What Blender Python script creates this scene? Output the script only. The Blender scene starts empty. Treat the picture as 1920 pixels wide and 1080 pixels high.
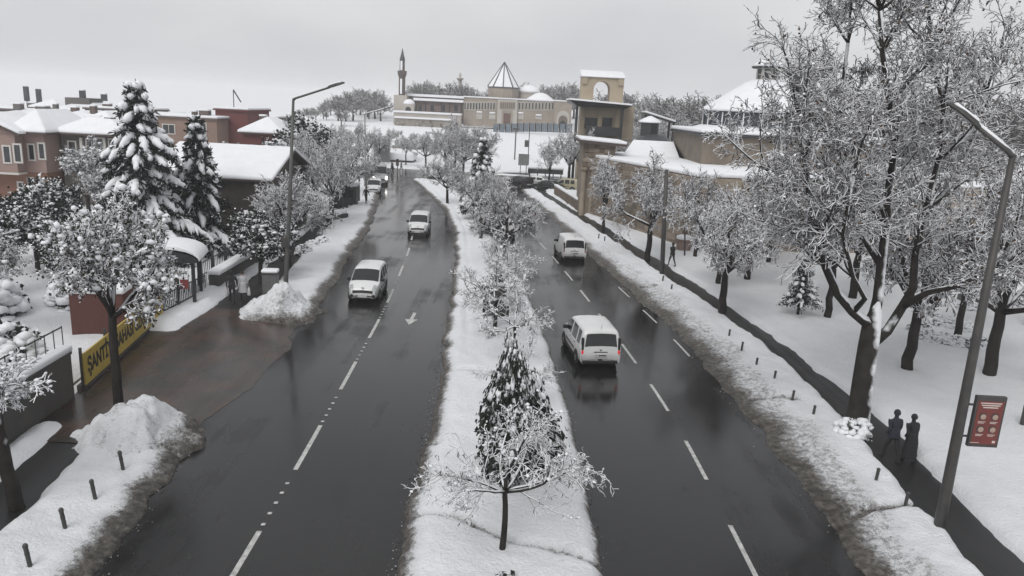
import bpy, bmesh, math, random
import numpy as np
from mathutils import Vector, Matrix

# ------------------------------------------------------------------ camera
SC = bpy.context.scene
COL = SC.collection
F_PX, CAM_H = 1400.0, 11.0
PITCH, ROLL = math.radians(13.63), math.radians(2.9)
CAM_R = Matrix.Rotation(math.pi/2 - PITCH, 3, 'X') @ Matrix.Rotation(ROLL, 3, 'Z')
cam_data = bpy.data.cameras.new('camera')
cam_data.sensor_width = 36.0
cam_data.lens = 36.0*F_PX/1920.0
cam_data.clip_start = 0.1
cam_data.clip_end = 4000.0
cam = bpy.data.objects.new('camera', cam_data)
cam.matrix_world = Matrix.Translation((0, 0, CAM_H)) @ CAM_R.to_4x4()
COL.objects.link(cam)
SC.camera = cam

# ------------------------------------------------------------------ overcast sky and weak, very soft sun
SUN_EL, SUN_AZ = math.radians(48), math.radians(205)
world = bpy.data.worlds.new('World')
SC.world = world
world.use_nodes = True
wn, wl = world.node_tree.nodes, world.node_tree.links
wn.clear()
w_out = wn.new('ShaderNodeOutputWorld')
w_bg = wn.new('ShaderNodeBackground')
w_bg.inputs['Strength'].default_value = 0.1
w_sky = wn.new('ShaderNodeTexSky')
w_sky.sky_type = 'NISHITA'
w_sky.sun_disc = False
w_sky.sun_elevation = SUN_EL
w_sky.sun_rotation = SUN_AZ
w_sky.dust_density = 4.0
w_hs = wn.new('ShaderNodeHueSaturation')
w_hs.inputs['Saturation'].default_value = 0.25
w_mix = wn.new('ShaderNodeMixRGB')
w_mix.inputs['Fac'].default_value = 0.90            # closed cloud cover over the clear sky
w_tc = wn.new('ShaderNodeTexCoord')
w_map = wn.new('ShaderNodeMapping')
w_map.inputs['Scale'].default_value = (1.2, 1.2, 3.0)
w_no = wn.new('ShaderNodeTexNoise')
w_no.inputs['Scale'].default_value = 1.6
w_no.inputs['Detail'].default_value = 4.0
w_cr = wn.new('ShaderNodeValToRGB')
w_cr.color_ramp.elements[0].position = 0.3
w_cr.color_ramp.elements[0].color = (5.1, 5.25, 5.55, 1)
w_cr.color_ramp.elements[1].position = 0.7
w_cr.color_ramp.elements[1].color = (7.2, 7.2, 7.22, 1)
wl.new(w_tc.outputs['Generated'], w_map.inputs['Vector'])
wl.new(w_map.outputs[0], w_no.inputs['Vector'])
wl.new(w_no.outputs['Fac'], w_cr.inputs['Fac'])
wl.new(w_sky.outputs[0], w_hs.inputs['Color'])
wl.new(w_hs.outputs[0], w_mix.inputs['Color1'])
wl.new(w_cr.outputs[0], w_mix.inputs['Color2'])
wl.new(w_mix.outputs[0], w_bg.inputs['Color'])
wl.new(w_bg.outputs[0], w_out.inputs['Surface'])

sun_d = bpy.data.lights.new('sun', 'SUN')
sun_d.energy = 1.4
sun_d.angle = math.radians(35)
sun_d.color = (1.0, 0.985, 0.96)
sun = bpy.data.objects.new('sun', sun_d)
sun.rotation_euler = (math.pi/2 - SUN_EL, 0, math.pi - SUN_AZ)
sun.location = (0, -30, 60)
COL.objects.link(sun)

SC.view_settings.view_transform = 'Standard'
SC.view_settings.look = 'None'
SC.view_settings.exposure = 0.18
SC.view_settings.gamma = 1.0
SC.view_settings.use_curve_mapping = False
try:
    SC.cycles.use_denoising = True
    SC.cycles.max_bounces = 4
    SC.cycles.volume_bounces = 1
except Exception:
    pass

# ------------------------------------------------------------------ pixel -> world helpers
def ray(u, v):
    return CAM_R @ Vector(((u-960)/F_PX, -(v-540)/F_PX, -1.0))
def G(u, v, z=0.0):                       # point of height z seen at a pixel
    d = ray(u, v); t = (z-CAM_H)/d.z
    return Vector((d.x*t, d.y*t, z))
def Yp(u, v, y):                          # point at distance y seen at a pixel
    d = ray(u, v); t = y/d.y
    return Vector((d.x*t, y, CAM_H+d.z*t))
def wrect(u0, v0, u1, v1, y):             # upright rectangle at distance y: x0, x1, z0, z1
    uc, vc = (u0+u1)/2, (v0+v1)/2
    return (Yp(u0, vc, y).x, Yp(u1, vc, y).x, Yp(uc, v1, y).z, Yp(uc, v0, y).z)

# ------------------------------------------------------------------ numeric noise
def _hash(i, j, k):
    with np.errstate(over='ignore'):
        h = (i.astype(np.uint32)*np.uint32(374761393) + j.astype(np.uint32)*np.uint32(668265263)
             + np.uint32((k*2246822519) % 4294967296))
        h = (h ^ (h >> np.uint32(13)))*np.uint32(1274126177)
        h = h ^ (h >> np.uint32(16))
    return h.astype(np.float64)/4294967295.0
def vnoise(x, y, seed=0):
    x = np.asarray(x, float); y = np.asarray(y, float)
    xi = np.floor(x).astype(np.int64); yi = np.floor(y).astype(np.int64)
    fx, fy = x-xi, y-yi
    fx = fx*fx*(3-2*fx); fy = fy*fy*(3-2*fy)
    a = _hash(xi, yi, seed); b = _hash(xi+1, yi, seed)
    c = _hash(xi, yi+1, seed); d = _hash(xi+1, yi+1, seed)
    return (a*(1-fx)+b*fx)*(1-fy)+(c*(1-fx)+d*fx)*fy
def fbm(x, y, seed=0, octv=4):
    s = 0; a = 0.5; f = 1.0
    for o in range(octv):
        s = s+a*(vnoise(np.asarray(x)*f, np.asarray(y)*f, seed+o*17)-0.5)*2
        a *= 0.5; f *= 2.03
    return s
def sstep(a, b, x):
    t = np.clip((np.asarray(x, float)-a)/(b-a), 0, 1)
    return t*t*(3-2*t)

# ------------------------------------------------------------------ materials
MATS = {}
def _new(name):
    m = bpy.data.materials.new(name); m.use_nodes = True
    nt = m.node_tree; nt.nodes.clear()
    out = nt.nodes.new('ShaderNodeOutputMaterial')
    b = nt.nodes.new('ShaderNodeBsdfPrincipled')
    nt.links.new(b.outputs[0], out.inputs[0])
    MATS[name] = m
    return m, nt, b
def _noise(nt, scale, detail=4, rough=0.55, coord='Object', vec=None):
    if vec is None:
        tc = nt.nodes.new('ShaderNodeTexCoord'); vec = tc.outputs[coord]
    n = nt.nodes.new('ShaderNodeTexNoise')
    n.inputs['Scale'].default_value = scale
    n.inputs['Detail'].default_value = detail
    n.inputs['Roughness'].default_value = rough
    nt.links.new(vec, n.inputs['Vector'])
    return n
def _ramp(nt, src, stops):
    r = nt.nodes.new('ShaderNodeValToRGB')
    e = r.color_ramp.elements
    while len(e) < len(stops): e.new(0.5)
    for q, (p, c) in zip(e, stops):
        q.position = p
        q.color = (c, c, c, 1) if not hasattr(c, '__len__') else (*c[:3], 1)
    nt.links.new(src, r.inputs['Fac'])
    return r
def _mix(nt, fac, a, b):
    m = nt.nodes.new('ShaderNodeMixRGB')
    for sock, val in ((m.inputs['Fac'], fac), (m.inputs['Color1'], a), (m.inputs['Color2'], b)):
        if isinstance(val, (int, float)): sock.default_value = val
        elif isinstance(val, tuple): sock.default_value = (*val[:3], 1)
        else: nt.links.new(val, sock)
    return m.outputs[0]
def _math(nt, op, a, b=0.0):
    m = nt.nodes.new('ShaderNodeMath'); m.operation = op
    for sock, val in ((m.inputs[0], a), (m.inputs[1], b)):
        if isinstance(val, (int, float)): sock.default_value = val
        else: nt.links.new(val, sock)
    return m.outputs[0]
def _bump(nt, b, src, strength, dist=0.02):
    bp = nt.nodes.new('ShaderNodeBump')
    bp.inputs['Strength'].default_value = strength
    bp.inputs['Distance'].default_value = dist
    nt.links.new(src, bp.inputs['Height'])
    nt.links.new(bp.outputs[0], b.inputs['Normal'])
def mat(name, c1, c2=None, scale=4.0, rough=0.7, metal=0.0, bump=0.0, bscale=30.0, spec=0.5, per_obj=0.0, emit=0.0, coat=0.0):
    if name in MATS: return MATS[name]
    m, nt, b = _new(name)
    b.inputs['Roughness'].default_value = rough
    b.inputs['Metallic'].default_value = metal
    b.inputs['Specular IOR Level'].default_value = spec
    b.inputs['Coat Weight'].default_value = coat
    if c2 is None: c2 = tuple(x*0.82 for x in c1)
    n = _noise(nt, scale)
    col = _mix(nt, _ramp(nt, n.outputs['Fac'], [(0.3, 0.0), (0.7, 1.0)]).outputs[0], tuple(c1), tuple(c2))
    if per_obj > 0:
        oi = nt.nodes.new('ShaderNodeObjectInfo')
        hs = nt.nodes.new('ShaderNodeHueSaturation')
        v = _math(nt, 'ADD', _math(nt, 'MULTIPLY', oi.outputs['Random'], per_obj*2), 1-per_obj)
        nt.links.new(v, hs.inputs['Value']); nt.links.new(col, hs.inputs['Color'])
        col = hs.outputs[0]
    nt.links.new(col, b.inputs['Base Color'])
    if emit > 0:
        nt.links.new(col, b.inputs['Emission Color']); b.inputs['Emission Strength'].default_value = emit
    if bump > 0:
        _bump(nt, b, _noise(nt, bscale, 6).outputs['Fac'], bump)
    return m

SNOW_C = (0.80, 0.81, 0.835)
def snow_mat(name='snow', dirty=False):
    m, nt, b = _new(name)
    b.inputs['Roughness'].default_value = 0.65
    b.inputs['Specular IOR Level'].default_value = 0.3
    n1 = _noise(nt, 1.3, 5, coord='Object')
    col = _mix(nt, _ramp(nt, n1.outputs['Fac'], [(0.3, 0), (0.75, 1)]).outputs[0], SNOW_C, (0.74, 0.75, 0.775))
    n2 = _noise(nt, 9, 7, 0.65)
    if dirty:
        at = nt.nodes.new('ShaderNodeAttribute'); at.attribute_name = 'dirt'
        n3 = _noise(nt, 5.5, 8, 0.72)
        n4 = _noise(nt, 24, 5, 0.7)
        s = _math(nt, 'ADD', _math(nt, 'MULTIPLY', n3.outputs['Fac'], 0.62), _math(nt, 'MULTIPLY', n4.outputs['Fac'], 0.38))
        s = _math(nt, 'ADD', _math(nt, 'MULTIPLY', s, 1.9), -0.45)
        s = _math(nt, 'ADD', _math(nt, 'SUBTRACT', s, 1.0), _math(nt, 'MULTIPLY', at.outputs['Fac'], 1.05))
        f = _ramp(nt, s, [(0.0, 0.0), (0.1, 0.45), (0.34, 1.0)]).outputs[0]
        n5 = _noise(nt, 4.5, 6, 0.68)
        grime = _mix(nt, _ramp(nt, n5.outputs['Fac'], [(0.36, 0), (0.52, 0.35), (0.68, 1)]).outputs[0], (0.055, 0.048, 0.042), (0.27, 0.25, 0.225))
        col = _mix(nt, f, col, grime)
        nt.links.new(_ramp(nt, f, [(0, 0.65), (1, 0.42)]).outputs[0], b.inputs['Roughness'])
        h = _math(nt, 'ADD', n2.outputs['Fac'], _math(nt, 'MULTIPLY', n4.outputs['Fac'], _math(nt, 'MULTIPLY', at.outputs['Fac'], 1.5)))
        _bump(nt, b, h, 0.9, 0.10)
    else:
        _bump(nt, b, n2.outputs['Fac'], 0.35, 0.05)
    nt.links.new(col, b.inputs['Base Color'])
    return m
M_SNOW = snow_mat('snow')
M_SNOWD = snow_mat('snow_dirty', True)

def snowy_mat(name, dark, dark2, thresh=0.15, soft=0.25, wind=(0.15, -0.1), nscale=3.0, namp=0.5, rough=0.85):
    """bark, leaf or needle colour with snow lying on whatever faces up (and a little to windward)"""
    m, nt, b = _new(name)
    b.inputs['Roughness'].default_value = rough
    b.inputs['Specular IOR Level'].default_value = 0.2
    g = nt.nodes.new('ShaderNodeNewGeometry')
    d = nt.nodes.new('ShaderNodeVectorMath'); d.operation = 'DOT_PRODUCT'
    v = Vector((wind[0], wind[1], 1)).normalized()
    d.inputs[1].default_value = v
    nt.links.new(g.outputs['Normal'], d.inputs[0])
    n = _noise(nt, nscale, 3, coord='Object')
    s = _math(nt, 'ADD', d.outputs['Value'], _math(nt, 'MULTIPLY', _math(nt, 'SUBTRACT', n.outputs['Fac'], 0.5), namp*2))
    s2 = _math(nt, 'ADD', _math(nt, 'MULTIPLY', s, 0.5), 0.5)
    t = thresh*0.5+0.5
    f = _ramp(nt, s2, [(t-soft*0.25, 0), (t+soft*0.25, 1)]).outputs[0]
    dk = _mix(nt, _ramp(nt, _noise(nt, 2.0, 3).outputs['Fac'], [(0.35, 0), (0.65, 1)]).outputs[0], tuple(dark), tuple(dark2))
    nt.links.new(_mix(nt, f, dk, (0.79, 0.80, 0.825)), b.inputs['Base Color'])
    return m

M_TWIG = snowy_mat('snowy_twig', (0.036, 0.031, 0.028), (0.062, 0.053, 0.047), 0.12, 0.45, nscale=0.8, namp=0.25)
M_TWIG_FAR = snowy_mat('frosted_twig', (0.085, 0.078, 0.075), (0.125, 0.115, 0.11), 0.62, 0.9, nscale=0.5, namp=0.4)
M_TWIG_BIG = snowy_mat('snowy_fine_twig', (0.036, 0.031, 0.028), (0.062, 0.053, 0.047), 0.02, 0.45, nscale=0.8, namp=0.25)
M_BARK = snowy_mat('bark_snow', (0.018, 0.016, 0.0145), (0.036, 0.031, 0.028), 0.5, 0.15, wind=(0.3, -0.1), nscale=1.1, namp=0.55)
M_BARK_WHITE = snowy_mat('bark_plastered', (0.018, 0.016, 0.0145), (0.038, 0.033, 0.029), 0.30, 0.2, wind=(0.35, -0.1), nscale=1.3, namp=0.45)
M_LEAF_BROWN = snowy_mat('dead_leaf', (0.105, 0.058, 0.034), (0.060, 0.046, 0.034), 0.35, 0.3, nscale=2.0, namp=0.5)
M_LEAF_DARK = snowy_mat('evergreen_leaf', (0.014, 0.018, 0.016), (0.028, 0.032, 0.025), 0.70, 0.25, nscale=1.5, namp=0.4)
M_LEAF_MIX = snowy_mat('hedge_leaf', (0.035, 0.033, 0.025), (0.06, 0.05, 0.036), 0.6, 0.3, nscale=1.5, namp=0.5)
M_NEEDLE = snowy_mat('needle', (0.010, 0.014, 0.014), (0.020, 0.025, 0.022), 0.92, 0.2, nscale=1.2, namp=0.35)

def asphalt_mat(name, base, wetbias, tint=None):
    m, nt, b = _new(name)
    n1 = _noise(nt, 0.16, 5, 0.6)
    n2 = _noise(nt, 40, 4, 0.7)
    tc = nt.nodes.new('ShaderNodeTexCoord')
    mp = nt.nodes.new('ShaderNodeMapping'); mp.inputs['Scale'].default_value = (1.1, 0.05, 1)
    nt.links.new(tc.outputs['Object'], mp.inputs['Vector'])
    n3 = _noise(nt, 0.9, 4, 0.6, vec=mp.outputs[0])
    f = _math(nt, 'ADD', _math(nt, 'MULTIPLY', n1.outputs['Fac'], 0.55), _math(nt, 'MULTIPLY', n3.outputs['Fac'], 0.45))
    d = tuple(x*1.6 for x in base)
    col = _mix(nt, _ramp(nt, f, [(0.38, 0), (0.66, 1)]).outputs[0], tuple(base), d)
    col = _mix(nt, _ramp(nt, n2.outputs['Fac'], [(0.5, 0), (0.8, 0.35)]).outputs[0], col, tuple(x*2.2 for x in base))
    if tint:
        n5 = _noise(nt, 0.7, 6, 0.65)
        col = _mix(nt, _ramp(nt, n5.outputs['Fac'], [(0.42, 0), (0.62, 0.8)]).outputs[0], col, tint)
    nt.links.new(col, b.inputs['Base Color'])
    r = _ramp(nt, f, [(0.40, 0.09+wetbias), (0.52, 0.17+wetbias), (0.64, 0.46+wetbias)]).outputs[0]
    nt.links.new(r, b.inputs['Roughness'])
    b.inputs['Specular IOR Level'].default_value = 0.40
    _bump(nt, b, n2.outputs['Fac'], 0.05, 0.01)
    return m
M_ROAD = asphalt_mat('wet_asphalt', (0.0085, 0.0085, 0.0088), 0.0)
M_PATH = asphalt_mat('wet_path', (0.014, 0.014, 0.0145), 0.24)
M_DRIVE = asphalt_mat('wet_brick_drive', (0.030, 0.026, 0.023), 0.12, (0.075, 0.044, 0.034))

# ------------------------------------------------------------------ mesh helpers
def mesh_np(name, V, faces, smooth=False):
    """faces: list of integer arrays, each (n, k)"""
    me = bpy.data.meshes.new(name)
    V = np.asarray(V, np.float32)
    faces = [np.asarray(f, np.int32) for f in faces if len(f)]
    me.vertices.add(len(V)); me.vertices.foreach_set('co', V.ravel())
    loops = np.concatenate([f.ravel() for f in faces])
    tot = np.concatenate([np.full(len(f), f.shape[1], np.int32) for f in faces])
    start = np.concatenate([[0], np.cumsum(tot)[:-1]]).astype(np.int32)
    me.loops.add(len(loops)); me.loops.foreach_set('vertex_index', loops)
    me.polygons.add(len(tot)); me.polygons.foreach_set('loop_start', start)
    if smooth:
        me.polygons.foreach_set('use_smooth', np.ones(len(tot), bool))
    me.update(calc_edges=True)
    return me
def link(name, me, m=None, parent=None, loc=None, rz=None):
    o = bpy.data.objects.new(name, me)
    COL.objects.link(o)
    if m is not None and me is not None and len(me.materials) == 0:
        for q in (m if isinstance(m, (list, tuple)) else [m]): me.materials.append(q)
    if parent is not None: o.parent = parent
    if loc is not None: o.location = loc
    if rz is not None: o.rotation_euler = (0, 0, rz)
    return o
def thing(name, label, cat, loc=(0, 0, 0), rz=0.0, group=None):
    o = bpy.data.objects.new(name, None)
    o.empty_display_size = 0.3
    COL.objects.link(o)
    o.location = loc; o.rotation_euler = (0, 0, rz)
    return tag(o, label, cat, group)
def tag(o, label, cat, group=None):
    o['label'] = label; o['category'] = cat
    if group: o['group'] = group
    return o
def struct(o):
    o['kind'] = 'structure'; return o
def stuff(o):
    o['kind'] = 'stuff'; return o
def copy_tree(o, parent=None):
    c = o.copy(); COL.objects.link(c); c.parent = parent
    for ch in list(o.children): copy_tree(ch, c)
    return c

class MB:
    """collects simple shapes into one mesh"""
    def __init__(s): s.v = []; s.f = []; s.mi = []; s.cur = 0
    def m(s, i): s.cur = i; return s
    def add(s, vs, fs):
        o = len(s.v); s.v.extend([tuple(q) for q in vs])
        for f in fs: s.f.append([i+o for i in f]); s.mi.append(s.cur)
        return s
    def box(s, x0, x1, y0, y1, z0, z1):
        return s.add([(x0,y0,z0),(x1,y0,z0),(x1,y1,z0),(x0,y1,z0),(x0,y0,z1),(x1,y0,z1),(x1,y1,z1),(x0,y1,z1)],
                     [(3,2,1,0),(4,5,6,7),(0,1,5,4),(1,2,6,5),(2,3,7,6),(3,0,4,7)])
    def bar(s, a, b, w, h, up=(0,0,1)):              # box beam from a to b
        a, b = Vector(a), Vector(b); d = (b-a).normalized(); up = Vector(up)
        if abs(d.dot(up)) > 0.95: up = Vector((0, 1, 0))
        x = d.cross(up).normalized()*(w/2); z = x.cross(d).normalized()*(h/2)
        vs = []
        for p in (a, b):
            for sx, sz in ((-1,-1),(1,-1),(1,1),(-1,1)): vs.append(p+x*sx+z*sz)
        return s.add(vs, [(0,1,2,3),(7,6,5,4),(0,4,5,1),(1,5,6,2),(2,6,7,3),(3,7,4,0)])
    def tube(s, pts, rads, n=8, caps=True):
        pts = [Vector(p) for p in pts]
        if not hasattr(rads, '__len__'): rads = [rads]*len(pts)
        vs = []; ref = None
        for i, p in enumerate(pts):
            d = (pts[min(i+1, len(pts)-1)]-pts[max(i-1, 0)]).normalized()
            if ref is None: ref = Vector((1, 0, 0)) if abs(d.x) < 0.9 else Vector((0, 1, 0))
            x = (ref-d*ref.dot(d)).normalized(); ref = x; y = d.cross(x)
            for k in range(n):
                a = 2*math.pi*k/n; vs.append(p+(x*math.cos(a)+y*math.sin(a))*rads[i])
        fs = []
        for i in range(len(pts)-1):
            for k in range(n):
                k2 = (k+1) % n; fs.append((i*n+k, i*n+k2, (i+1)*n+k2, (i+1)*n+k))
        if caps: fs.append(tuple(range(n-1, -1, -1))); fs.append(tuple((len(pts)-1)*n+k for k in range(n)))
        return s.add(vs, fs)
    def lathe(s, prof, n=24, c=(0, 0, 0), a0=0.0):   # prof: (radius, z)
        vs = []; fs = []
        for r, z in prof:
            for k in range(n):
                a = a0+2*math.pi*k/n; vs.append((c[0]+r*math.cos(a), c[1]+r*math.sin(a), c[2]+z))
        for i in range(len(prof)-1):
            for k in range(n):
                k2 = (k+1) % n; fs.append((i*n+k, i*n+k2, (i+1)*n+k2, (i+1)*n+k))
        fs.append(tuple(range(n-1, -1, -1))); fs.append(tuple((len(prof)-1)*n+k for k in range(n)))
        return s.add(vs, fs)
    def prism(s, poly, y0, y1):                       # (x, z) outline pushed from y0 to y1
        n = len(poly)
        vs = [(x, y0, z) for x, z in poly]+[(x, y1, z) for x, z in poly]
        fs = [tuple(range(n)), tuple(range(2*n-1, n-1, -1))]
        for k in range(n):
            k2 = (k+1) % n; fs.append((k2, k, n+k, n+k2))
        return s.add(vs, fs)
    def slab(s, poly, z0, z1):                        # (x, y) outline pushed up
        n = len(poly)
        vs = [(x, y, z0) for x, y in poly]+[(x, y, z1) for x, y in poly]
        fs = [tuple(range(n-1, -1, -1)), tuple(range(n, 2*n))]
        for k in range(n):
            k2 = (k+1) % n; fs.append((k, k2, n+k2, n+k))
        return s.add(vs, fs)
    def build(s, name, m, parent=None, smooth=False, bevel=0.0, loc=None, rz=None, seg=2):
        me = bpy.data.meshes.new(name)
        me.from_pydata(s.v, [], s.f)
        bm = bmesh.new(); bm.from_mesh(me)
        bmesh.ops.recalc_face_normals(bm, faces=bm.faces[:])
        bm.to_mesh(me); bm.free()
        if isinstance(m, (list, tuple)):
            for q in m: me.materials.append(q)
            me.polygons.foreach_set('material_index', s.mi)
        else: me.materials.append(m)
        if smooth: me.polygons.foreach_set('use_smooth', [True]*len(me.polygons))
        me.update()
        o = link(name, me, None, parent, loc, rz)
        if bevel > 0:
            b = o.modifiers.new('bevel', 'BEVEL'); b.width = bevel; b.segments = seg; b.limit_method = 'ANGLE'
        return o

_ico = None
def ico_template():
    global _ico
    if _ico is None:
        bm = bmesh.new(); bmesh.ops.create_icosphere(bm, subdivisions=1, radius=1.0)
        _ico = (np.array([v.co[:] for v in bm.verts]), np.array([[v.index for v in f.verts] for f in bm.faces]))
        bm.free()
    return _ico
_ico2 = None
def ico_template2():
    global _ico2
    if _ico2 is None:
        bm = bmesh.new(); bmesh.ops.create_icosphere(bm, subdivisions=2, radius=1.0)
        _ico2 = (np.array([v.co[:] for v in bm.verts]), np.array([[v.index for v in f.verts] for f in bm.faces]))
        bm.free()
    return _ico2
def blobs_np(C, S, rng, jit=0.25, fine=False):
    """lumpy snow clumps: centres (n,3), radii (n,3)"""
    T, Fc = ico_template2() if fine else ico_template()
    C = np.asarray(C, float); S = np.asarray(S, float); n = len(C)
    a = rng.uniform(0, 6.283, n); ca, sa = np.cos(a), np.sin(a)
    J = 1+rng.uniform(-jit, jit, (n, len(T), 1))
    P = T[None]*J
    X = P[..., 0]*ca[:, None]-P[..., 1]*sa[:, None]
    Yv = P[..., 0]*sa[:, None]+P[..., 1]*ca[:, None]
    P = np.stack([X, Yv, P[..., 2]], -1)*S[:, None, :]+C[:, None, :]
    V = P.reshape(-1, 3)
    Fa = (Fc[None]+(np.arange(n)*len(T))[:, None, None]).reshape(-1, 3)
    return V, Fa
def tubes_np(segs, sides=4):
    """segs: (n,8) p0 p1 r0 r1 -> open tubes"""
    s = np.asarray(segs, float); n = len(s)
    p0, p1, r0, r1 = s[:, 0:3], s[:, 3:6], s[:, 6], s[:, 7]
    d = p1-p0; L = np.linalg.norm(d, axis=1, keepdims=True); d = d/np.maximum(L, 1e-6)
    up = np.tile(np.array([0, 0, 1.0]), (n, 1)); up[np.abs(d[:, 2]) > 0.95] = (1, 0, 0)
    x = np.cross(d, up); x /= np.linalg.norm(x, axis=1, keepdims=True); y = np.cross(x, d)
    ang = 2*np.pi*(np.arange(sides)+0.5)/sides
    dirs = x[:, None]*np.cos(ang)[None, :, None]+y[:, None]*np.sin(ang)[None, :, None]
    e = d*0.15*np.minimum(r0, L[:, 0])[:, None]
    A = (p0-e)[:, None]+dirs*r0[:, None, None]; B = (p1+e)[:, None]+dirs*r1[:, None, None]
    V = np.concatenate([A, B], 1).reshape(-1, 3)
    k = np.arange(sides); k2 = (k+1) % sides
    f = np.stack([k, k2, k2+sides, k+sides], -1)
    Fq = (f[None]+(np.arange(n)*2*sides)[:, None, None]).reshape(-1, 4)
    return V, Fq
def leaves_np(C, size, rng, droop=0.5, aspect=0.7):
    """single small quads bent along the middle (two triangles)"""
    C = np.asarray(C, float); n = len(C)
    d = rng.normal(size=(n, 3)); d[:, 2] -= droop; d /= np.linalg.norm(d, axis=1, keepdims=True)
    u = rng.normal(size=(n, 3)); u -= d*(u*d).sum(1, keepdims=True); u /= np.linalg.norm(u, axis=1, keepdims=True)
    w = np.cross(d, u)
    s = (size*rng.uniform(0.6, 1.4, n))[:, None]
    a = C; b = C+d*s*0.5+u*s*aspect*0.5+w*s*0.12; c = C+d*s; e = C+d*s*0.5-u*s*aspect*0.5+w*s*0.12
    V = np.stack([a, b, c, e], 1).reshape(-1, 3)
    i = np.arange(n)*4
    Fa = np.concatenate([np.stack([i, i+1, i+2], -1), np.stack([i, i+2, i+3], -1)])
    return V, Fa
def join_np(parts):
    """[(V, F)] -> V, [F...]"""
    o = 0; Vs = []; Fs = []
    for V, Fa in parts:
        if len(V) == 0: continue
        Vs.append(V); Fs.append(Fa+o); o += len(V)
    return np.concatenate(Vs), Fs
def ordinal(i):
    return ['first', 'second', 'third', 'fourth', 'fifth', 'sixth', 'seventh', 'eighth', 'ninth', 'tenth', 'eleventh',
            'twelfth', 'thirteenth', 'fourteenth', 'fifteenth', 'sixteenth', 'seventeenth', 'eighteenth', 'nineteenth', 'twentieth', 'twenty-first', 'twenty-second'][i]
# ================================================================== THE SETTING: ground, road, paths, snow
def xfun(pts, sm=2.5):
    pts = sorted(pts, key=lambda p: p[1])
    ys = np.array([p[1] for p in pts]); xs = np.array([p[0] for p in pts])
    yy = np.arange(ys[0]-10, ys[-1]+10, 0.25); xx = np.interp(yy, ys, xs)
    k = np.exp(-0.5*(np.arange(-20, 21)*0.25/sm)**2); k /= k.sum()
    xx = np.convolve(np.pad(xx, 20, mode='edge'), k, mode='valid')
    return lambda y: np.interp(y, yy, xx)
X_LL = xfun([(-9.0, 6), (-9.3, 15.1), (-9.8, 19.9), (-10.3, 23), (-10.4, 30), (-10.3, 35.8), (-11.5, 49), (-12.8, 64.4), (-14.7, 77.8), (-17.8, 98), (-21.5, 116)])
X_LR = xfun([(-2.5, 6), (-2.5, 18), (-2.7, 24.2), (-3.1, 33.1), (-3.9, 47.5), (-5.2, 63.9), (-7.4, 78.5), (-11.4, 94.5), (-15.7, 110)], 1.5)
X_ML = xfun([(2.5, 6), (2.6, 20.2), (2.3, 27.9), (1.7, 36.5), (0.8, 46.3), (-1.0, 58.7), (-3.1, 70.6), (-5.3, 83.7), (-7.5, 96.3), (-10.5, 106), (-14.6, 110)], 1.5)
X_RR = xfun([(9.5, 6), (9.45, 19), (9.5, 25.7), (9.0, 35.1), (7.8, 44.3), (6.1, 57.3), (4.0, 76.6), (2.0, 90.2), (0.6, 104)])
X_SL = xfun([(12.0, 6), (12.2, 17), (12.45, 21.2), (12.9, 26.6), (12.9, 32.6), (12.2, 40.4), (10.6, 50.8), (8.4, 65.3), (5.4, 83.3), (3.3, 97), (2.4, 104)])
X_SR = xfun([(13.3, 6), (13.6, 17.4), (13.9, 21.1), (14.1, 26.7), (13.7, 34.1), (12.9, 42.7), (11.4, 53.5), (8.9, 71.1), (6.4, 83.6), (4.6, 95), (3.6, 104)])
X_PR = xfun([(-11.8, 6), (-12.3, 17), (-12.7, 20), (-13.2, 24), (-13.5, 28), (-13.6, 36), (-14.2, 44), (-15.6, 58), (-17.3, 72), (-20, 92)])   # left pavement, road side
X_PL = xfun([(-13.3, 6), (-13.7, 17), (-14.1, 20), (-14.5, 24), (-15.2, 28), (-15.5, 36), (-15.8, 44), (-16.9, 58), (-18.5, 72), (-21.4, 92)])   # left pavement, house side

def hill_h(x, y):
    x = np.asarray(x, float); y = np.asarray(y, float)
    return (4.6*sstep(150, 214, y)+4.2*sstep(240, 300, y))*sstep(-105, -62, x)

# ground: one sheet to the horizon, snow covered, with the hill
def build_ground():
    xs = np.concatenate([[-2500, -1500, -900, -500, -320, -230, -170], np.arange(-130, 131, 4.0), [170, 230, 320, 500, 900, 1500, 2500]])
    ys = np.concatenate([[-900, -400, -150, -60, -20], np.arange(0, 330, 4.0), [360, 420, 520, 700, 1000, 1500, 2500]])
    Xg, Yg = np.meshgrid(xs, ys)
    Z = hill_h(Xg, Yg)-0.14-0.034*np.maximum(0, Yg-150)*(1-sstep(-105, -62, Xg)*sstep(480, 300, Yg)*sstep(420, 150, Xg)*1.0)+0.25*fbm(Xg/14, Yg/14, 3)*sstep(125, 150, Yg)
    V = np.stack([Xg, Yg, Z], -1).reshape(-1, 3)
    nx, ny = len(xs), len(ys)
    i = (np.arange(ny-1)[:, None]*nx+np.arange(nx-1)[None]).ravel()
    me = mesh_np('ground', V, [np.stack([i, i+1, i+1+nx, i+nx], -1)], True)
    struct(link('ground', me, M_SNOW))
build_ground()

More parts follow.
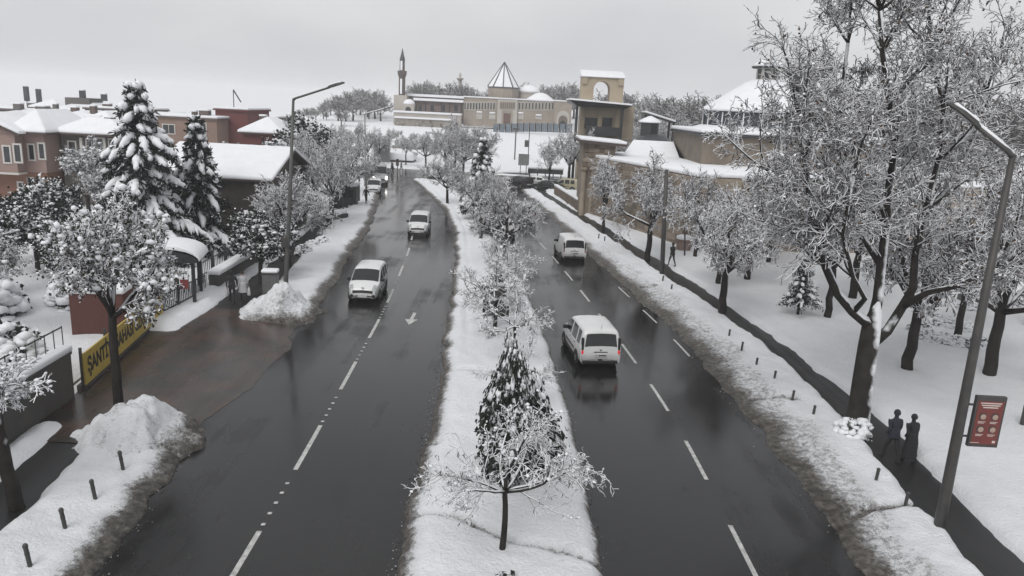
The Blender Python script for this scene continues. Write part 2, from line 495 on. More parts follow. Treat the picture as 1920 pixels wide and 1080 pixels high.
def ystations(y0, y1, k=0.0075, lo=0.12):
    out = [y0]
    while out[-1] < y1: out.append(out[-1]+max(lo, k*out[-1]))
    out[-1] = y1
    return np.array(out)
def sheet(name, xa, xb, y0, y1, z, m, nx=6, step=1.0):
    ys = np.arange(y0, y1+step*0.5, step); t = np.linspace(0, 1, nx)
    A, B = xa(ys), xb(ys)
    X = A[:, None]*(1-t)+B[:, None]*t; Yv = np.repeat(ys[:, None], nx, 1)
    V = np.stack([X, Yv, np.full_like(X, z)], -1).reshape(-1, 3)
    i = (np.arange(len(ys)-1)[:, None]*nx+np.arange(nx-1)[None]).ravel()
    return struct(link(name, mesh_np(name, V, [np.stack([i, i+1, i+1+nx, i+nx], -1)]), m))

road = sheet('road', lambda y: X_LL(y)-2.2, lambda y: X_RR(y)+2.0, 4, 112, 0.0, M_ROAD)
mb = MB(); mb.add([(-60, 111.9, 0), (0.5, 111.9, 0), (16, 92, 0), (48, 104, 0), (52, 118, 0), (14, 121, 0), (-24, 127, 0), (-60, 130, 0)], [tuple(range(8))])
struct(mb.build('cross_street', M_ROAD))
mb = MB(); mb.add([(-70, 132.5, 0.01), (-13, 131.5, 0.01), (2, 127.5, 0.01), (2, 129.5, 0.01), (-13, 134.5, 0.01), (-70, 135.5, 0.01)], [tuple(range(6))])
struct(mb.build('hill_foot_path', M_PATH))
PATH_Z = 0.10
path_r = sheet('pavement_right', lambda y: X_SL(y)-0.4, lambda y: X_SR(y)+0.5, 4, 106, PATH_Z, M_PATH)
path_l = sheet('pavement_left', lambda y: X_PL(y)-0.6, lambda y: X_PR(y)+0.6, 4, 94, PATH_Z, M_PATH)
# brown wet entrance paving between road and gate
def paving():
    ys = np.arange(21.4, 37.4, .25)
    xr = -10.05+0.55*fbm(ys/1.6, ys*0+2, 61, 4)+0.25*np.sin(ys*.5); xl = np.interp(ys, [21.4, 22.9, 26, 32, 37.4], [-15.0, -15.4, -15.7, -16.9, -16.2])
    V = []; 
    for a, b, yv in zip(xl, xr, ys):
        for f in (0, .5, .72, .86, 1.0):
            V.append((a+(b-a)*f, yv, .122 if f < .6 else (.122-.112*((f-.72)/.28) if f > .72 else .122)))
    k = 5; n = len(ys); i = (np.arange(n-1)[:, None]*k+np.arange(k-1)[None]).ravel()
    struct(link('entrance_paving', mesh_np('entrance_paving', np.array(V), [np.stack([i, i+1, i+1+k, i+k], -1)], True), M_DRIVE))
paving()

# ---- kerbs, each stone row a low strip of blocks
M_KERB = mat('kerb_stone', (0.22, 0.21, 0.20), (0.14, 0.13, 0.125), 3, 0.6, bump=0.3)

# ---- snow strips
def snow_strip(name, xa, xb, y0, y1, height, dirt, z0=0.0, rag=(0.22, 0.22), nx=34, seed=1, lump=0.06, k=0.0075, endcap=(1.2, 1.2), rise=(0.55, 0.55), extra=None, lo=0.12):
    ys = ystations(y0, y1, k, lo)
    t = 0.5-0.5*np.cos(np.linspace(0, np.pi, nx)); t = 0.6*t+0.4*np.linspace(0, 1, nx)
    A = xa(ys)+rag[0]*fbm(ys/1.1, ys*0+7, seed, 4)+rag[0]*0.6*fbm(ys/5, ys*0+3, seed+5, 2)
    B = xb(ys)+rag[1]*fbm(ys/1.1, ys*0+17, seed+1, 4)+rag[1]*0.6*fbm(ys/5, ys*0+13, seed+6, 2)
    B = np.maximum(B, A+0.15)
    X = A[:, None]*(1-t)+B[:, None]*t; Yv = np.repeat(ys[:, None], nx, 1)
    da, db = X-A[:, None], B[:, None]-X
    e = sstep(0, endcap[0], Yv-y0)*sstep(0, endcap[1], y1-Yv)
    ra, rb = rise
    prof = np.minimum(np.clip(da/ra, 0, 1)**0.6, np.clip(db/rb, 0, 1)**0.6)
    hh = height(X, Yv, da, db) if callable(height) else height
    Z = z0+prof*e*(hh+lump*2.2*fbm(X/1.7, Yv/1.7, seed+20, 3)+lump*fbm(X/0.35, Yv/0.35, seed+30, 3))-0.03*(1-e)
    D = np.clip(dirt(X, Yv, da, db), 0, 1.3)
    if extra is not None: Z, D = extra(X, Yv, Z, D)
    Z[:, 0] = z0-0.05; Z[:, -1] = z0-0.05
    V = np.stack([X, Yv, Z], -1).reshape(-1, 3)
    n = len(ys)
    i = (np.arange(n-1)[:, None]*nx+np.arange(nx-1)[None]).ravel()
    me = mesh_np(name, V, [np.stack([i, i+1, i+1+nx, i+nx], -1)], True)
    at = me.attributes.new('dirt', 'FLOAT', 'POINT'); at.data.foreach_set('value', D.ravel().astype(np.float32))
    return struct(link(name, me, M_SNOWD))

def near(x, y, pts, w):                    # 1 on a trodden line through pts (x, y)
    d = np.full(np.shape(x), 1e9)
    for (ax, ay), (bx, by) in zip(pts[:-1], pts[1:]):
        vx, vy = bx-ax, by-ay
        tt = np.clip(((x-ax)*vx+(y-ay)*vy)/(vx*vx+vy*vy), 0, 1)
        d = np.minimum(d, np.hypot(x-ax-tt*vx, y-ay-tt*vy))
    return np.clip(1-d/w, 0, 1)
# median
MED_TRACKS = [([(-3, 18.2), (-1.2, 18.1), (0.3, 17.0), (1.6, 16.7), (3, 15.9)], 0.22), ([(-3.2, 29.6), (-1, 29.3), (1.2, 27.9), (2.6, 27.6)], 0.20), ([(-2.9, 22.6), (-2.2, 22.4)], 0.2)]
def med_extra(X, Yv, Z, D):
    for pts, w in MED_TRACKS:
        q = near(X+0.12*fbm(X*2, Yv*2, 91, 2), Yv+0.12*fbm(X*2, Yv*2, 92, 2), pts, w)
        q = sstep(0, 0.8, q)
        Z = Z*(1-0.88*q); D = np.maximum(D, q*0.82)
    # an old tyre/foot track along the road side
    c = X_LR(Yv)+1.0
    q = np.clip(1-np.abs(X-c-0.15*fbm(Yv/3, Yv*0, 55, 2))/0.22, 0, 1)*sstep(30, 36, Yv)
    return Z-0.10*q, np.maximum(D, 0.30*q)
snow_strip('median_snow', X_LR, X_ML, 5, 109.5, 0.36, lambda X, Y, a, b: np.maximum(1.12-a/0.62, 0.92-b/0.46)+0.12*fbm(X, Y, 4)+0.0,
           nx=44, seed=11, rag=(0.26, 0.13), lump=0.05, extra=med_extra, rise=(0.7, 0.4))
# right verge, ploughed slush on the road side
def rv_extra(X, Yv, Z, D):
    for pts, w in (([(9.0, 18.6), (10.6, 19.6), (12.8, 20.2)], 0.3), ([(8.6, 27.6), (10.2, 28.2), (11.6, 28.0)], 0.25), ([(8.0, 46.5), (10.8, 47.5)], 0.3)):
        q = sstep(0, 0.8, near(X, Yv, pts, w)); Z = Z*(1-0.75*q); D = np.maximum(D, 0.85*q)
    return Z, D
snow_strip('verge_snow_right', lambda y: X_RR(y)-0.15, X_SL, 5, 104, lambda X, Y, a, b: 0.16+0.22*sstep(0.6, 2.2, a),
           lambda X, Y, a, b: 1.02-0.50*sstep(0.02, 0.34, a/np.maximum(a+b, 0.3)+0.12*fbm(X/1.3, Y/2.0, 8, 3))-0.46*sstep(0.42, 0.80, a/np.maximum(a+b, 0.3)+0.2*fbm(X/1.1, Y/1.8, 18, 3))-0.10*sstep(40, 75, Y),
           nx=44, seed=31, rag=(0.35, 0.22), lump=0.075, rise=(0.8, 0.35), extra=rv_extra)
# right lawn
snow_strip('lawn_snow_right', X_SR, lambda y: X_SR(y)*0+np.interp(y, [5, 40, 60, 64, 84, 104], [46, 52, 56, 34, 24, 14]), 5, 104, lambda X, Y, a, b: 0.34+0.10*fbm(X/6, Y/6, 77, 2),
           lambda X, Y, a, b: 0.34*np.exp(-a/0.5)+0.02, nx=90, seed=41, rag=(0.26, 0.1), lump=0.035, rise=(0.4, 0.4), k=0.011)
# left verge, lower piece with bollards, and the piece beyond the entrance
snow_strip('verge_snow_left', X_PR, lambda y: X_LL(y)+0.1, 5, 23.6, lambda X, Y, a, b: 0.42+0.1*fbm(X/2, Y/2, 9, 2),
           lambda X, Y, a, b: 1.02-0.95*sstep(0.0, 1.15, b)+0.16*fbm(X, Y, 14, 2)+0.05, nx=44, seed=51, rag=(0.2, 0.3), lump=0.09, rise=(0.4, 0.9), endcap=(1, 1.6))
snow_strip('verge_snow_left', X_PR, lambda y: X_LL(y)+0.15, 35.2, 95, lambda X, Y, a, b: 0.34+0.1*fbm(X/2, Y/2, 9, 2),
           lambda X, Y, a, b: 1.05-0.95*sstep(0.0, 1.2, b)+0.16*fbm(X, Y, 14, 2), nx=44, seed=61, rag=(0.22, 0.35), lump=0.085, rise=(0.4, 0.9))
# strips between left pavement and walls
snow_strip('garden_edge_snow', lambda y: X_PL(y)-1.15, lambda y: X_PL(y)+0.05, 5, 23.4, 0.30, lambda X, Y, a, b: 0.25*np.exp(-b/0.3), seed=71, nx=18, rag=(0.02, 0.16), endcap=(1, 1.2))
snow_strip('garden_edge_snow', lambda y: X_PL(y)-2.6, lambda y: X_PL(y)+0.1, 32.4, 94, lambda X, Y, a, b: 0.36+0*X, lambda X, Y, a, b: 0.3*np.exp(-b/0.4), seed=81, nx=24, rag=(0.02, 0.22), lump=0.08)
# garden and plots behind the walls
snow_strip('garden_snow', lambda y: 0*y-75, lambda y: X_PL(y)-1.6, 5, 118, lambda X, Y, a, b: 0.32+0.25*fbm(X/5, Y/5, 5, 2), lambda X, Y, a, b: 0*X, seed=91, nx=60, rag=(0, 0), lump=0.05, k=0.012, lo=0.3)
# plaza snow between the cross street and the hill
snow_strip('island_snow', lambda y: 0*y-48, lambda y: 0*y+np.interp(y, [126, 132], [-8, 4]), 126.5, 132.6, 0.25, lambda X, Y, a, b: 0*X+0.05, seed=95, nx=60, rag=(0.2, 0.2), lo=0.4)

# ---- snow heaps shovelled up beside the entrance
M_CRUST = M_SNOWD
def heap(name, label, cx, cy, rx, ry, h, rz, seed, dirtside):
    n = 64
    g = np.linspace(-1.25, 1.25, n); X, Yv = np.meshgrid(g, g)
    r = np.hypot(X, Yv)+0.28*fbm(X*2.2+5, Yv*2.2, seed, 3)
    Z = h*np.clip(1-r, -0.1, 1)**0.85 if False else h*np.where(r < 1, np.clip(1-r, 0, 1)**0.9, -0.08)
    Z = Z*(1+0.55*fbm(X*3, Yv*3, seed+1, 4))+0.16*fbm(X*7, Yv*7, seed+2, 4)*(r < 1)
    D = 0.40+0.25*fbm(X*2, Yv*2, seed+4, 3)+0.55*sstep(0.55, 1.0, r)*sstep(-0.3, 0.6, X*dirtside[0]+Yv*dirtside[1])
    V = np.stack([X*rx, Yv*ry, Z], -1).reshape(-1, 3)
    i = (np.arange(n-1)[:, None]*n+np.arange(n-1)[None]).ravel()
    me = mesh_np(name, V, [np.stack([i, i+1, i+1+n, i+n], -1)], True)
    at = me.attributes.new('dirt', 'FLOAT', 'POINT'); at.data.foreach_set('value', D.ravel().astype(np.float32))
    o = link(name, me, M_CRUST, None, (cx, cy, 0.02), rz)
    return tag(o, label, 'snow heap')
heap('snow_heap', 'lumpy heap of ploughed snow at the far corner of the brown entrance', -11.9, 37.3, 2.1, 2.6, 1.35, 0.3, 5, (0.5, -0.8))
heap('snow_heap', 'pointed heap of ploughed snow behind the nearest bollards on the left', -11.75, 21.9, 1.9, 2.2, 1.5, 0.5, 15, (0.9, 0.3))

# ---- loose slush clods thrown along the road edges
def clods(name, xf, side, y0, y1, n, spread, seed, size=(.02, .085)):
    rng = np.random.default_rng(seed)
    y = y0+(y1-y0)*rng.uniform(0, 1, n)**1.5; d = rng.normal(0, spread, n)
    x = xf(y)+side*d
    sz = rng.uniform(size[0], size[1], (n, 1))*np.array([1, 1, .6])*rng.uniform(.7, 1.4, (n, 3))
    z = np.where(side*(x-xf(y)) > 0, .03+np.clip(side*(x-xf(y)), 0, .8)*.28, 0.01)
    V, Fa = blobs_np(np.stack([x, y, z], -1), sz, rng, .4)
    me = mesh_np(name, V, [Fa], False)
    at = me.attributes.new('dirt', 'FLOAT', 'POINT'); at.data.foreach_set('value', np.repeat(rng.uniform(.5, 1.1, n), 12).astype(np.float32))
    stuff(link(name, me, M_SNOWD))
clods('slush_clods', X_LR, 1, 12, 60, 900, .10, 1, (.006, .022))
clods('slush_clods', X_ML, -1, 12, 60, 400, .08, 2, (.006, .02))
clods('slush_clods', lambda y: X_RR(y)+.3, 1, 12, 60, 1500, .4, 3, (.006, .026))
clods('slush_clods', lambda y: X_LL(y)+.0, -1, 12, 23, 450, .2, 4, (.006, .022))
clods('slush_clods', lambda y: X_LL(y)+.0, -1, 35.5, 65, 800, .2, 5, (.006, .026))

# ---- lane markings and studs: pieces of the road
M_PAINT = mat('road_paint', (0.58, 0.58, 0.56), (0.27, 0.27, 0.265), 6, 0.5, bump=0.2)
def strip_piece(name, xc, y0, y1, w, parent, m=M_PAINT, z=0.006):
    n = 4; ys = np.linspace(y0, y1, n)
    vs = []; fs = []
    for y in ys:
        x = float(xc(y)); vs += [(x-w/2, y, z), (x+w/2, y, z)]
    for i in range(n-1): fs.append((2*i, 2*i+1, 2*i+3, 2*i+2))
    return MB().add(vs, fs).build(name, m, parent)
X_DL = xfun([(-6.15, 6), (-6.2, 17), (-6.35, 24), (-6.55, 30), (-6.75, 37), (-7.1, 43.4), (-7.9, 55), (-9.0, 66), (-10.9, 80), (-14, 95), (-18, 110)])
X_DR = xfun([(6.4, 6), (6.4, 19), (6.3, 26), (5.8, 32), (5.4, 36), (4.4, 45), (2.9, 57), (0.6, 72), (-1.5, 85)])
y = 7.3
while y < 70:
    strip_piece('lane_dash', X_DL, y+0.1, y+3.35, 0.14, road)
    for q in range(5):
        strip_piece('road_stud', X_DL, y+3.6+q*0.55, y+3.72+q*0.55, 0.11, road, z=0.012)
    y += 6.6
y = 10.4
while y < 70:
    strip_piece('lane_dash', X_DR, y+0.1, y+2.9, 0.13, road)
    y += 5.4
X_DE = lambda y: X_RR(y)-0.55
for a in (33.5, 39.0, 44.5):
    strip_piece('lane_dash', X_DE, a, a+2.6, 0.11, road)
# arrow painted in the left road's inner lane (points at the camera)
ax, ay = G(772, 598).x, G(772, 598).y
MB().add([(ax-0.09, ay+1.2, .007), (ax+0.09, ay+1.2, .007), (ax+0.09, ay-0.1, .007), (ax-0.09, ay-0.1, .007)], [(3, 2, 1, 0)]) \
    .add([(ax-0.34, ay-0.1, .007), (ax+0.34, ay-0.1, .007), (ax, ay-1.1, .007)], [(0, 2, 1)]).build('lane_arrow', M_PAINT, road)
# ================================================================== TREES
def _nrm(d):
    l = math.sqrt(d[0]*d[0]+d[1]*d[1]+d[2]*d[2]) or 1.0
    return (d[0]/l, d[1]/l, d[2]/l)
class Skel:
    def __init__(s, seed): s.r = random.Random(seed); s.thick = []; s.thin = []; s.tips = []; s.paths = []
    def child_dir(s, d, ang):
        r = s.r
        while True:
            u = (r.gauss(0, 1), r.gauss(0, 1), r.gauss(0, 1))
            k = u[0]*d[0]+u[1]*d[1]+u[2]*d[2]
            u = (u[0]-k*d[0], u[1]-k*d[1], u[2]-k*d[2])
            if u[0]**2+u[1]**2+u[2]**2 > 1e-3: break
        u = _nrm(u); c, q = math.cos(ang), math.sin(ang)
        return (d[0]*c+u[0]*q, d[1]*c+u[1]*q, d[2]*c+u[2]*q)
    def grow(s, p, d, L, r, lvl, cf):
        R = s.r; n = cf['n'][lvl]; st = L/n; pts = [p]; rads = [r]; mx = cf['levels']
        kids = cf['kids'][lvl] if lvl < mx else 0
        cnt = 0.0
        for i in range(n):
            j = cf['jit'][lvl]; t = cf['trop'][lvl]
            d = _nrm((d[0]+R.gauss(0, j), d[1]+R.gauss(0, j), d[2]+R.gauss(0, j)+t))
            q = (p[0]+d[0]*st, p[1]+d[1]*st, p[2]+d[2]*st)
            r1 = max(cf['rmin'], r*(1-(0.62/n)))
            pts.append(q); rads.append(r1)
            if lvl >= cf['thinlvl']: s.thin.append((*p, *q, max(r, cf['rmin']), r1))
            p = q; r = r1
            f = (i+1)/n
            if kids and f >= cf['first'][lvl]:
                cnt += kids/max(1e-6, n*(1-cf['first'][lvl])+1)
                while cnt >= 1:
                    cnt -= 1
                    a = math.radians(R.uniform(*cf['ang'][lvl]))
                    s.grow(p, s.child_dir(d, a), L*cf['ratio'][lvl]*R.uniform(0.7, 1.25)*(1.15-0.45*f), max(cf['rmin'], r*R.uniform(0.5, 0.72)), lvl+1, cf)
        if lvl < mx:                       # continuation
            s.grow(p, d, L*cf['ratio'][lvl]*0.9, r*0.9, lvl+1, cf)
        else: s.tips.append(p)
        if lvl < cf['thinlvl']: s.paths.append((pts, rads))
        return pts
    def tree_parts(s, tsides=8):
        mb = MB()
        for pts, rads in s.paths: mb.tube(pts, rads, tsides if rads[0] > 0.06 else 6)
        return mb
def bare_cf(**k):
    c = dict(levels=4, thinlvl=2, rmin=0.018,
             n=[4, 5, 5, 4, 3], kids=[5, 5, 5, 4, 0], first=[0.99, 0.25, 0.15, 0.1, 0],
             jit=[0.05, 0.12, 0.16, 0.22, 0.25], trop=[0.1, 0.06, 0.03, 0.0, -0.02],
             ang=[(30, 55), (30, 65), (30, 70), (25, 70)], ratio=[0.9, 0.55, 0.55, 0.5])
    c.update(k); return c
def np_seed(s): return np.random.default_rng(s)

def mesh_from(name, parts, m, smooth=True):
    V, Fs = join_np(parts)
    me = mesh_np(name, V, Fs, smooth)
    me.materials.append(m)
    return me
def make_bare(name, seed, trunk_h, trunk_r, cf, limbL=2.2, lean=(0, 0), leaves=0, leaf_m=None, leaf_size=0.12, clumps=0, twig_m=None, bark_m=None, sides=4, custom=None, thick_white=0, csize=(0.09, 0.2)):
    """dict of part meshes for a bare, snow loaded broadleaved tree standing at the origin"""
    sk = Skel(seed); rng = np_seed(seed)
    if custom: custom(sk, cf)
    else:
        p = (0, 0, -0.3); pts = [p]; rads = [trunk_r*1.35]
        n = 6
        for i in range(1, n+1):
            f = i/n
            p = (lean[0]*f+sk.r.gauss(0, 0.009*trunk_h), lean[1]*f+sk.r.gauss(0, 0.009*trunk_h), -0.3+(trunk_h+0.3)*f)
            pts.append(p); rads.append(trunk_r*(1.2-0.35*f) if i > 1 else trunk_r*1.15)
        sk.paths.append((pts+[(p[0], p[1], p[2]+trunk_r*.8), (p[0], p[1], p[2]+trunk_r*1.3)], rads+[trunk_r*.5, trunk_r*.12]))
        k = cf['limbs']; a0 = sk.r.uniform(0, 6.28)
        for i in range(k):
            a = a0+6.283*i/k+sk.r.gauss(0, 0.25); el = math.radians(sk.r.uniform(*cf['limb_el']))
            d = (math.cos(a)*math.cos(el), math.sin(a)*math.cos(el), math.sin(el))
            sk.grow(p, d, limbL*sk.r.uniform(0.8, 1.2), trunk_r*0.62, 1, cf)
        sk.grow(p, (lean[0]*0.2, lean[1]*0.2, 1), limbL*1.05, trunk_r*0.66, 1, cf)
    out = {}
    mb = sk.tree_parts()
    me = bpy.data.meshes.new('trunk'); me.from_pydata(mb.v, [], mb.f)
    me.polygons.foreach_set('use_smooth', [True]*len(me.polygons)); me.materials.append(bark_m or M_BARK)
    out['trunk'] = me
    th = np.array(sk.thin)
    parts = [tubes_np(th, sides)]
    if clumps:
        i = rng.integers(0, len(th), clumps)
        c = th[i, 0:3]*0.5+th[i, 3:6]*0.5
        s = rng.uniform(csize[0], csize[1], (clumps, 1))*np.array([1, 1, 0.62])
        c[:, 2] += s[:, 2]*0.5
        parts_s = blobs_np(c, s, rng, 0.3)
        out['snow'] = mesh_from('snow', [parts_s], M_SNOW)
    out['crown'] = mesh_from('crown', parts, twig_m or M_TWIG)
    if leaves:
        i = rng.integers(0, len(th), leaves)
        f = rng.uniform(0, 1, (leaves, 1)); c = th[i, 0:3]*(1-f)+th[i, 3:6]*f
        out['leaves'] = mesh_from('leaves', [leaves_np(c, leaf_size, rng, 0.8, 0.9)], leaf_m or M_LEAF_BROWN, False)
    out['_th'] = th
    return out
def make_leafy(name, seed, trunk_h, trunk_r, cf, limbL, leaf_m, nleaf, leaf_size, nsnow, ssize, lean=(0, 0), spread=0.16, twig_m=None):
    """crown of leaf clumps, each wearing a cap of snow"""
    out = make_bare(name, seed, trunk_h, trunk_r, cf, limbL, lean, twig_m=twig_m)
    rng = np_seed(seed+1); th = out['_th']
    i = rng.integers(0, len(th), nleaf)
    c = th[i, 3:6]+rng.normal(0, spread, (nleaf, 3))
    out['leaves'] = mesh_from('leaves', [leaves_np(c, leaf_size, rng, 0.6, 1.0)], leaf_m, False)
    i = rng.integers(0, len(th), nsnow)
    s = rng.uniform(ssize[0], ssize[1], (nsnow, 1))*rng.uniform(0.7, 1.4, (nsnow, 3))*np.array([1, 1, 0.55])
    c = th[i, 3:6]+rng.normal(0, spread*0.5, (nsnow, 3)); c[:, 2] += 0.05
    out['snow'] = mesh_from('snow', [blobs_np(c, s, rng, 0.35)], M_SNOW)
    return out
def place_tree(meshes, name, label, loc, rz=0.0, s=1.0, group=None, cat='tree', sz=None, tilt=None):
    t = thing(name, label, cat, loc, rz, group)
    t.scale = (s, s, sz if sz else s)
    if tilt: t.rotation_euler = (tilt[0], tilt[1], rz)
    for k, me in meshes.items():
        if k[0] != '_':
            c = link(k, me, None, t)
            if k in ('snow', 'leaves', 'crown'): stuff(c)
    return t

def make_conifer(seed, h, rad, whorls, per, droop=0.5, snow=1.0, trunk_r=0.16, base=0.12, needle=0.26, dens=1.0, narrow=1.0, slabw=0.16):
    """drooping boughs: dark needle sprays below, thick snow lying along the top and hanging in fingers"""
    rnd = random.Random(seed); rng = np_seed(seed)
    mb = MB(); mb.tube([(0, 0, -0.3), (0, 0, h*0.5), (0, 0, h*0.98)], [trunk_r*1.2, trunk_r*0.6, 0.02], 8)
    nc = []; bC = []; bS = []; smb = MB(); sa_, ca_ = math.sin, math.cos
    for w in range(whorls):
        f = (w+0.5)/whorls
        z0 = h*(base+(0.97-base)*f**0.92)
        R = rad*((1-f)**0.85*0.93+0.07)*rnd.uniform(0.82, 1.15)*narrow
        k = max(4, int(per*(1-0.45*f)))
        a0 = rnd.uniform(0, 6.28)
        for b in range(k):
            a = a0+6.283*b/k+rnd.gauss(0, 0.18); L = R*rnd.uniform(0.72, 1.18)
            dr = droop*rnd.uniform(0.7, 1.3)
            m = max(4, int(L/0.16)); pts = []
            for i in range(m+1):
                q = i/m
                pts.append((math.cos(a)*L*q, math.sin(a)*L*q, z0+0.12*L*q-dr*L*q*q*0.75))
            mb.tube(pts[::max(1, m//4)]+[pts[-1]], [0.035]*len(pts[::max(1, m//4)])+[0.01], 4, False)
            ca, sa = math.cos(a), math.sin(a)
            snowy = rnd.random() < 0.85*snow
            if snowy:
                q0 = rnd.uniform(.12, .45); sp = [p_ for i_, p_ in enumerate(pts) if i_/m >= q0]
                if len(sp) > 2:
                    rr_ = [slabw*rnd.uniform(.55, 1.0)*(0.45+0.75*math.sin(3.1*(k_+.6)/(len(sp)+.2))) for k_ in range(len(sp))]
                    sp = [(x_+rnd.gauss(0, .03), y_+rnd.gauss(0, .03), z_+.04+r_*.15) for (x_, y_, z_), r_ in zip(sp, rr_)]
                    smb.tube(sp, rr_, 7)
                    for k_ in range(1, len(sp)-1):
                        for sd in (-1, 1):
                            if rnd.random() < .62:
                                fl = L*rnd.uniform(.10, .26)*(1.15-k_/len(sp)); x_, y_, z_ = sp[k_]; r0_ = rr_[k_]*rnd.uniform(.45, .7)
                                dx_, dy_ = -sa_(a)*sd+.55*math.cos(a), ca_(a)*sd+.55*math.sin(a)
                                smb.tube([(x_, y_, z_-.02), (x_+dx_*fl*.55, y_+dy_*fl*.55, z_-fl*.28), (x_+dx_*fl, y_+dy_*fl, z_-fl*.85)], [r0_, r0_*.85, r0_*.35], 5)
            for i in range(1, m+1):
                q = i/m; wd = (0.42*L*(1-q)*q*2.4+0.10)*0.75
                nn = int(dens*(10+26*wd))
                o = rng.uniform(-1, 1, nn)*wd
                px = pts[i][0]-sa*o+rng.normal(0, 0.05, nn); py = pts[i][1]+ca*o+rng.normal(0, 0.05, nn)
                pz = pts[i][2]-np.abs(o)*0.45-rng.uniform(0, 0.22, nn)
                nc.append(np.stack([px, py, pz], -1))
                if snowy and q > 0.12 and i < m:
                    pass
                if False:
                    ss = slabw*(0.75+0.7*math.sin(q*3.0))*rnd.uniform(0.75, 1.3)
                    bC.append((pts[i][0], pts[i][1], pts[i][2]+0.05+ss*0.12)); bS.append((ss*1.05, ss*1.05, ss*0.62))
                    for sd in (-1, 1):
                        if rnd.random() < 0.75:
                            oo = wd*rnd.uniform(0.3, 0.85)*sd; s2 = ss*rnd.uniform(0.5, 0.9)
                            bC.append((pts[i][0]-sa*oo, pts[i][1]+ca*oo, pts[i][2]-abs(oo)*0.42+0.02)); bS.append((s2, s2, s2*0.7))
    nc = np.concatenate(nc)
    out = {}
    me = bpy.data.meshes.new('trunk'); me.from_pydata(mb.v, [], mb.f); me.materials.append(M_BARK); out['trunk'] = me
    out['crown'] = mesh_from('crown', [leaves_np(nc, needle, rng, 0.7, 0.32)], M_NEEDLE, False)
    sv = np.array(smb.v); sv = sv+rng.normal(0, slabw*.05, sv.shape)
    me = bpy.data.meshes.new('snow'); me.from_pydata(sv.tolist(), [], smb.f); me.polygons.foreach_set('use_smooth', [True]*len(me.polygons)); me.materials.append(M_SNOW)
    out['snow'] = me
    return out
def make_shrub(seed, rx, ry, h, nleaf, leaf, nsnow, ssize, leaf_m, top=0.55):
    rng = np_seed(seed)
    d = rng.normal(size=(nleaf, 3)); d /= np.linalg.norm(d, axis=1, keepdims=True); d[:, 2] = np.abs(d[:, 2])
    rr = rng.uniform(0.35, 1.0, (nleaf, 1))**0.6*(1+0.25*fbm(d[:, 0]*2+seed, d[:, 1]*2+d[:, 2], seed, 2))[:, None]
    c = d*rr*np.array([rx, ry, h])
    out = {'leaves': mesh_from('leaves', [leaves_np(c, leaf, rng, 0.2, 0.8)], leaf_m, False)}
    d = rng.normal(size=(nsnow, 3)); d /= np.linalg.norm(d, axis=1, keepdims=True); d[:, 2] = np.abs(d[:, 2])**top
    d /= np.linalg.norm(d, axis=1, keepdims=True)
    c = d*np.array([rx, ry, h])*rng.uniform(0.85, 1.04, (nsnow, 1))
    s = rng.uniform(ssize[0], ssize[1], (nsnow, 1))*np.array([1, 1, 0.6])
    out['snow'] = mesh_from('snow', [blobs_np(c, s, rng, 0.3)], M_SNOW)
    mb = MB()
    for i in range(6):
        a = i*1.05+seed; mb.tube([(0, 0, -0.15), (math.cos(a)*rx*0.3, math.sin(a)*ry*0.3, h*0.45), (math.cos(a)*rx*0.6, math.sin(a)*ry*0.6, h*0.8)], [0.03, 0.02, 0.008], 5)
    me = bpy.data.meshes.new('stem'); me.from_pydata(mb.v, [], mb.f); me.materials.append(M_BARK); out['stem'] = me
    return out

# ---- tree kinds
CF_ST = bare_cf(limbs=6, limb_el=(22, 60), levels=4, n=[4, 5, 5, 4, 3], kids=[5, 9, 10, 8, 0], rmin=0.0165, jit=[0.05, 0.12, 0.17, 0.26, 0.32])
T_STREET = [make_bare('street', 101+i, 2.5, 0.19, CF_ST, 2.75, leaves=1500, leaf_size=0.10, clumps=400, csize=(0.03, 0.07)) for i in range(3)]
CF_UP = bare_cf(limbs=4, limb_el=(50, 72), levels=4, n=[4, 5, 5, 4, 3], kids=[5, 9, 9, 8, 0], rmin=0.0165, ang=[(20, 40), (25, 50), (30, 60), (25, 70)])
T_UP = [make_bare('upright', 131+i, 2.6, 0.15, CF_UP, 2.6, leaves=600, leaf_size=0.10, clumps=300, csize=(0.03, 0.07)) for i in range(2)]
CF_HILL = bare_cf(limbs=6, limb_el=(38, 75), levels=3, thinlvl=1, n=[4, 5, 4, 4], kids=[5, 12, 11, 0], rmin=0.05, ratio=[0.9, 0.5, 0.5, 0.5], jit=[.05, .1, .15, .2, .2], trop=[.1, .08, .06, .04, .02])
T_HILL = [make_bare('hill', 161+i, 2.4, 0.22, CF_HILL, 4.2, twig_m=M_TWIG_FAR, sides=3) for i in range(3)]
CF_MED = bare_cf(limbs=5, limb_el=(8, 40), levels=3, thinlvl=1, n=[4, 6, 5, 4], kids=[4, 12, 11, 0], rmin=0.0095, jit=[0.05, 0.13, 0.2, 0.25], trop=[0.1, 0.0, -0.01, -0.03], ratio=[0.9, 0.5, 0.5, 0.5], ang=[(30, 60), (30, 70), (30, 70), (20, 60)])
T_MED = [make_bare('median', 191+i, 1.55, 0.06, CF_MED, 1.25, clumps=260, csize=(0.02, 0.055), sides=4, bark_m=M_BARK) for i in range(3)]
CF_LEAFY = bare_cf(limbs=5, limb_el=(20, 65), levels=4, n=[4, 5, 5, 4, 3], kids=[5, 7, 6, 4, 0], rmin=0.013, jit=[0.05, 0.13, 0.2, 0.26, 0.3])
CF_LEAFY2 = bare_cf(limbs=6, limb_el=(18, 62), levels=4, n=[4, 5, 5, 4, 3], kids=[5, 9, 9, 7, 0], rmin=0.0125, jit=[0.05, 0.13, 0.2, 0.28, 0.34])
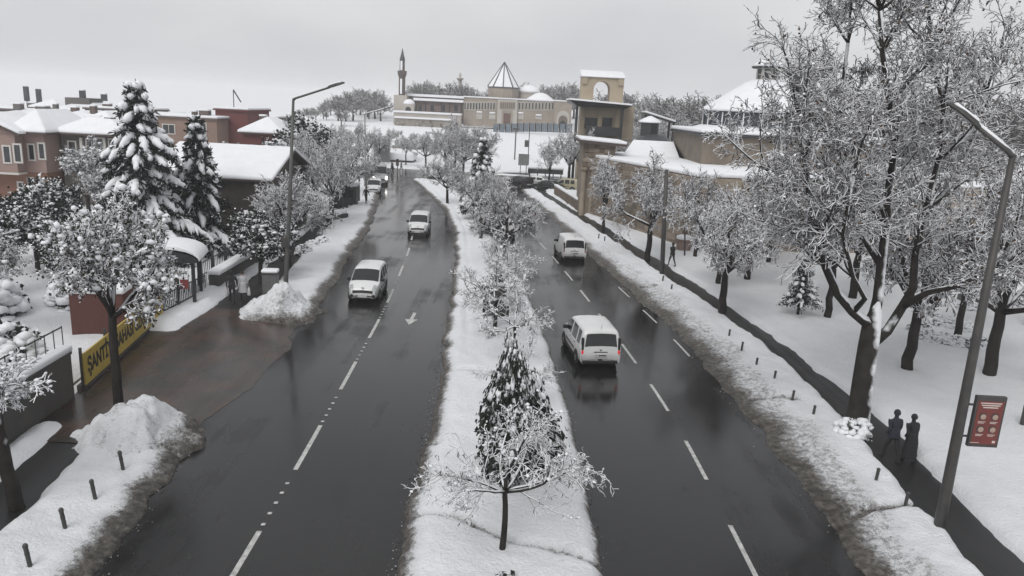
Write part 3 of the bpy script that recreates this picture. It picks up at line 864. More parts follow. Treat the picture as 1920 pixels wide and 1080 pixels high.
T_LEAFY = [make_leafy('leafy', 221+i, 2.5, 0.13, CF_LEAFY2, 1.75, M_LEAF_MIX, 4500, 0.075, 420, (0.03, 0.13), spread=0.06) for i in range(2)]
T_EVER = [make_leafy('ever', 241+i, 1.3, 0.10, CF_LEAFY, 1.1, M_LEAF_DARK, 26000, 0.10, 800, (0.05, 0.15), spread=0.13) for i in range(2)]
# ---- the big plane tree by the right pavement: limbs traced, twigs grown
def big_plane(sk, cf):
    B = Vector((12.85, 25.4, 0.0))
    def P(u, v, dy=0.0):
        q = Yp(u, v, 25.4+dy)-B; return (q.x, q.y, q.z)
    def limb(pts, r0, r1, grow_from=1, sub=1.0, every=1, k=3):
        n = len(pts); rads = [(r0+(r1-r0)*(i/(n-1))**.7)*.86 for i in range(n)]
        sk.paths.append((pts, rads))
        for i in range(grow_from, n):
            d = _nrm([pts[i][q]-pts[i-1][q] for q in range(3)])
            for j in range(k):
                a = math.radians(sk.r.uniform(30, 70))
                dd = sk.child_dir(d, a)
                dd = _nrm((dd[0], dd[1], dd[2]+0.25))
                sk.grow(pts[i], dd, sk.r.uniform(1.3, 2.3)*sub, max(0.05, rads[i]*0.5), 1, cf)
        d = _nrm([pts[-1][q]-pts[-2][q] for q in range(3)])
        sk.grow(pts[-1], d, 2.2*sub, r1*0.9, 1, cf)
    trunk = [(P(1602, 850)[0], 0, -0.4), P(1604, 812), P(1612, 760), P(1620, 700), P(1628, 650), P(1634, 612)]
    sk.paths.append((trunk+[P(1642, 585), P(1648, 566)], [0.66, 0.47, 0.40, 0.37, 0.36, 0.33, .22, .05]))
    limb([P(1634, 612), P(1600, 585, -.2), P(1570, 550, -.5), P(1548, 500, -.8), P(1538, 450, -1.0), P(1520, 380, -1.1), P(1508, 300, -1.0), P(1500, 220, -.8)], 0.24, 0.09, 3)
    limb([P(1634, 612), P(1646, 560, .3), P(1652, 500, .5), P(1662, 420, .6), P(1668, 340, .6), P(1680, 270, .5), P(1668, 190, .3), P(1655, 100, .2), P(1650, 20, 0)], 0.26, 0.09, 3, 1.05)
    limb([P(1628, 650), P(1664, 620, .2), P(1692, 575, .2), P(1712, 540, .1), P(1716, 480, 0), P(1735, 400, .3), P(1760, 300, .5), P(1770, 200, .6), P(1745, 90, .7)], 0.25, 0.08, 4, 1.0)
    limb([P(1692, 575, .2), P(1740, 548, -.5), P(1790, 537, -1.2), P(1840, 515, -1.6), P(1880, 470, -1.8)], 0.16, 0.07, 2, 0.85)
    limb([P(1652, 500, .5), P(1610, 430, 1.6), P(1580, 330, 2.2), P(1575, 200, 2.5), P(1590, 80, 2.4)], 0.14, 0.07, 1, 1.0)
    limb([P(1600, 585, -.2), P(1622, 560, -1.0), P(1600, 520, -1.6), P(1580, 440, -2.0), P(1600, 330, -2.2)], 0.12, 0.06, 2, 0.85)
    limb([P(1735, 400, .3), P(1790, 340, 1.2), P(1830, 250, 1.8), P(1850, 170, 2.0)], 0.13, 0.06, 1, 0.95)
    limb([P(1548, 500, -.8), P(1500, 440, -.5), P(1470, 380, -.3), P(1440, 320, 0)], 0.10, 0.05, 1, 0.8)
CF_BIG = bare_cf(levels=4, thinlvl=2, n=[4, 5, 5, 4, 3], kids=[5, 8, 7, 5, 0], rmin=0.0135, ratio=[0.9, 0.6, 0.55, 0.55])
T_BIG = make_bare('big', 301, 0, 0, CF_BIG, custom=big_plane, sides=3, twig_m=M_TWIG_BIG, leaves=5500, leaf_size=0.09, clumps=1200, csize=(0.025, 0.06), bark_m=M_BARK_WHITE)
place_tree(T_BIG, 'plane_tree', 'huge forked plane tree with snow plastered limbs beside the right pavement', (12.85, 25.4, 0))

# ---- right side
rt = [('tree', T_STREET[0], (11.8, 40.5), 1.05, 0.4, 'forked street tree left of the huge plane tree, dark two-armed trunk'),
      ('tree', T_STREET[1], (10.2, 55.9), 1.12, 1.9, 'street tree with thick dark trunk beside the stone wall and lamp pole'),
      ('tree', T_UP[0], (8.1, 67.9), 1.0, 0.3, 'small street tree with white plastered trunk before the stone portal'),
      ('tree', T_STREET[2], (19.6, 56.6), 0.86, 2.2, 'lawn tree standing beside the row of clipped shrubs'),
      ('tree', T_STREET[0], (18.1, 32.3), 1.25, 3.1, 'lawn tree with dark leaning trunk right behind the huge plane'),
      ('tree', T_UP[1], (17.9, 40.9), 1.2, 1.0, 'slender leaning lawn tree right of the young snowy pine'),
      ('tree', T_STREET[1], (21.6, 32.0), 1.3, 4.1, 'lawn tree whose trunk stands just behind the right lamp post'),
      ('tree', T_UP[0], (23.6, 38.0), 1.15, 5.2, 'thin pale lawn tree behind the low hedge bed'),
      ('tree', T_STREET[2], (21.5, 46.0), 1.25, 0.8, 'lawn tree in front of the domed building'),
      ('tree', T_STREET[0], (29.5, 41.0), 1.45, 2.4, 'tall lawn tree at the right edge of the picture'),
      ('tree', T_STREET[1], (16.0, 50.0), 1.1, 5.5, 'lawn tree between the forked street tree and the wall corner'),
      ('tree', T_UP[0], (14.2, 57.6), 1.0, 2.5, 'small tree right in front of the stone wall corner'),
      ('tree', T_STREET[0], (24.0, 57.5), 0.95, 0.5, 'tree before the far stone wall, below the large dome'),
      ('tree', T_STREET[2], (13.6, 48.2), 0.82, 4.5, 'small lawn tree just inside the right pavement past the forked tree'),
      ('tree', T_UP[1], (27.0, 52.0), 1.4, 3.5, 'upright tree close to the wall of the domed building')]
for nm, T, (x, y), s, rz, lab in rt:
    place_tree(T, nm, lab, (x, y, 0), rz, s)
T_PINE = make_conifer(401, 3.8, 1.15, 9, 9, 0.35, 0.9, 0.08, 0.28, 0.15, 1.0, slabw=0.11)
place_tree(T_PINE, 'young_pine', 'young snowy pine on the right lawn left of the huge plane tree', (16.3, 41.1, 0), 0.4)

T_BASE = make_shrub(531, 0.75, 0.6, 0.75, 500, 0.09, 90, (0.08, 0.2), M_LEAF_MIX)
place_tree(T_BASE, 'shrub', 'snow smothered shoots at the foot of the huge plane tree', (12.35, 24.75, 0.1), 0.4, 1.0, cat='shrub')
# ---- left side
CF_NEAR = bare_cf(limbs=6, limb_el=(10, 45), levels=4, n=[4, 6, 5, 4, 3], kids=[5, 7, 7, 5, 0], rmin=0.011, jit=[.05, .12, .18, .22, .25], trop=[.1, .03, 0, -.02, -.04])
T_NEAR = make_bare('near', 271, 3.0, 0.17, CF_NEAR, 1.35, clumps=500, csize=(.03, .07))
lt = [('tree', T_NEAR, (-12.7, 17.6), 1.0, 1.2, 'leaning bare tree in the near left corner by the concrete wall', (0.0, -0.12)),
      ('tree', T_LEAFY[0], (-13.5, 24.2), 1.12, 0.4, 'snow laden leafy tree in front of the yellow banner', None),
      ('tree', T_STREET[2], (-14.6, 47.4), 0.92, 0.2, 'street tree behind the left lamp post', None),
      ('tree', T_STREET[1], (-16.1, 64.8), 1.08, 2.0, 'street tree by the small litter bin on the left verge', None),
      ('tree', T_STREET[0], (-17.0, 74.5), 1.05, 3.0, 'street tree on the left verge before the white parked car', None),
      ('tree', T_STREET[2], (-20.5, 70.0), 1.15, 1.0, 'tree inside the plot behind the left pavement, past the wooden house', None),
      ('tree', T_STREET[1], (-23.5, 86.0), 1.15, 4.0, 'street tree left of the silver minibus', None),
      ('tree', T_UP[0], (-28.5, 92.0), 1.15, 4.4, 'tree left of the cars, behind the street trees', None),
      ('tree', T_LEAFY[1], (-35.5, 61.5), 1.25, 1.1, 'snowy leafy tree in front of the pink house', None),
      ('tree', T_UP[1], (-32.0, 60.5), 0.95, 2.1, 'bare snowy tree in front of the grey house', None),
      ('tree', T_LEAFY[1], (-18.6, 21.2), 0.86, 2.6, 'snow laden tree in the garden behind the concrete wall', None),
      ('tree', T_LEAFY[0], (-22.5, 31.0), 0.92, 3.6, 'snowy leafy tree in the garden left of the gate', None)]
for nm, T, (x, y), s, rz, lab, tl in lt:
    place_tree(T, nm, lab, (x, y, 0), rz, s, tilt=tl, sz=s*1.22 if 'banner' in lab else None)
T_FIR = make_conifer(421, 11.0, 3.9, 17, 13, 0.62, 1.0, 0.2, 0.05, 0.34, 0.8, slabw=0.25)
T_FIR2 = make_conifer(431, 9.8, 2.5, 16, 11, 0.95, 0.55, 0.18, 0.05, 0.34, 1.5, slabw=0.24)
place_tree(T_FIR, 'fir_tree', 'tall dark fir with boughs bent under thick snow, left of the wooden house', (-23.6, 47.0, 0), 0.3, 1.0, cat='fir', sz=1.07)
place_tree(T_FIR2, 'fir_tree', 'narrower dark fir standing against the wooden house', (-21.5, 50.3, 0), 1.3, 1.0, cat='fir')
place_tree(T_FIR2, 'fir_tree', 'dark fir cut by the left edge of the picture', (-26.6, 35.5, 0), 2.3, 0.72, cat='fir')
place_tree(T_EVER[0], 'evergreen_tree', 'dark evergreen with snow pads beside the grey utility cabinet', (-14.9, 43.0, 0), 0.6, 1.32)
place_tree(T_EVER[1], 'evergreen_tree', 'snow capped evergreen left of the leafy tree, before the pink house', (-27.5, 42.0, 0), 1.6, 1.35)
place_tree(T_EVER[0], 'evergreen_tree', 'round snow capped evergreen beside the big blue container', (-24.5, 40.5, 0), 2.6, 1.1)
place_tree(T_EVER[0], 'evergreen_tree', 'dark evergreen at the left edge above the garden shrubs', (-29.5, 45.5, 0), 3.6, 1.6)
place_tree(T_EVER[1], 'evergreen_tree', 'dark evergreen low in front of the pink house', (-33.5, 54.0, 0), 5.6, 1.25)
place_tree(T_LEAFY[0], 'tree', 'snowy garden tree between the pink house and the tall fir', (-30.5, 55.0, 0), 5.6, 0.95)
place_tree(T_EVER[1], 'evergreen_tree', 'tall evergreen rising behind the left row of street trees', (-24.0, 82.0, 0), 4.6, 2.6)
T_SHRUB = [make_shrub(501+i, 1.3, 1.3, 1.5, 4200, 0.15, 260, (0.12, 0.3), M_LEAF_DARK) for i in range(2)]
for i, (x, y, s, lab) in enumerate([(-17.4, 24.6, 1.0, 'snow covered shrub behind the near end of the yellow banner'), (-17.0, 20.3, 0.9, 'snow covered shrub right behind the concrete wall top'),
                                    (-19.5, 27.0, 1.2, 'broad snow covered shrub in the garden behind the banner'), (-21.6, 36.6, 1.3, 'snow covered shrub near the gate house'),
                                    (-25.0, 33.5, 1.5, 'large snow covered shrub left of the leafy garden tree'), (-22.0, 24.5, 1.3, 'snow covered shrub at the left edge behind the concrete wall')]):
    place_tree(T_SHRUB[i % 2], 'shrub', lab, (x, y, 0.1), i*1.1, s, cat='shrub')

# ---- median
CF_M1 = bare_cf(limbs=6, limb_el=(10, 48), levels=4, thinlvl=2, n=[4, 6, 5, 4, 3], kids=[4, 7, 6, 5, 0], rmin=0.0078, jit=[.05, .11, .18, .25, .3], trop=[.1, .04, .0, -.03, -.05])
T_M1 = make_bare('m1', 205, 1.55, 0.062, CF_M1, 1.3, clumps=260, csize=(0.02, 0.05), sides=4)
mt = [('tree', T_M1, (0.1, 16.5), 1.2, 0.7, 'thin bare tree nearest the camera in the snowy median'),
      ('tree', T_MED[1], (0.2, 30.5), 1.25, 2.2, 'thin bare tree in the median level with the near right van'),
      ('tree', T_MED[2], (-0.7, 34.0), 1.35, 4.0, 'thin snowy tree in the median behind the dark signs'),
      ('tree', T_MED[0], (0.5, 25.6), 0.9, 3.0, 'thin bare sapling in the median right behind the dark evergreen'),
      ('tree', T_STREET[1], (-0.6, 52.5), 0.86, 2.9, 'white trunked tree in the median beside the white saloon car'),
      ('tree', T_UP[1], (-2.8, 60.6), 0.92, 0.3, 'tree with a short dark trunk in the median'),
      ('tree', T_MED[2], (-0.3, 41.5), 1.15, 1.4, 'thin snowy tree in the median past the dark board'),
      ('tree', T_MED[1], (-1.0, 46.5), 1.1, 5.1, 'thin snowy tree in the median before the white trunked one'),
      ('tree', T_STREET[0], (-7.6, 82.0), 0.80, 1.4, 'tree at the far bend of the median'),
      ('tree', T_STREET[2], (-6.0, 112.5), 1.15, 1.4, 'round crowned tree beyond the end of the median'),
      ('tree', T_STREET[1], (-11.0, 131.0), 1.25, 2.4, 'round crowned tree at the foot of the hill, left of the snow slope'),
      ('tree', T_STREET[0], (7.6, 112.0), 1.2, 3.4, 'round crowned tree left of the tan tower'),
      ('tree', T_UP[0], (12.5, 108.0), 1.0, 3.9, 'tree beside the tan tower and the parked cars'),
      ('tree', T_UP[0], (4.5, 107.0), 0.9, 0.9, 'small tree by the parked cars beyond the bend')]
for nm, T, (x, y), s, rz, lab in mt:
    place_tree(T, nm, lab, (x, y, 0), rz, s)
T_EVM = make_leafy('evm', 449, 0.9, 0.07, CF_UP, 1.05, M_LEAF_DARK, 34000, 0.075, 1700, (0.04, 0.14), spread=0.12)
_v = np.array([v.co[:] for v in T_EVM['leaves'].vertices]); _z = np.percentile(_v[:, 2], [2, 99.5]); _r = np.percentile(np.hypot(_v[:, 0], _v[:, 1]), 95)
_s = 3.55/(_z[1]-_z[0])
for _k in ('leaves', 'snow', 'crown'):                 # draw the crown in towards its tip
    _m = T_EVM[_k]; _c = np.empty(len(_m.vertices)*3, np.float32); _m.vertices.foreach_get('co', _c); _c = _c.reshape(-1, 3)
    _t = np.clip((_c[:, 2]-_z[0])/(_z[1]-_z[0]), 0, 1); _f = 1.12-0.82*_t**1.2; _c[:, 0] *= _f; _c[:, 1] *= _f
    _m.vertices.foreach_set('co', _c.ravel()); _m.update()
place_tree(T_EVM, 'evergreen_shrub', 'dark evergreen with snow lumps behind the nearest median tree', (0.1, 20.4, 4.25-_z[1]*_s), 0.5, 1.2/_r, cat='evergreen', sz=_s)
place_tree(T_EVER[0], 'evergreen_shrub', 'small dark evergreen behind the median signs', (-0.35, 38.6, 0), 1.5, 0.75, cat='evergreen')
T_CEDAR = make_conifer(451, 8.3, 2.2, 13, 11, 0.5, 1.0, 0.13, 0.15, 0.3, 0.9, slabw=0.24)
place_tree(T_CEDAR, 'conifer', 'tall snow covered conifer in the median past the white saloon car', (-3.4, 71.5, 0), 0.5, 1.0)
place_tree(T_CEDAR, 'conifer', 'smaller snow covered conifer in the median before the bend', (-2.2, 63.5, 0), 1.9, 0.72)
T_SPRIG = make_shrub(521, 0.55, 0.4, 0.5, 150, 0.16, 6, (0.05, 0.1), M_LEAF_DARK)
place_tree(T_SPRIG, 'shrub', 'dark sprig poking from the median snow at the bottom edge', (0.15, 15.2, 0.15), 0.0, 0.8, cat='shrub')
for i, (u, v, s, lab) in enumerate([(815, 333, 1.0, 'dark shrub on the snow where the median begins'), (800, 328, 0.7, 'tiny dark shrub next to the median end shrub'), (840, 342, 1.0, 'low dark hedge piece on the median end')]):
    p = G(u, v); place_tree(T_SHRUB[i % 2], 'shrub', lab, (p.x, p.y, 0.1), i, 0.7*s, cat='shrub')
for i, (u, v, s) in enumerate([(570, 480, 0.85), (585, 470, 0.8), (603, 462, 0.8)]):
    p = G(u, v); place_tree(T_SHRUB[i % 2], 'hedge_bush', ['nearest', 'middle', 'farthest'][i]+' snowed-in hedge bush on the left verge past the lamp post', (p.x, p.y, 0.1), i, 0.55*s, cat='bush', group='left verge hedge bushes')

# clipped shrubs in front of the stone wall, hedge bed on the lawn
for i, (u, v) in enumerate([(1302, 477), (1332, 477), (1360, 477), (1390, 478), (1417, 479)]):
    p = G(u, v); place_tree(T_SHRUB[i % 2], 'clipped_shrub', ordinal(i)+' small round shrub from the left along the stone wall', (p.x, p.y, 0.2), i, 0.48, cat='shrub', group='clipped shrubs along the stone wall', sz=0.62)
hb = [(1722, 632), (1738, 646), (1756, 652), (1775, 657), (1793, 660), (1812, 664), (1830, 662), (1752, 618), (1776, 622), (1805, 628), (1815, 590)]
for i, (u, v) in enumerate(sorted(hb)):
    p = G(u, v); place_tree(T_SHRUB[i % 2], 'hedge_bush', ordinal(i)+' low dark bush from the left in the hedge bed on the right lawn', (p.x, p.y, 0.15), i*0.7, 0.5, cat='bush', group='hedge bed bushes on the right lawn', sz=0.45)

# ---- trees on the hill and behind the buildings
rr = random.Random(9)
GRP_N = {}
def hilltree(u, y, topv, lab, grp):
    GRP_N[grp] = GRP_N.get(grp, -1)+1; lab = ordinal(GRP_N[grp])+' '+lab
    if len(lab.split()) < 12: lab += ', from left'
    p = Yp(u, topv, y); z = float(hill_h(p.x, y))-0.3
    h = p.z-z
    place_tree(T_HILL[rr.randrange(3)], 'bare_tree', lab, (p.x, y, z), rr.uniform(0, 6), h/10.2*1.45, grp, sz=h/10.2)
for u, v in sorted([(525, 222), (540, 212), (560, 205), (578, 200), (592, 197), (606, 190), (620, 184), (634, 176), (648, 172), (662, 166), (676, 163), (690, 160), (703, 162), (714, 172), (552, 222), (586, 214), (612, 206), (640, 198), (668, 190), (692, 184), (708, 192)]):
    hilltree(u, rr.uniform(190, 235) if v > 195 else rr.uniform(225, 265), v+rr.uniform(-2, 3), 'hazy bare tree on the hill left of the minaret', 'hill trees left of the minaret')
for i, (u, y, v) in enumerate([(738, 172, 236), (752, 182, 240), (776, 176, 244), (800, 186, 242), (822, 178, 240), (846, 190, 238), (868, 182, 236), (890, 188, 234), (908, 178, 240)]):
    p = Yp(u, v, y); z = float(hill_h(p.x, y)); place_tree([T_STREET, T_UP][i % 2][i % 2], 'tree', ordinal(i)+' snowy tree from the left on the slope under the terrace wall', (p.x, y, z-.2), i*1.7, (p.z-z)/8.8*1.15, 'trees on the slope under the terrace wall')
for u, v in sorted([(772, 160), (782, 155), (792, 152), (802, 150), (812, 150), (822, 152), (832, 157)]):
    hilltree(u, rr.uniform(255, 275), v, 'hazy bare tree behind the long mosque roof right of the minaret', 'trees behind the mosque roof')
for u, v in sorted([(850, 156), (860, 151), (870, 150), (882, 154)]):
    hilltree(u, rr.uniform(250, 265), v, 'hazy bare tree around the small lantern tower', 'trees at the lantern tower')
for u, v in sorted([(975, 155), (992, 152), (1008, 156), (1026, 154), (1045, 151), (1062, 152), (1080, 155), (1015, 162), (1052, 160), (910, 158)]):
    hilltree(u, rr.uniform(255, 285), v, 'hazy bare tree behind the mosque domes', 'trees behind the domes')
for u, v in sorted([(1490, 150), (1540, 170), (1585, 140), (1640, 165), (1690, 150), (1740, 165), (1790, 150), (1840, 170), (1890, 155), (1915, 175), (1520, 200), (1600, 205), (1680, 200), (1760, 205), (1850, 205)]):
    hilltree(u, rr.uniform(95, 130), v, 'bare tree from the left far behind the right park', 'trees far behind the right park')
for u, v in sorted([(1135, 166), (1184, 170), (1192, 164), (1208, 176), (1228, 188), (1246, 174), (1262, 172), (1280, 180), (1300, 174), (1322, 168), (1338, 178), (1352, 186), (1216, 196), (1270, 192), (1310, 190)]):
    hilltree(u, rr.uniform(170, 235), v, 'hazy bare tree between the tan tower and the large dome', 'trees right of the tan tower')
for i, (u, y, v, s) in enumerate([(1205, 118, 215, 1), (1225, 125, 195, 1), (1250, 118, 205, 1), (1275, 122, 200, 1), (1300, 112, 205, 1), (1320, 120, 200, 1)]):
    p = Yp(u, v, y); place_tree([T_STREET, T_UP][i % 2][i % 2], 'tree', ordinal(i)+' snowy tree from the left beyond the dark dome', (p.x, y, 0), i*1.3, p.z/8.4, 'snowy trees beyond the dark dome')
for i, (u, y, v) in enumerate([(556, 92, 232), (590, 104, 228), (628, 108, 222), (655, 118, 226), (600, 128, 215), (690, 126, 222), (640, 140, 214), (712, 138, 226), (672, 150, 214), (728, 152, 232), (770, 150, 240), (800, 158, 236), (835, 150, 232), (868, 146, 226), (838, 113, 221), (872, 112, 214), (800, 128, 234), (762, 136, 240)]):
    p = Yp(u, v, y); place_tree([T_STREET, T_UP][i % 3 == 2][i % 2], 'tree', 'snowy tree among those below the mosque terrace, '+ordinal(i)+' counted from the left road', (p.x, y, float(hill_h(p.x, y))), i*1.3, (p.z-float(hill_h(p.x, y)))/8.8, 'trees between left road and hill')
for i, (u, y, v) in enumerate([(395, 78, 262), (412, 80, 258), (430, 82, 252), (448, 82, 255), (470, 84, 262)]):
    p = Yp(u, v, y); place_tree(T_LEAFY[i % 2], 'tree', ordinal(i)+' low snowy tree from the left behind the wooden house roof', (p.x, y, 0), i*1.7, p.z/6.3, 'low trees behind the wooden house')
# ================================================================== BUILDINGS
M_GLASS = mat('window_glass', (0.02, 0.022, 0.025), (0.035, 0.038, 0.042), 1.5, 0.12)
M_FRAME = mat('white_frame', (0.55, 0.53, 0.50), None, 8, 0.6)
M_DARKWOOD = mat('dark_wood', (0.055, 0.045, 0.038), (0.032, 0.027, 0.024), 3, 0.8, bump=0.3)
M_EAVE = mat('eave_brown', (0.07, 0.05, 0.042), None, 5, 0.7)
M_ASHLAR = mat('ashlar_stone', (0.27, 0.225, 0.175), (0.17, 0.14, 0.112), 0.7, 0.85, bump=0.5, bscale=9, per_obj=0.28)
M_ASHLAR_D = mat('ashlar_dark', (0.17, 0.13, 0.10), (0.11, 0.085, 0.065), 1.3, 0.85, bump=0.5, bscale=9, per_obj=0.2)
M_JOINT = mat('stone_joint', (0.15, 0.125, 0.10), None, 2, 0.9)
M_TAN = mat('tan_render', (0.40, 0.335, 0.245), (0.34, 0.28, 0.205), 0.6, 0.85, bump=0.2)
M_CANOPY = mat('dark_canopy', (0.028, 0.03, 0.033), None, 2, 0.5)
M_LEAD = mat('lead_sheet', (0.035, 0.038, 0.046), (0.05, 0.053, 0.06), 2, 0.45)
M_DOME = mat('lead_ribs', (0.045, 0.052, 0.064), None, 2, 0.5)

def snow_bevel(mb, name, parent, b=0.10):
    return mb.build(name, M_SNOW, parent, True, b, seg=3)
def hip(x0, x1, y0, y1, z, h, ov, thick, rf=0.5):
    """solid hipped roof; the ridge runs along the longer side"""
    x0 -= ov; x1 += ov; y0 -= ov; y1 += ov
    w, d = x1-x0, y1-y0
    if w >= d: r0 = (x0+d*rf, (y0+y1)/2); r1 = (x1-d*rf, (y0+y1)/2)
    else: r0 = ((x0+x1)/2, y0+w*rf); r1 = ((x0+x1)/2, y1-w*rf)
    vs = [(x0, y0, z), (x1, y0, z), (x1, y1, z), (x0, y1, z), (x0, y0, z+thick), (x1, y0, z+thick), (x1, y1, z+thick), (x0, y1, z+thick),
          (r0[0], r0[1], z+thick+h), (r1[0], r1[1], z+thick+h)]
    if w >= d: fs = [(4, 5, 9, 8), (5, 6, 9), (6, 7, 8, 9), (7, 4, 8)]
    else: fs = [(4, 5, 8), (5, 6, 9, 8), (6, 7, 9), (7, 4, 8, 9)]
    return MB().add(vs, [(3, 2, 1, 0), (0, 1, 5, 4), (1, 2, 6, 5), (2, 3, 7, 6), (3, 0, 4, 7)]+fs)
def window(parent, x0, x1, z0, z1, y, frame=M_FRAME, fw=0.12, mull=1, out=0.06, arch=False):
    mb = MB(); mb.box(x0-fw, x0, y-out, y+.03, z0-fw, z1+fw).box(x1, x1+fw, y-out, y+.03, z0-fw, z1+fw)
    mb.box(x0, x1, y-out, y+.03, z1, z1+fw).box(x0, x1, y-out-0.03, y+.03, z0-fw, z0)
    for i in range(mull):
        xm = x0+(x1-x0)*(i+1)/(mull+1); mb.box(xm-0.03, xm+0.03, y-out*0.7, y+.02, z0, z1)
    w = mb.build('window', frame, parent)
    MB().box(x0, x1, y-0.012, y+0.02, z0, z1).build('pane', M_GLASS, w)
    return w
def roof_snow_hip(parent, x0, x1, y0, y1, z, h, ov=0.5, t=0.28, m=M_EAVE, rf=0.5):
    r = hip(x0, x1, y0, y1, z, h, ov, 0.12, rf).build('roof', m, parent)
    snow_bevel(hip(x0, x1, y0, y1, z+0.125, h, ov-0.03, t, rf), 'roof_snow', r, 0.14)
    return r

# ---- pink house
M_PINK = mat('pink_render', (0.28, 0.195, 0.17), (0.24, 0.17, 0.148), 0.8, 0.85, bump=0.2)
M_ORANGE = mat('orange_render', (0.21, 0.105, 0.07), (0.175, 0.09, 0.062), 0.8, 0.85, bump=0.2)
Yh = 66.0
t = thing('house', 'pink two storey house with orange ground floor at the left edge', 'house', (0, 0, 0))
xa, xb = Yp(-60, 300, Yh).x, Yp(86, 300, Yh).x
xm = Yp(47, 300, Yh).x
ze, zb = Yp(40, 250, Yh).z, Yp(40, 322, Yh).z
MB().box(xa, xb, Yh, Yh+7, zb, ze).build('upper_wall', M_PINK, t)
MB().box(xa+.1, xb-.1, Yh+.15, Yh+6.9, -0.2, zb).build('lower_wall', M_ORANGE, t)
MB().box(xa, xm, Yh-1.1, Yh-0.003, zb+0.02, ze).build('bay', M_PINK, t)
MB().box(xa-.1, xm+.12, Yh-1.2, Yh-0.004, zb-.16, zb+.018).build('ledge', M_FRAME, t)
for (u0, u1, v0, v1, yy) in [(8, 19, 275, 304, Yh-1.1), (28, 39, 272, 303, Yh-1.1), (55, 64, 272, 299, Yh), (74, 83, 270, 297, Yh), (36, 43, 343, 362, Yh+.15), (56, 64, 381, 392, Yh+.15), (73, 81, 379, 390, Yh+.15), (55, 63, 335, 358, Yh+.15)]:
    a, b, c, d = wrect(u0, v0, u1, v1, yy); window(t, a, b, c, d, yy, mull=0, fw=0.14)
roof_snow_hip(t, xa+4.5, xb, Yh, Yh+7, ze, 1.75, 0.6, 0.3)
gx0, gx1 = xm-5.2, xm+0.3                       # cross gable over the bay
r = MB().prism([(gx0, ze), (gx1, ze), ((gx0+gx1)/2, ze+1.25)], Yh-1.2, Yh+3).build('gable', M_PINK, t)
snow_bevel(MB().prism([(gx0-.4, ze-.02), (gx0-.4, ze+.28), ((gx0+gx1)/2, ze+1.75), (gx1+.4, ze+.28), (gx1+.4, ze-.02), ((gx0+gx1)/2, ze+1.3)], Yh-1.5, Yh+4), 'roof_snow', r, 0.1)
MB().prism([(gx0-.42, ze-.2), (gx0-.42, ze-.03), ((gx0+gx1)/2, ze+1.28), (gx1+.42, ze-.03), (gx1+.42, ze-.2), ((gx0+gx1)/2, ze+1.08)], Yh-1.56, Yh-1.3).build('barge_board', M_EAVE, r)

# ---- grey-brown house next to it
M_GREYH = mat('grey_render', (0.105, 0.095, 0.085), (0.08, 0.072, 0.066), 0.8, 0.85, bump=0.2)
Yh = 68.0
t = thing('house', 'grey brown house with snowy hipped roof and dormers beside the pink house', 'house', (0, 0, 0))
xa, xb = Yp(118, 300, Yh).x, Yp(226, 300, Yh).x
ze = Yp(170, 254, Yh).z
MB().box(xa, xb, Yh, Yh+7, -0.2, ze).build('wall', M_GREYH, t)
for i, (u0, u1, v0, v1) in enumerate([(164, 176, 262, 290), (182, 194, 260, 288), (206, 216, 262, 288), (166, 182, 326, 352), (130, 142, 266, 292)]):
    a, b, c, d = wrect(u0, v0, u1, v1, Yh); window(t, a, b, c, d, Yh, fw=0.12, mull=0)
for u in (157, 200):
    a, b, c, d = wrect(u-2.5, 258, u+2.5, 352, Yh); MB().box(a, b, Yh-.2, Yh-.003, c, d).build('pilaster', M_FRAME, t)
rf = roof_snow_hip(t, xa+.4, xb, Yh, Yh+7, ze, 1.8, 0.75, 0.3)
a = Yp(182, 230, Yh+2).x
MB().box(a-.6, a+.6, Yh+1.5, Yh+3.5, ze+0.3, ze+1.5).build('dormer', M_GREYH, rf)
snow_bevel(MB().box(a-.8, a+.8, Yh+1.3, Yh+3.7, ze+1.5, ze+1.8), 'dormer_snow', rf, 0.12)
a = Yp(212, 235, Yh+2).x
MB().box(a-.35, a+.35, Yh+1.2, Yh+1.9, ze+0.7, ze+1.6).build('chimney', M_DARKWOOD, rf)
a = Yp(97, 228, Yh+3).x
mb = MB().box(a-.8, a+.8, Yh+3, Yh+4.5, ze-2, ze+1.7)
MR = mat('red_chimney', (0.26, 0.06, 0.055), None, 2, 0.8)
t2 = thing('chimney_stack', 'broad red chimney stack between the pink and grey houses', 'chimney', (a, Yh+3.7, ze-2))
MB().box(-.8, .8, -.75, .75, -ze+1.8, 3.7).build('stack', MR, t2)
snow_bevel(MB().box(-.9, .9, -.85, .85, 3.71, 4.0), 'snow_cap', t2, 0.1)

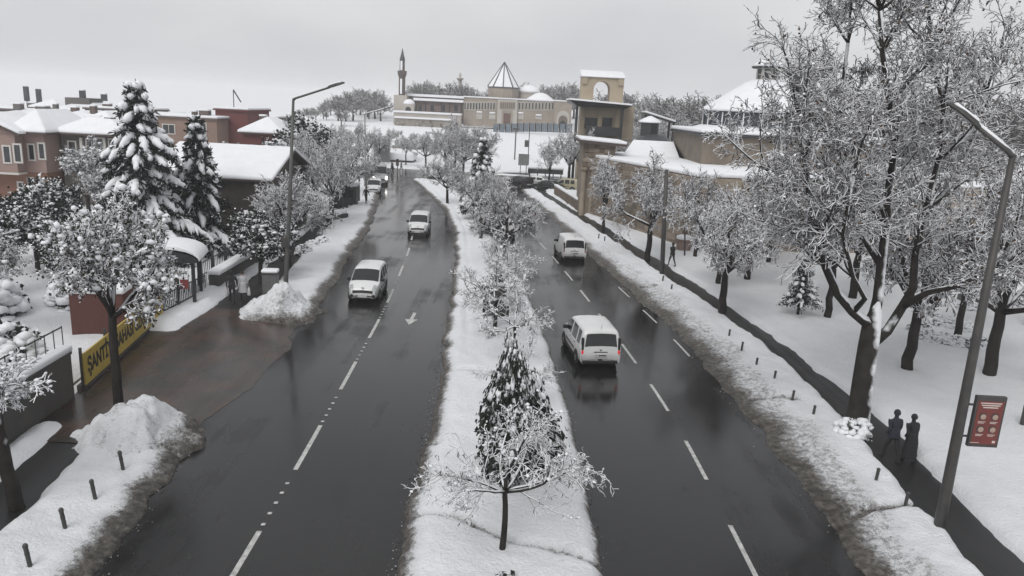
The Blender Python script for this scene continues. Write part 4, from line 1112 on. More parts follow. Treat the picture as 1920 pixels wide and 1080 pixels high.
# ---- town blocks behind
M_FLAT = [mat('flat_grey', (0.12, 0.11, 0.105), None, 0.5, 0.85), mat('flat_green', (0.19, 0.20, 0.19), None, 0.5, 0.85), mat('flat_brown', (0.13, 0.10, 0.088), None, 0.5, 0.85),
          mat('flat_salmon', (0.24, 0.165, 0.13), (0.2, 0.14, 0.112), 0.5, 0.85), mat('flat_red', (0.15, 0.045, 0.042), (0.12, 0.038, 0.037), 0.5, 0.85)]
def block(name, label, u0, v0, u1, y, m, depth=9, snow=0.3, wins=(), hipped=0, cap=None):
    x0, x1, _, z1 = wrect(u0, v0, u1, v0+20, y)
    t = thing(name, label, 'building', ((x0+x1)/2, y+depth/2, 0))
    w, d = (x1-x0)/2, depth/2
    MB().box(-w, w, -d, d, -0.2, z1).build('wall', m, t)
    if hipped: roof_snow_hip(t, -w, w, -d, d, z1+.003, hipped, 0.5, 0.3)
    else:
        r = MB().box(-w-.25, w+.25, -d-.25, d+.25, z1+.003, z1+.2).build('cornice', M_FLAT[2] if cap is None else cap, t)
        snow_bevel(MB().box(-w-.22, w+.22, -d-.22, d+.22, z1+.203, z1+.2+snow), 'roof_snow', r, 0.1)
    for (a, b, c, e) in wins:
        q = wrect(a, b, c, e, y); window(t, q[0]-t.location.x, q[1]-t.location.x, q[2], q[3], -d, mull=1)
    return t, z1, w, d
def vents(t, z1, lst, m):
    for (x, y, w, h) in lst:
        c = MB().box(x-w, x+w, y-w, y+w, z1+.2, z1+h).build('chimney', m, t)
        snow_bevel(MB().box(x-w-.05, x+w+.05, y-w-.05, y+w+.05, z1+h+.002, z1+h+.2), 'snow_cap', c, 0.06)
M_CONC = mat('concrete_grey', (0.13, 0.125, 0.12), None, 1.5, 0.85, bump=0.3)
t, z1, w, d = block('apartment_block', 'dark flat roofed block with two tall phone aerials at the far left', -40, 206, 62, 128, M_FLAT[0])
for u, top in ((26, 161), (50, 166)):
    p = Yp(u, top, 126); xl = p.x-t.location.x
    a = MB().tube([(xl, -d+1, z1), (xl, -d+1, p.z)], 0.14, 6).build('mast', M_CONC, t)
    MB().box(xl-.32, xl+.32, -d+.7, -d+1.3, p.z-2.4, p.z).build('aerial', M_LEAD, a)
vents(t, z1, [(4, -3, .7, 1.3)], M_FLAT[0])
t, z1, w, d = block('apartment_block', 'dark block with shallow hipped roof right of the aerials', 62, 204, 112, 126, M_FLAT[0], hipped=1.2)
t, z1, w, d = block('apartment_block', 'pale green grey block with snowy roof and dark stair tower', 108, 210, 188, 118, M_FLAT[1], hipped=1.4)
a = Yp(148, 190, 120).x-t.location.x
MB().box(a-1.9, a+1.9, -3, 1, z1+.4, z1+2.1).build('stair_tower', M_FLAT[0], t)
vents(t, z1+1.6, [(a-.2, -1, .35, 1.6), (a+3.2, -1, .35, 1.2)], M_LEAD)
t, z1, w, d = block('apartment_block', 'long dark grey block with chimneys behind the grey house', 160, 207, 262, 112, M_FLAT[0])
vents(t, z1, [(-2, -2, .5, .8), (2.5, -3, .4, 1.0), (3.6, -2, .8, .9), (0.4, -3, .4, .7)], M_FLAT[2])
t, z1, w, d = block('apartment_block', 'long salmon block with white framed windows behind the firs', 222, 221, 406, 100, M_FLAT[3], wins=[(306, 234, 327, 250), (369, 231, 386, 247), (252, 240, 262, 254)])
vents(t, z1, [(4.0, -2, .6, 1.1), (2.6, -2, .3, .9), (-3, -2, .4, .9)], M_FLAT[2])
t, z1, w, d = block('apartment_block', 'dark red flat roofed block with a bent mast on top', 404, 208, 464, 104, M_FLAT[4], cap=M_FLAT[4])
a = Yp(433, 190, 104).x-t.location.x; q = Yp(432, 168, 104).z
ms = MB().tube([(a, -d+1, z1), (a, -d+1, q)], 0.06, 5).build('mast', M_LEAD, t)
MB().tube([(a, -d+1, q), (a+1.0, -d+1, q-1.6)], 0.09, 5).build('boom', M_LEAD, ms)
t, z1, w, d = block('house', 'dark red house with snowy hipped roof left of the lamp post', 455, 252, 527, 88, M_FLAT[4], 7, hipped=1.6)
vents(t, z1+.9, [(-.6, -1, .35, 1.1)], M_FLAT[2])
t, z1, w, d = block('apartment_block', 'low dark row of roofs behind the red house', 462, 222, 520, 130, M_FLAT[2])
t, z1, w, d = block('apartment_block', 'dark brown block with a red stair box behind the pink house roof', -10, 222, 96, 108, M_FLAT[2], hipped=1.1)
vents(t, z1+.5, [(-2, -2, .5, 1.4), (1.5, -2, .7, 1.2), (3.4, -2, .3, 1.6)], M_FLAT[0])
t, z1, w, d = block('apartment_block', 'grey block with low snowy roof behind the grey house', 104, 226, 170, 100, M_FLAT[0], hipped=.9)
vents(t, z1+.4, [(-1, -2, .4, 1.2), (1.5, -2, .35, 1.5)], M_FLAT[2])
t, z1, w, d = block('apartment_block', 'brown flat block with small roof boxes left of the salmon block', 186, 214, 300, 122, M_FLAT[2])
vents(t, z1, [(-1, -3, .6, 1.2), (3, -3, .5, 1.0)], M_FLAT[0])

# ---- dark wooden house with the big snow roof
Yh = 54.0
t = thing('wooden_house', 'dark windowless wooden house under a smooth snow covered gable roof', 'house', (0, 0, 0))
xa, xb = Yp(300, 400, Yh).x, Yp(503, 400, Yh).x
ze = Yp(440, 333, Yh).z; zr = Yp(440, 279, Yh+5).z
MB().box(xa, xb, Yh, Yh+10, -0.2, ze).prism([(0, 0)]*3, 0, 0).build('wall', M_DARKWOOD, t) if False else MB().box(xa, xb, Yh, Yh+10, -0.2, ze).build('wall', M_DARKWOOD, t)
mb = MB(); mb.add([(xa, Yh, ze), (xb, Yh, ze), (xb, Yh+10, ze), (xa, Yh+10, ze), (xa, Yh+5, zr-.25), (xb, Yh+5, zr-.25)], [(0, 1, 5, 4), (1, 2, 5), (2, 3, 4, 5), (3, 0, 4)])
mb.build('gable', M_DARKWOOD, t)
def roofslab(z, th, ox, oy):
    s = (zr-ze)/5.0
    prof = [(Yh-oy, ze-oy*s+z), (Yh+5, zr+z), (Yh+10+oy, ze-oy*s+z), (Yh+10+oy, ze-oy*s+z+th), (Yh+5, zr+z+th), (Yh-oy, ze-oy*s+z+th)]
    m = MB(); n = 6
    m.add([(xa-ox, a, b) for a, b in prof]+[(xb+ox, a, b) for a, b in prof],
          [(0, 1, 4, 5), (1, 2, 3, 4), (7, 6, 11, 10), (8, 7, 10, 9), (0, 6, 7, 1), (1, 7, 8, 2), (2, 8, 9, 3), (3, 9, 10, 4), (4, 10, 11, 5), (5, 11, 6, 0)])
    return m
r = roofslab(0.0, 0.10, 0.6, 0.5).build('roof', M_EAVE, t)
snow_bevel(roofslab(0.103, 0.30, 0.58, 0.55), 'roof_snow', r, 0.12)

# ---- walled madrasa on the right: road wall of stone blocks, portal, domes
A, B, C = Vector((7.6, 80.5, 0)), Vector((14.6, 61.2, 0)), Vector((44.0, 64.5, 0))
med = thing('stone_building', 'old sandstone building with a long block wall along the right pavement', 'building', (0, 0, 0))
HW = 6.2
inn = [(A.x+.5, A.y), (B.x+.3, B.y+.4), (C.x, C.y+.4), (C.x, 88), (A.x+4, 88)]
MB().slab(inn, -0.2, HW-.1).build('wall_core', M_JOINT, med)
snow_bevel(MB().slab([(A.x+.1, A.y), (B.x-.1, B.y-.1), (C.x, C.y-.1), (C.x, 88.2), (A.x+4, 88.2)], HW, HW+.35), 'roof_snow', med, 0.12)
def block_mesh(name):
    bm = bmesh.new(); bmesh.ops.create_cube(bm, size=1.0)
    bmesh.ops.bevel(bm, geom=bm.edges[:], offset=0.05, segments=1, affect='EDGES')
    me = bpy.data.meshes.new(name); bm.to_mesh(me); bm.free(); return me
BM1, BM2 = block_mesh('stone'), block_mesh('stone_dark')
BM1.materials.append(M_ASHLAR); BM2.materials.append(M_ASHLAR_D)
rb = random.Random(4)
def course_wall(P, Q, rows, rowh, blen, indiv, darkrows, merge=None):
    d = (Q-P); L = d.length; d.normalize(); ang = math.atan2(d.y, d.x); nn = Vector((d.y, -d.x, 0))
    for r in range(rows):
        s = -rb.uniform(0.0, blen*0.6)
        while s < L:
            l = blen*rb.uniform(0.65, 1.4); a, b = max(0, s), min(L, s+l)
            if b-a > 0.12:
                c = P+d*((a+b)/2)+nn*(-0.13+rb.uniform(-.02, .02)); c.z = rowh*(r+.5)
                if indiv:
                    o = bpy.data.objects.new('stone', BM2 if (r in darkrows or rb.random() < 0.07) else BM1)
                    COL.objects.link(o); o.parent = med; o.location = c; o.rotation_euler = (0, 0, ang)
                    o.scale = (b-a-0.02, 0.6, rowh-0.02)
                else:
                    x0 = (a+b)/2
                    h2, l2 = (rowh-.02)/2, (b-a-.02)/2
                    merge.add([c+d*sx*l2+nn*sy*.3+Vector((0, 0, sz*h2)) for sx in (-1, 1) for sy in (-1, 1) for sz in (-1, 1)],
                              [(0, 1, 3, 2), (4, 6, 7, 5), (0, 4, 5, 1), (2, 3, 7, 6), (0, 2, 6, 4), (1, 5, 7, 3)])
            s += l
course_wall(A, B, 11, 0.56, 0.95, True, (6,))
mg = MB(); course_wall(B, C, 11, 0.56, 1.0, False, (), mg)
stuff(mg.build('stones', M_ASHLAR, med))
# portal tower at the far end of the wall
px0, px1, pz0, pz1 = wrect(1090, 268, 1152, 400, 80)
po = MB().box(px0, px1-0.2, 79.6, 85, -0.2, pz1).build('portal', M_ASHLAR, med)
for i, f in enumerate((0.06, 0.36, 0.64, 0.94)):
    x = px0+(px1-0.2-px0)*f
    MB().tube([(x, 79.5, -.1), (x, 79.5, pz1*0.62)], 0.28, 10).lathe([(.34, 0), (.44, .15), (.44, .4)], 10, (x, 79.5, pz1*0.62)).build('column', M_ASHLAR, po)
for r in range(5):
    z = pz1*0.68+r*0.5
    for k in range(6):
        x = px0+(k+.5)*(px1-.2-px0)/6
        MB().box(x-.28, x+.28, 79.5, 79.66, z, z+.44).build('stone', M_ASHLAR_D if (k+r) % 3 == 0 else M_ASHLAR, po)
MB().add([(px0-.5, 78.8, pz1+.0), (px1+.9, 78.8, pz1-.25), (px1+.9, 85.5, pz1-.25), (px0-.5, 85.5, pz1), (px0-.5, 78.8, pz1+.25), (px1+.9, 78.8, pz1), (px1+.9, 85.5, pz1), (px0-.5, 85.5, pz1+.25)],
         [(3, 2, 1, 0), (4, 5, 6, 7), (0, 1, 5, 4), (1, 2, 6, 5), (2, 3, 7, 6), (3, 0, 4, 7)]).build('cornice', M_EAVE, po)
snow_bevel(MB().add([(px0-.48, 78.82, pz1+.252), (px1+.88, 78.82, pz1+.002), (px1+.88, 85.4, pz1+.002), (px0-.48, 85.4, pz1+.252), (px0-.48, 78.82, pz1+.55), (px1+.88, 78.82, pz1+.3), (px1+.88, 85.4, pz1+.3), (px0-.48, 85.4, pz1+.55)],
         [(3, 2, 1, 0), (4, 5, 6, 7), (0, 1, 5, 4), (1, 2, 6, 5), (2, 3, 7, 6), (3, 0, 4, 7)]), 'roof_snow', po, 0.1)
# low boundary wall running away from the portal
lw = thing('low_wall', 'low stone wall with snow on top left of the portal', 'wall', (0, 0, 0))
P1, P2 = Vector((5.0, 97.0, 0)), Vector((6.9, 82.6, 0))
MB().bar(P1+Vector((0, 0, .6)), P2+Vector((0, 0, .6)), 0.4, 1.4).build('wall', M_ASHLAR_D, lw)
snow_bevel(MB().bar(P1+Vector((0, 0, 1.44)), P2+Vector((0, 0, 1.44)), 0.5, 0.27), 'snow_cap', lw, 0.08)
# snowy lean-to roof beside the dark dome
q0, q1 = Yp(1150, 306, 82), Yp(1188, 262, 86)
dr = MB().add([(q0.x, 80, q0.z), (q1.x+4.5, 78, q0.z-.6), (q1.x+4.5, 86, q1.z), (q1.x, 86, q1.z), (q0.x, 80, HW), (q1.x+4.5, 78, HW), (q1.x+4.5, 86, HW), (q1.x, 86, HW)],
         [(0, 1, 2, 3), (7, 6, 5, 4), (0, 4, 5, 1), (1, 5, 6, 2), (2, 6, 7, 3), (3, 7, 4, 0)]).build('lean_to_roof', M_SNOW, med)
# dark dome with lantern
c = Yp(1222, 285, 90); R = 2.75
dd = MB().lathe([(R, HW-c.z), (R, 0), (R*.97, .5), (R*.88, 1.0), (R*.72, 1.5), (R*.5, 1.95), (R*.36, 2.1)], 16, (c.x, 90, c.z)).build('dark_dome', M_LEAD, med)
MB().lathe([(1.05, 1.9), (1.05, 3.35)], 8, (c.x-.5, 90, c.z)).build('lantern', M_CANOPY, dd)
snow_bevel(MB().lathe([(1.35, 3.36), (1.35, 3.5), (.9, 3.8), (.1, 4.15)], 8, (c.x-.5, 90, c.z)), 'lantern_snow', dd, 0.05)
# large snowy dome
yd = 80.0; c = Yp(1425, 243, yd); zz = lambda v: Yp(1425, v, yd).z-c.z
R = 5.75
zb_ = c.z-.45
MB().box(c.x-R*1.3, c.x+R*1.6, yd-R*1.25, yd+R*1.2, HW-.2, zb_-.3).build('dome_block', M_ASHLAR, med)
MB().box(c.x-R*1.38, c.x+R*1.68, yd-R*1.33, yd+R*1.25, zb_-.298, zb_-.05).build('block_cornice', M_CANOPY, med)
snow_bevel(MB().box(c.x-R*1.37, c.x+R*1.67, yd-R*1.32, yd+R*1.24, zb_-.048, zb_+.35), 'block_snow', med, .15)
bd = MB().lathe([(R*1.02, -.4), (R*1.02, -.15), (R*1.02, zz(213))], 16, (c.x, yd, c.z)).build('dome_drum', M_DOME, med)
for k in range(32):
    a = 6.283*k/32
    MB().bar((c.x+R*1.03*math.cos(a), yd+R*1.03*math.sin(a), c.z-.1), (c.x+R*1.03*math.cos(a), yd+R*1.03*math.sin(a), c.z+zz(214)), 0.10, 0.10).build('drum_rib', M_SNOW if k % 2 else M_DOME, bd)
MB().lathe([(R*1.10, zz(212)), (R*1.12, zz(210)), (R*1.05, zz(206)), (R*.82, zz(190)), (R*.58, zz(172)), (R*.36, zz(156)), (R*.25, zz(150))], 24, (c.x, yd, c.z)).build('dome_snow', M_SNOW, bd, True)
MB().lathe([(R*1.14, -.3), (R*1.3, -.4), (R*1.3, -.25), (R*1.06, 0.25)], 24, (c.x, yd, c.z)).build('skirt_snow', M_SNOW, bd, True)
ln = MB().lathe([(1.15, zz(152)), (1.15, zz(128))], 8, (c.x+.1, yd, c.z)).build('lantern', M_FRAME, bd)
for k in range(8):
    a = 6.283*(k+.5)/8
    x, yq = c.x+.1+1.08*math.cos(a), yd+1.08*math.sin(a); dx, dy = -math.sin(a)*.27, math.cos(a)*.27
    MB().bar((x, yq, c.z+zz(148)), (x, yq, c.z+zz(130)), .5, .06, (math.cos(a), math.sin(a), 0)).build('pane', M_GLASS, ln)
MB().lathe([(1.7, zz(128)), (1.75, zz(125.5)), (1.3, zz(122))], 8, (c.x+.1, yd, c.z)).build('lantern_eave', M_CANOPY, ln)
MB().lathe([(1.72, zz(125)), (1.4, zz(119)), (.8, zz(113)), (.1, zz(108))], 16, (c.x+.1, yd, c.z)).build('lantern_snow', M_SNOW, ln, True)

# ---- tan tower with arch and canopy
yt = 118.0
t = thing('tan_tower', 'tan tower with an arched bell opening above a dark flat canopy', 'tower', (0, 0, 0))
x0, x1, z0, z1 = wrect(1090, 146, 1169, 192, yt)
ax0, ax1, az0, az1 = wrect(1113, 152, 1144, 188, yt)
rad = (ax1-ax0)/2; cx = (ax0+ax1)/2; zc = az1-rad
arc = [(cx+rad*math.cos(math.pi*k/16), zc+rad*math.sin(math.pi*k/16)) for k in range(17)]
dp = 3.2
mb = MB()
mb.prism([(x0, z0), (ax0, z0), (ax0, zc)]+[p for p in reversed(arc)][1:9]+[(cx, z1), (x0, z1)], yt, yt+dp)
mb.prism([(x1, z0), (x1, z1), (cx, z1)]+[p for p in reversed(arc)][8:16]+[(ax1, zc), (ax1, z0)], yt, yt+dp)
mb.build('arch_wall', M_TAN, t)
for s in (-1, 1):
    x = x0+.45 if s < 0 else x1-.45
    MB().box(x-.4, x+.4, yt-.25, yt-.003, z1-1.0, z1-.05).build('corbel', M_TAN, t)
snow_bevel(MB().add([(x0-.15, yt-.35, z1+.02), (x1+.15, yt-.35, z1+.02), (x1+.15, yt+dp+.2, z1+.02), (x0-.15, yt+dp+.2, z1+.02), (x0-.15, yt-.35, z1+.25), (x1+.15, yt-.35, z1+.25), (x1+.15, yt+dp+.2, z1+1.25), (x0-.15, yt+dp+.2, z1+1.25)],
           [(3, 2, 1, 0), (4, 5, 6, 7), (0, 1, 5, 4), (1, 2, 6, 5), (2, 3, 7, 6), (3, 0, 4, 7)]), 'roof_snow', t, 0.12)
qx0, qx1, qz0, qz1 = wrect(1066, 188, 1185, 197, yt-2)
cn = MB().add([(qx0+1.4, yt-2, qz0-.35), (qx1-.8, yt-2, qz0-.35), (qx1-.8, yt+6, qz0-.35), (qx0+1.4, yt+6, qz0-.35), (qx0, yt-3, qz1-.15), (qx1, yt-3, qz1-.55), (qx1, yt+6.5, qz1-.55), (qx0, yt+6.5, qz1-.15)],
         [(3, 2, 1, 0), (4, 5, 6, 7), (0, 1, 5, 4), (1, 2, 6, 5), (2, 3, 7, 6), (3, 0, 4, 7)]).build('canopy', M_CANOPY, t)
MB().add([(qx0+.05, yt-2.95, qz1-.148), (qx1-.05, yt-2.95, qz1-.548), (qx1-.05, yt+6.4, qz1-.548), (qx0+.05, yt+6.4, qz1-.148), (qx0+.1, yt-2.9, qz1+.1), (qx1-.1, yt-2.9, qz1-.3), (qx1-.1, yt+6.3, qz1-.3), (qx0+.1, yt+6.3, qz1+.1)],
         [(3, 2, 1, 0), (4, 5, 6, 7), (0, 1, 5, 4), (1, 2, 6, 5), (2, 3, 7, 6), (3, 0, 4, 7)]).build('canopy_snow', M_SNOW, cn)
bx0, bx1, bz0, bz1 = wrect(1089, 198, 1170, 262, yt)
MB().box(bx0, bx1+1.5, yt+.5, yt+5.5, -0.2, bz1).build('body', M_TAN, t)
for u in (1092, 1125, 1158):
    a = Yp(u, 225, yt).x; MB().box(a-.32, a+.32, yt+.15, yt+.497, 3, bz1).build('pilaster', M_TAN, t)
for (u0, u1) in ((1097, 1120), (1130, 1148)):
    a, b, c_, d_ = wrect(u0, 221, u1, 241, yt); MB().box(a, b, yt+.3, yt+.49, c_, d_).build('opening', M_GLASS, t)
a, b, c_, d_ = wrect(1100, 238, 1162, 254, yt-2); MB().box(a, b, yt-2, yt+.1, c_, d_).build('balcony', M_CANOPY, t)
for u in (1081, 1166):
    a = Yp(u, 220, yt-1.6).x; MB().box(a-.2, a+.2, yt-1.8, yt-1.4, -0.2, qz0-.34).build('column', M_CANOPY, t)
# small pavilion roof to the right of the dark dome
t = thing('pavilion', 'small pavilion with a tilted snowy roof right of the tan tower', 'pavilion', (0, 0, 0))
p0, p1 = Yp(1206, 212, 112), Yp(1262, 230, 112)
MB().bar(p0, p1, 4.0, 0.15, (0, 1, 0) if False else (0, 0, 1)).build('roof', M_CANOPY, t)
snow_bevel(MB().bar(p0+Vector((0, 0, .22)), p1+Vector((0, 0, .22)), 3.9, 0.28), 'roof_snow', t, 0.08)
for p in (p0.lerp(p1, .15), p0.lerp(p1, .95)):
    for dy in (-1.6, 1.6): MB().bar((p.x, p.y+dy, -0.2), (p.x, p.y+dy, p.z-.05), .25, .25).build('post', M_DARKWOOD, t)
# ================================================================== HILL-TOP MOSQUE
M_MSTONE = mat('mosque_stone', (0.33, 0.285, 0.235), (0.25, 0.215, 0.18), 0.35, 0.9, bump=0.4, bscale=3)
M_MAUVE = mat('mauve_wall', (0.17, 0.125, 0.115), (0.145, 0.105, 0.098), 0.4, 0.9)
M_CREAM = mat('cream_render', (0.44, 0.40, 0.36), None, 0.5, 0.9)
M_RUBBLE = mat('rubble_stone', (0.27, 0.245, 0.215), (0.19, 0.17, 0.15), 0.6, 0.9, bump=0.6, bscale=3)
M_BRICKMIN = mat('minaret_brick', (0.10, 0.07, 0.065), (0.075, 0.055, 0.05), 0.8, 0.85)
ym = 220.0
mq = thing('mosque', 'long stone mosque on the hill with conical tomb roof and snowy domes', 'mosque', (0, 0, 0))
def Z5(zx, zy): return 700+zx/4.0, 80+zy/4.0           # coordinates measured on an enlarged crop
def mrect(a, b, c, d, y=ym): return wrect(*Z5(a, b), *Z5(c, d), y)
def mbox(name, a, b, c, d, m, y0=ym, dep=6, parent=None):
    x0, x1, z0, z1 = mrect(a, b, c, d, y0); return MB().box(x0, x1, y0, y0+dep, z0, z1).build(name, m, parent or mq)
fac = mbox('facade_wall', 676, 424, 1352, 640, M_MSTONE)
mbox('facade_snow', 674, 416, 1390, 425, M_SNOW, ym-.3, 6.5)
mbox('right_wing', 1353, 440, 1485, 650, M_MSTONE, ym-1.5, 7)
mbox('right_wing_snow', 1352, 432, 1490, 441, M_SNOW, ym-1.8, 7.5)
lw_ = mbox('long_wall', 295, 425, 674, 560, M_MAUVE, ym+.5, 5)
mbox('long_roof_snow', 235, 393, 772, 412, M_SNOW, ym+3, 8)
mbox('long_roof', 240, 412, 770, 428, M_EAVE, ym+3.2, 7)
mbox('eave_snow', 300, 422, 676, 441, M_SNOW, ym-.4, 3)
mbox('eave', 300, 441, 676, 447, M_EAVE, ym-.35, 2)
for zx in (350, 442, 525, 620):
    x0, x1, z0, z1 = mrect(zx-13, 468, zx+13, 516, ym+.5); window(lw_, x0, x1, z0, z1, ym+.5, M_MAUVE, .2, 0, .12)
for zx in (318, 392, 512, 571, 660):
    x0, x1, z0, z1 = mrect(zx-4, 447, zx+4, 524, ym+.5); MB().box(x0, x1, ym+.2, ym+.497, z0, z1).build('buttress', M_DARKWOOD, lw_)
# merlon-like row of arched openings
def arch_open(parent, zx, w, zt, zb, m, y=ym, name='arched_opening', dep=.12):
    x0, x1, z0, z1 = mrect(zx-w/2, zt, zx+w/2, zb, y); r = (x1-x0)/2; c = (x0+x1)/2
    MB().prism([(x0, z0), (x1, z0)]+[(c+r*math.cos(math.pi*k/8), z1-r+r*math.sin(math.pi*k/8)) for k in range(9)], y-dep, y+.02).build(name, m, parent)
M_PALE = mat('pale_stone', (0.46, 0.43, 0.39), None, 0.6, 0.85)
for lo, hi, n in ((688, 905, 11), (1096, 1345, 11)):
    for k in range(n):
        zx = lo+(hi-lo)*k/(n-1)
        arch_open(fac, zx, 19, 440, 508, M_PALE, ym, 'arch_surround', .10)
        arch_open(fac, zx, 10, 450, 500, M_GLASS, ym, 'arched_opening', .16)
mbox('portal_frame', 930, 428, 1080, 610, M_PALE, ym-.7, .65, fac)
mbox('portal_panel', 948, 444, 1062, 498, M_MSTONE, ym-.85, .12, fac)
for k in range(7):
    arch_open(fac, 958+k*16, 9, 450, 492, M_JOINT, ym-.855, 'panel_niche', .06)
mbox('portal_jambs', 962, 508, 1042, 612, M_MSTONE, ym-.9, .18, fac)
mbox('portal_door', 976, 530, 1028, 612, mat('door_red', (0.12, 0.065, 0.055), None, 2, .7), ym-.98, .07, fac)
for zx, w, zt in ((795, 46, 512), (893, 48, 518), (1106, 44, 518), (1240, 50, 535)):
    arch_open(fac, zx, w, zt, 575, M_PALE, ym, 'blind_arch', .2)
    x0, x1, z0, z1 = mrect(zx-w*.45, zt+2, zx+w*.45, zt+14, ym-.4)
    MB().box(x0, x1, ym-.5, ym-.18, z0, z1).build('sill_snow', M_SNOW, fac, True, .1)
x0, x1, z0, z1 = mrect(1375, 510, 1470, 640, ym-1.5); r = (x1-x0)/2; c = (x0+x1)/2
for f, m, dep, nm in ((1, M_PALE, .15, 'wing_arch'), (.72, M_JOINT, .22, 'wing_arch_inner'), (.42, M_GLASS, .28, 'wing_door')):
    rr_ = r*f; MB().prism([(c-rr_, z0), (c+rr_, z0)]+[(c+rr_*math.cos(math.pi*k/10), z0+(z1-z0-r)*1.0*f+rr_*math.sin(math.pi*k/10)) for k in range(11)], ym-1.5-dep, ym-1.48).build(nm, m, mq)
# conical tomb
ya = ym+7
cc = Yp(*Z5(970, 400), ya); b0 = Yp(*Z5(970, 415), ya).z; b1 = Yp(*Z5(970, 340), ya).z; b2 = Yp(*Z5(975, 125), ya).z
rad = (Yp(*Z5(1090, 380), ya).x-Yp(*Z5(850, 380), ya).x)/2
dr = MB().lathe([(rad, b0-8), (rad, b1)], 10, (cc.x, ya+rad, 0), .31).build('tomb_drum', M_MSTONE, mq)
MB().lathe([(rad*1.04, b1), (rad*1.04, b1+.35)], 10, (cc.x, ya+rad, 0), .31).build('tomb_cornice', M_LEAD, dr)
cone = MB().lathe([(rad*1.03, b1+.36), (.12, b2-.6), (.05, b2+.4)], 10, (cc.x, ya+rad, 0), .31).build('cone_roof_snow', M_SNOW, dr)
for k in range(10):
    a = .31+6.283*k/10
    MB().bar((cc.x+rad*1.05*math.cos(a), ya+rad+rad*1.05*math.sin(a), b1+.36), (cc.x, ya+rad, b2-.45), .28, .22).build('cone_rib', M_LEAD, dr)
# domes
yb = ym+10
cc = Yp(*Z5(1172, 385), yb); rad = (Yp(*Z5(1250, 385), yb).x-Yp(*Z5(1094, 385), yb).x)/2; top = Yp(*Z5(1172, 318), yb).z
dm = MB().lathe([(rad*1.02, -4), (rad*1.02, .1), (rad*1.06, .15), (rad*1.06, .5)], 24, (cc.x, yb+rad, cc.z)).build('dome_drum', M_CREAM, mq)
hh = top-cc.z-.4
MB().lathe([(rad*1.03*math.cos(q), .5+hh*math.sin(q)) for q in np.linspace(0, 1.5, 9)], 24, (cc.x, yb+rad, cc.z)).build('dome_snow', M_SNOW, dm, True)
cc = Yp(*Z5(1255, 440), ym+2); rad = (Yp(*Z5(1385, 435), ym+2).x-Yp(*Z5(1130, 435), ym+2).x)/2; top = Yp(*Z5(1255, 372), ym+2).z
MB().lathe([(rad, 0), (rad*.75, (top-cc.z)*.35), (rad*.35, (top-cc.z)*.85), (rad*.1, top-cc.z)], 12, (cc.x, ym+2+rad, cc.z)).build('low_cone_snow', M_SNOW, mq, True)
# minaret
y2 = ym+1
mi = thing('minaret', 'slender dark brick minaret with one balcony at the mosque corner', 'minaret', (0, 0, 0))
bx = Yp(*Z5(214, 390), y2).x
zf = lambda zy: Yp(*Z5(222, zy), y2).z
k = 0.157/4
MB().lathe([(24*k, zf(395)), (24*k, zf(265)), (21*k, zf(262))], 12, (bx, y2, 0)).build('shaft', M_BRICKMIN, mi)
MB().lathe([(23*k, zf(264)), (32*k, zf(240)), (34*k, zf(212)), (30*k, zf(211))], 12, (bx, y2, 0)).build('balcony', M_BRICKMIN, mi)
MB().lathe([(19*k, zf(212)), (18*k, zf(132))], 12, (bx, y2, 0)).build('upper_shaft', M_BRICKMIN, mi)
MB().lathe([(21*k, zf(132)), (10*k, zf(85)), (1.2*k, zf(42))], 12, (bx, y2, 0)).build('spire', M_LEAD, mi)
for zt, zb, r in ((272, 385, 25), (138, 208, 20)):          # rime frozen to one side
    MB().bar((bx-3*k, y2-r*k, zf(zb)), (bx-3*k, y2-r*k, zf(zt)), 14*k, .1, (0, 1, 0)).build('rime', M_SNOW, mi)
x0, x1, z0, z1 = mrect(155, 393, 252, 530, ym); MB().box(x0, x1, ym-.5, ym+4, z0-3, z1).build('base', M_CREAM, mi)
# kiosk with small dome by the minaret
x0, x1, z0, z1 = mrect(218, 462, 304, 530, ym-3)
kk = thing('domed_fountain', 'small cream kiosk with white dome and arch below the minaret', 'kiosk', ((x0+x1)/2, ym-3, z0))
w = (x1-x0)/2
MB().box(-w, w, 0, 2*w, -3, z1-z0).build('wall', M_CREAM, kk)
MB().lathe([(w*1.05*math.cos(q), z1-z0+w*.9*math.sin(q)) for q in np.linspace(0, 1.5, 7)], 12, (0, w, 0)).build('dome_snow', M_SNOW, kk, True)
MB().prism([(-w*.5, -.3), (w*.5, -.3)]+[(w*.5*math.cos(math.pi*j/8), 1.0+w*.5*math.sin(math.pi*j/8)) for j in range(9)], -.1, .02).build('arch', M_GLASS, kk)
# terrace walls
tw = thing('terrace_wall', 'pale stepped terrace wall under the mosque', 'wall', (0, 0, 0))
for nm, a, b, c, d, m, y0 in (('upper_wall', 152, 532, 655, 566, M_CREAM, ym-6), ('upper_snow', 150, 520, 658, 533, M_SNOW, ym-6.4), ('middle_wall', 158, 574, 600, 640, M_RUBBLE, ym-9), ('middle_snow', 156, 563, 602, 575, M_SNOW, ym-9.3),
                         ('lower_wall', 150, 650, 560, 760, M_RUBBLE, ym-14), ('lower_snow', 148, 640, 562, 651, M_SNOW, ym-14.3)):
    x0, x1, z0, z1 = mrect(a, b, c, d, y0); MB().box(x0, x1, y0, y0+5, z0-(2 if 'wall' in nm else 0), z1).build(nm, m, tw)
rs = random.Random(6)
for i in range(46):
    zx = rs.uniform(165, 590); zy = rs.uniform(582, 632)
    x0, x1, z0, z1 = mrect(zx, zy, zx+rs.uniform(12, 24), zy+rs.uniform(8, 13), ym-9); MB().box(x0, x1, ym-9.15, ym-8.98, z0, z1).build('stone', [M_RUBBLE, M_MSTONE, M_PALE][i % 3], tw)
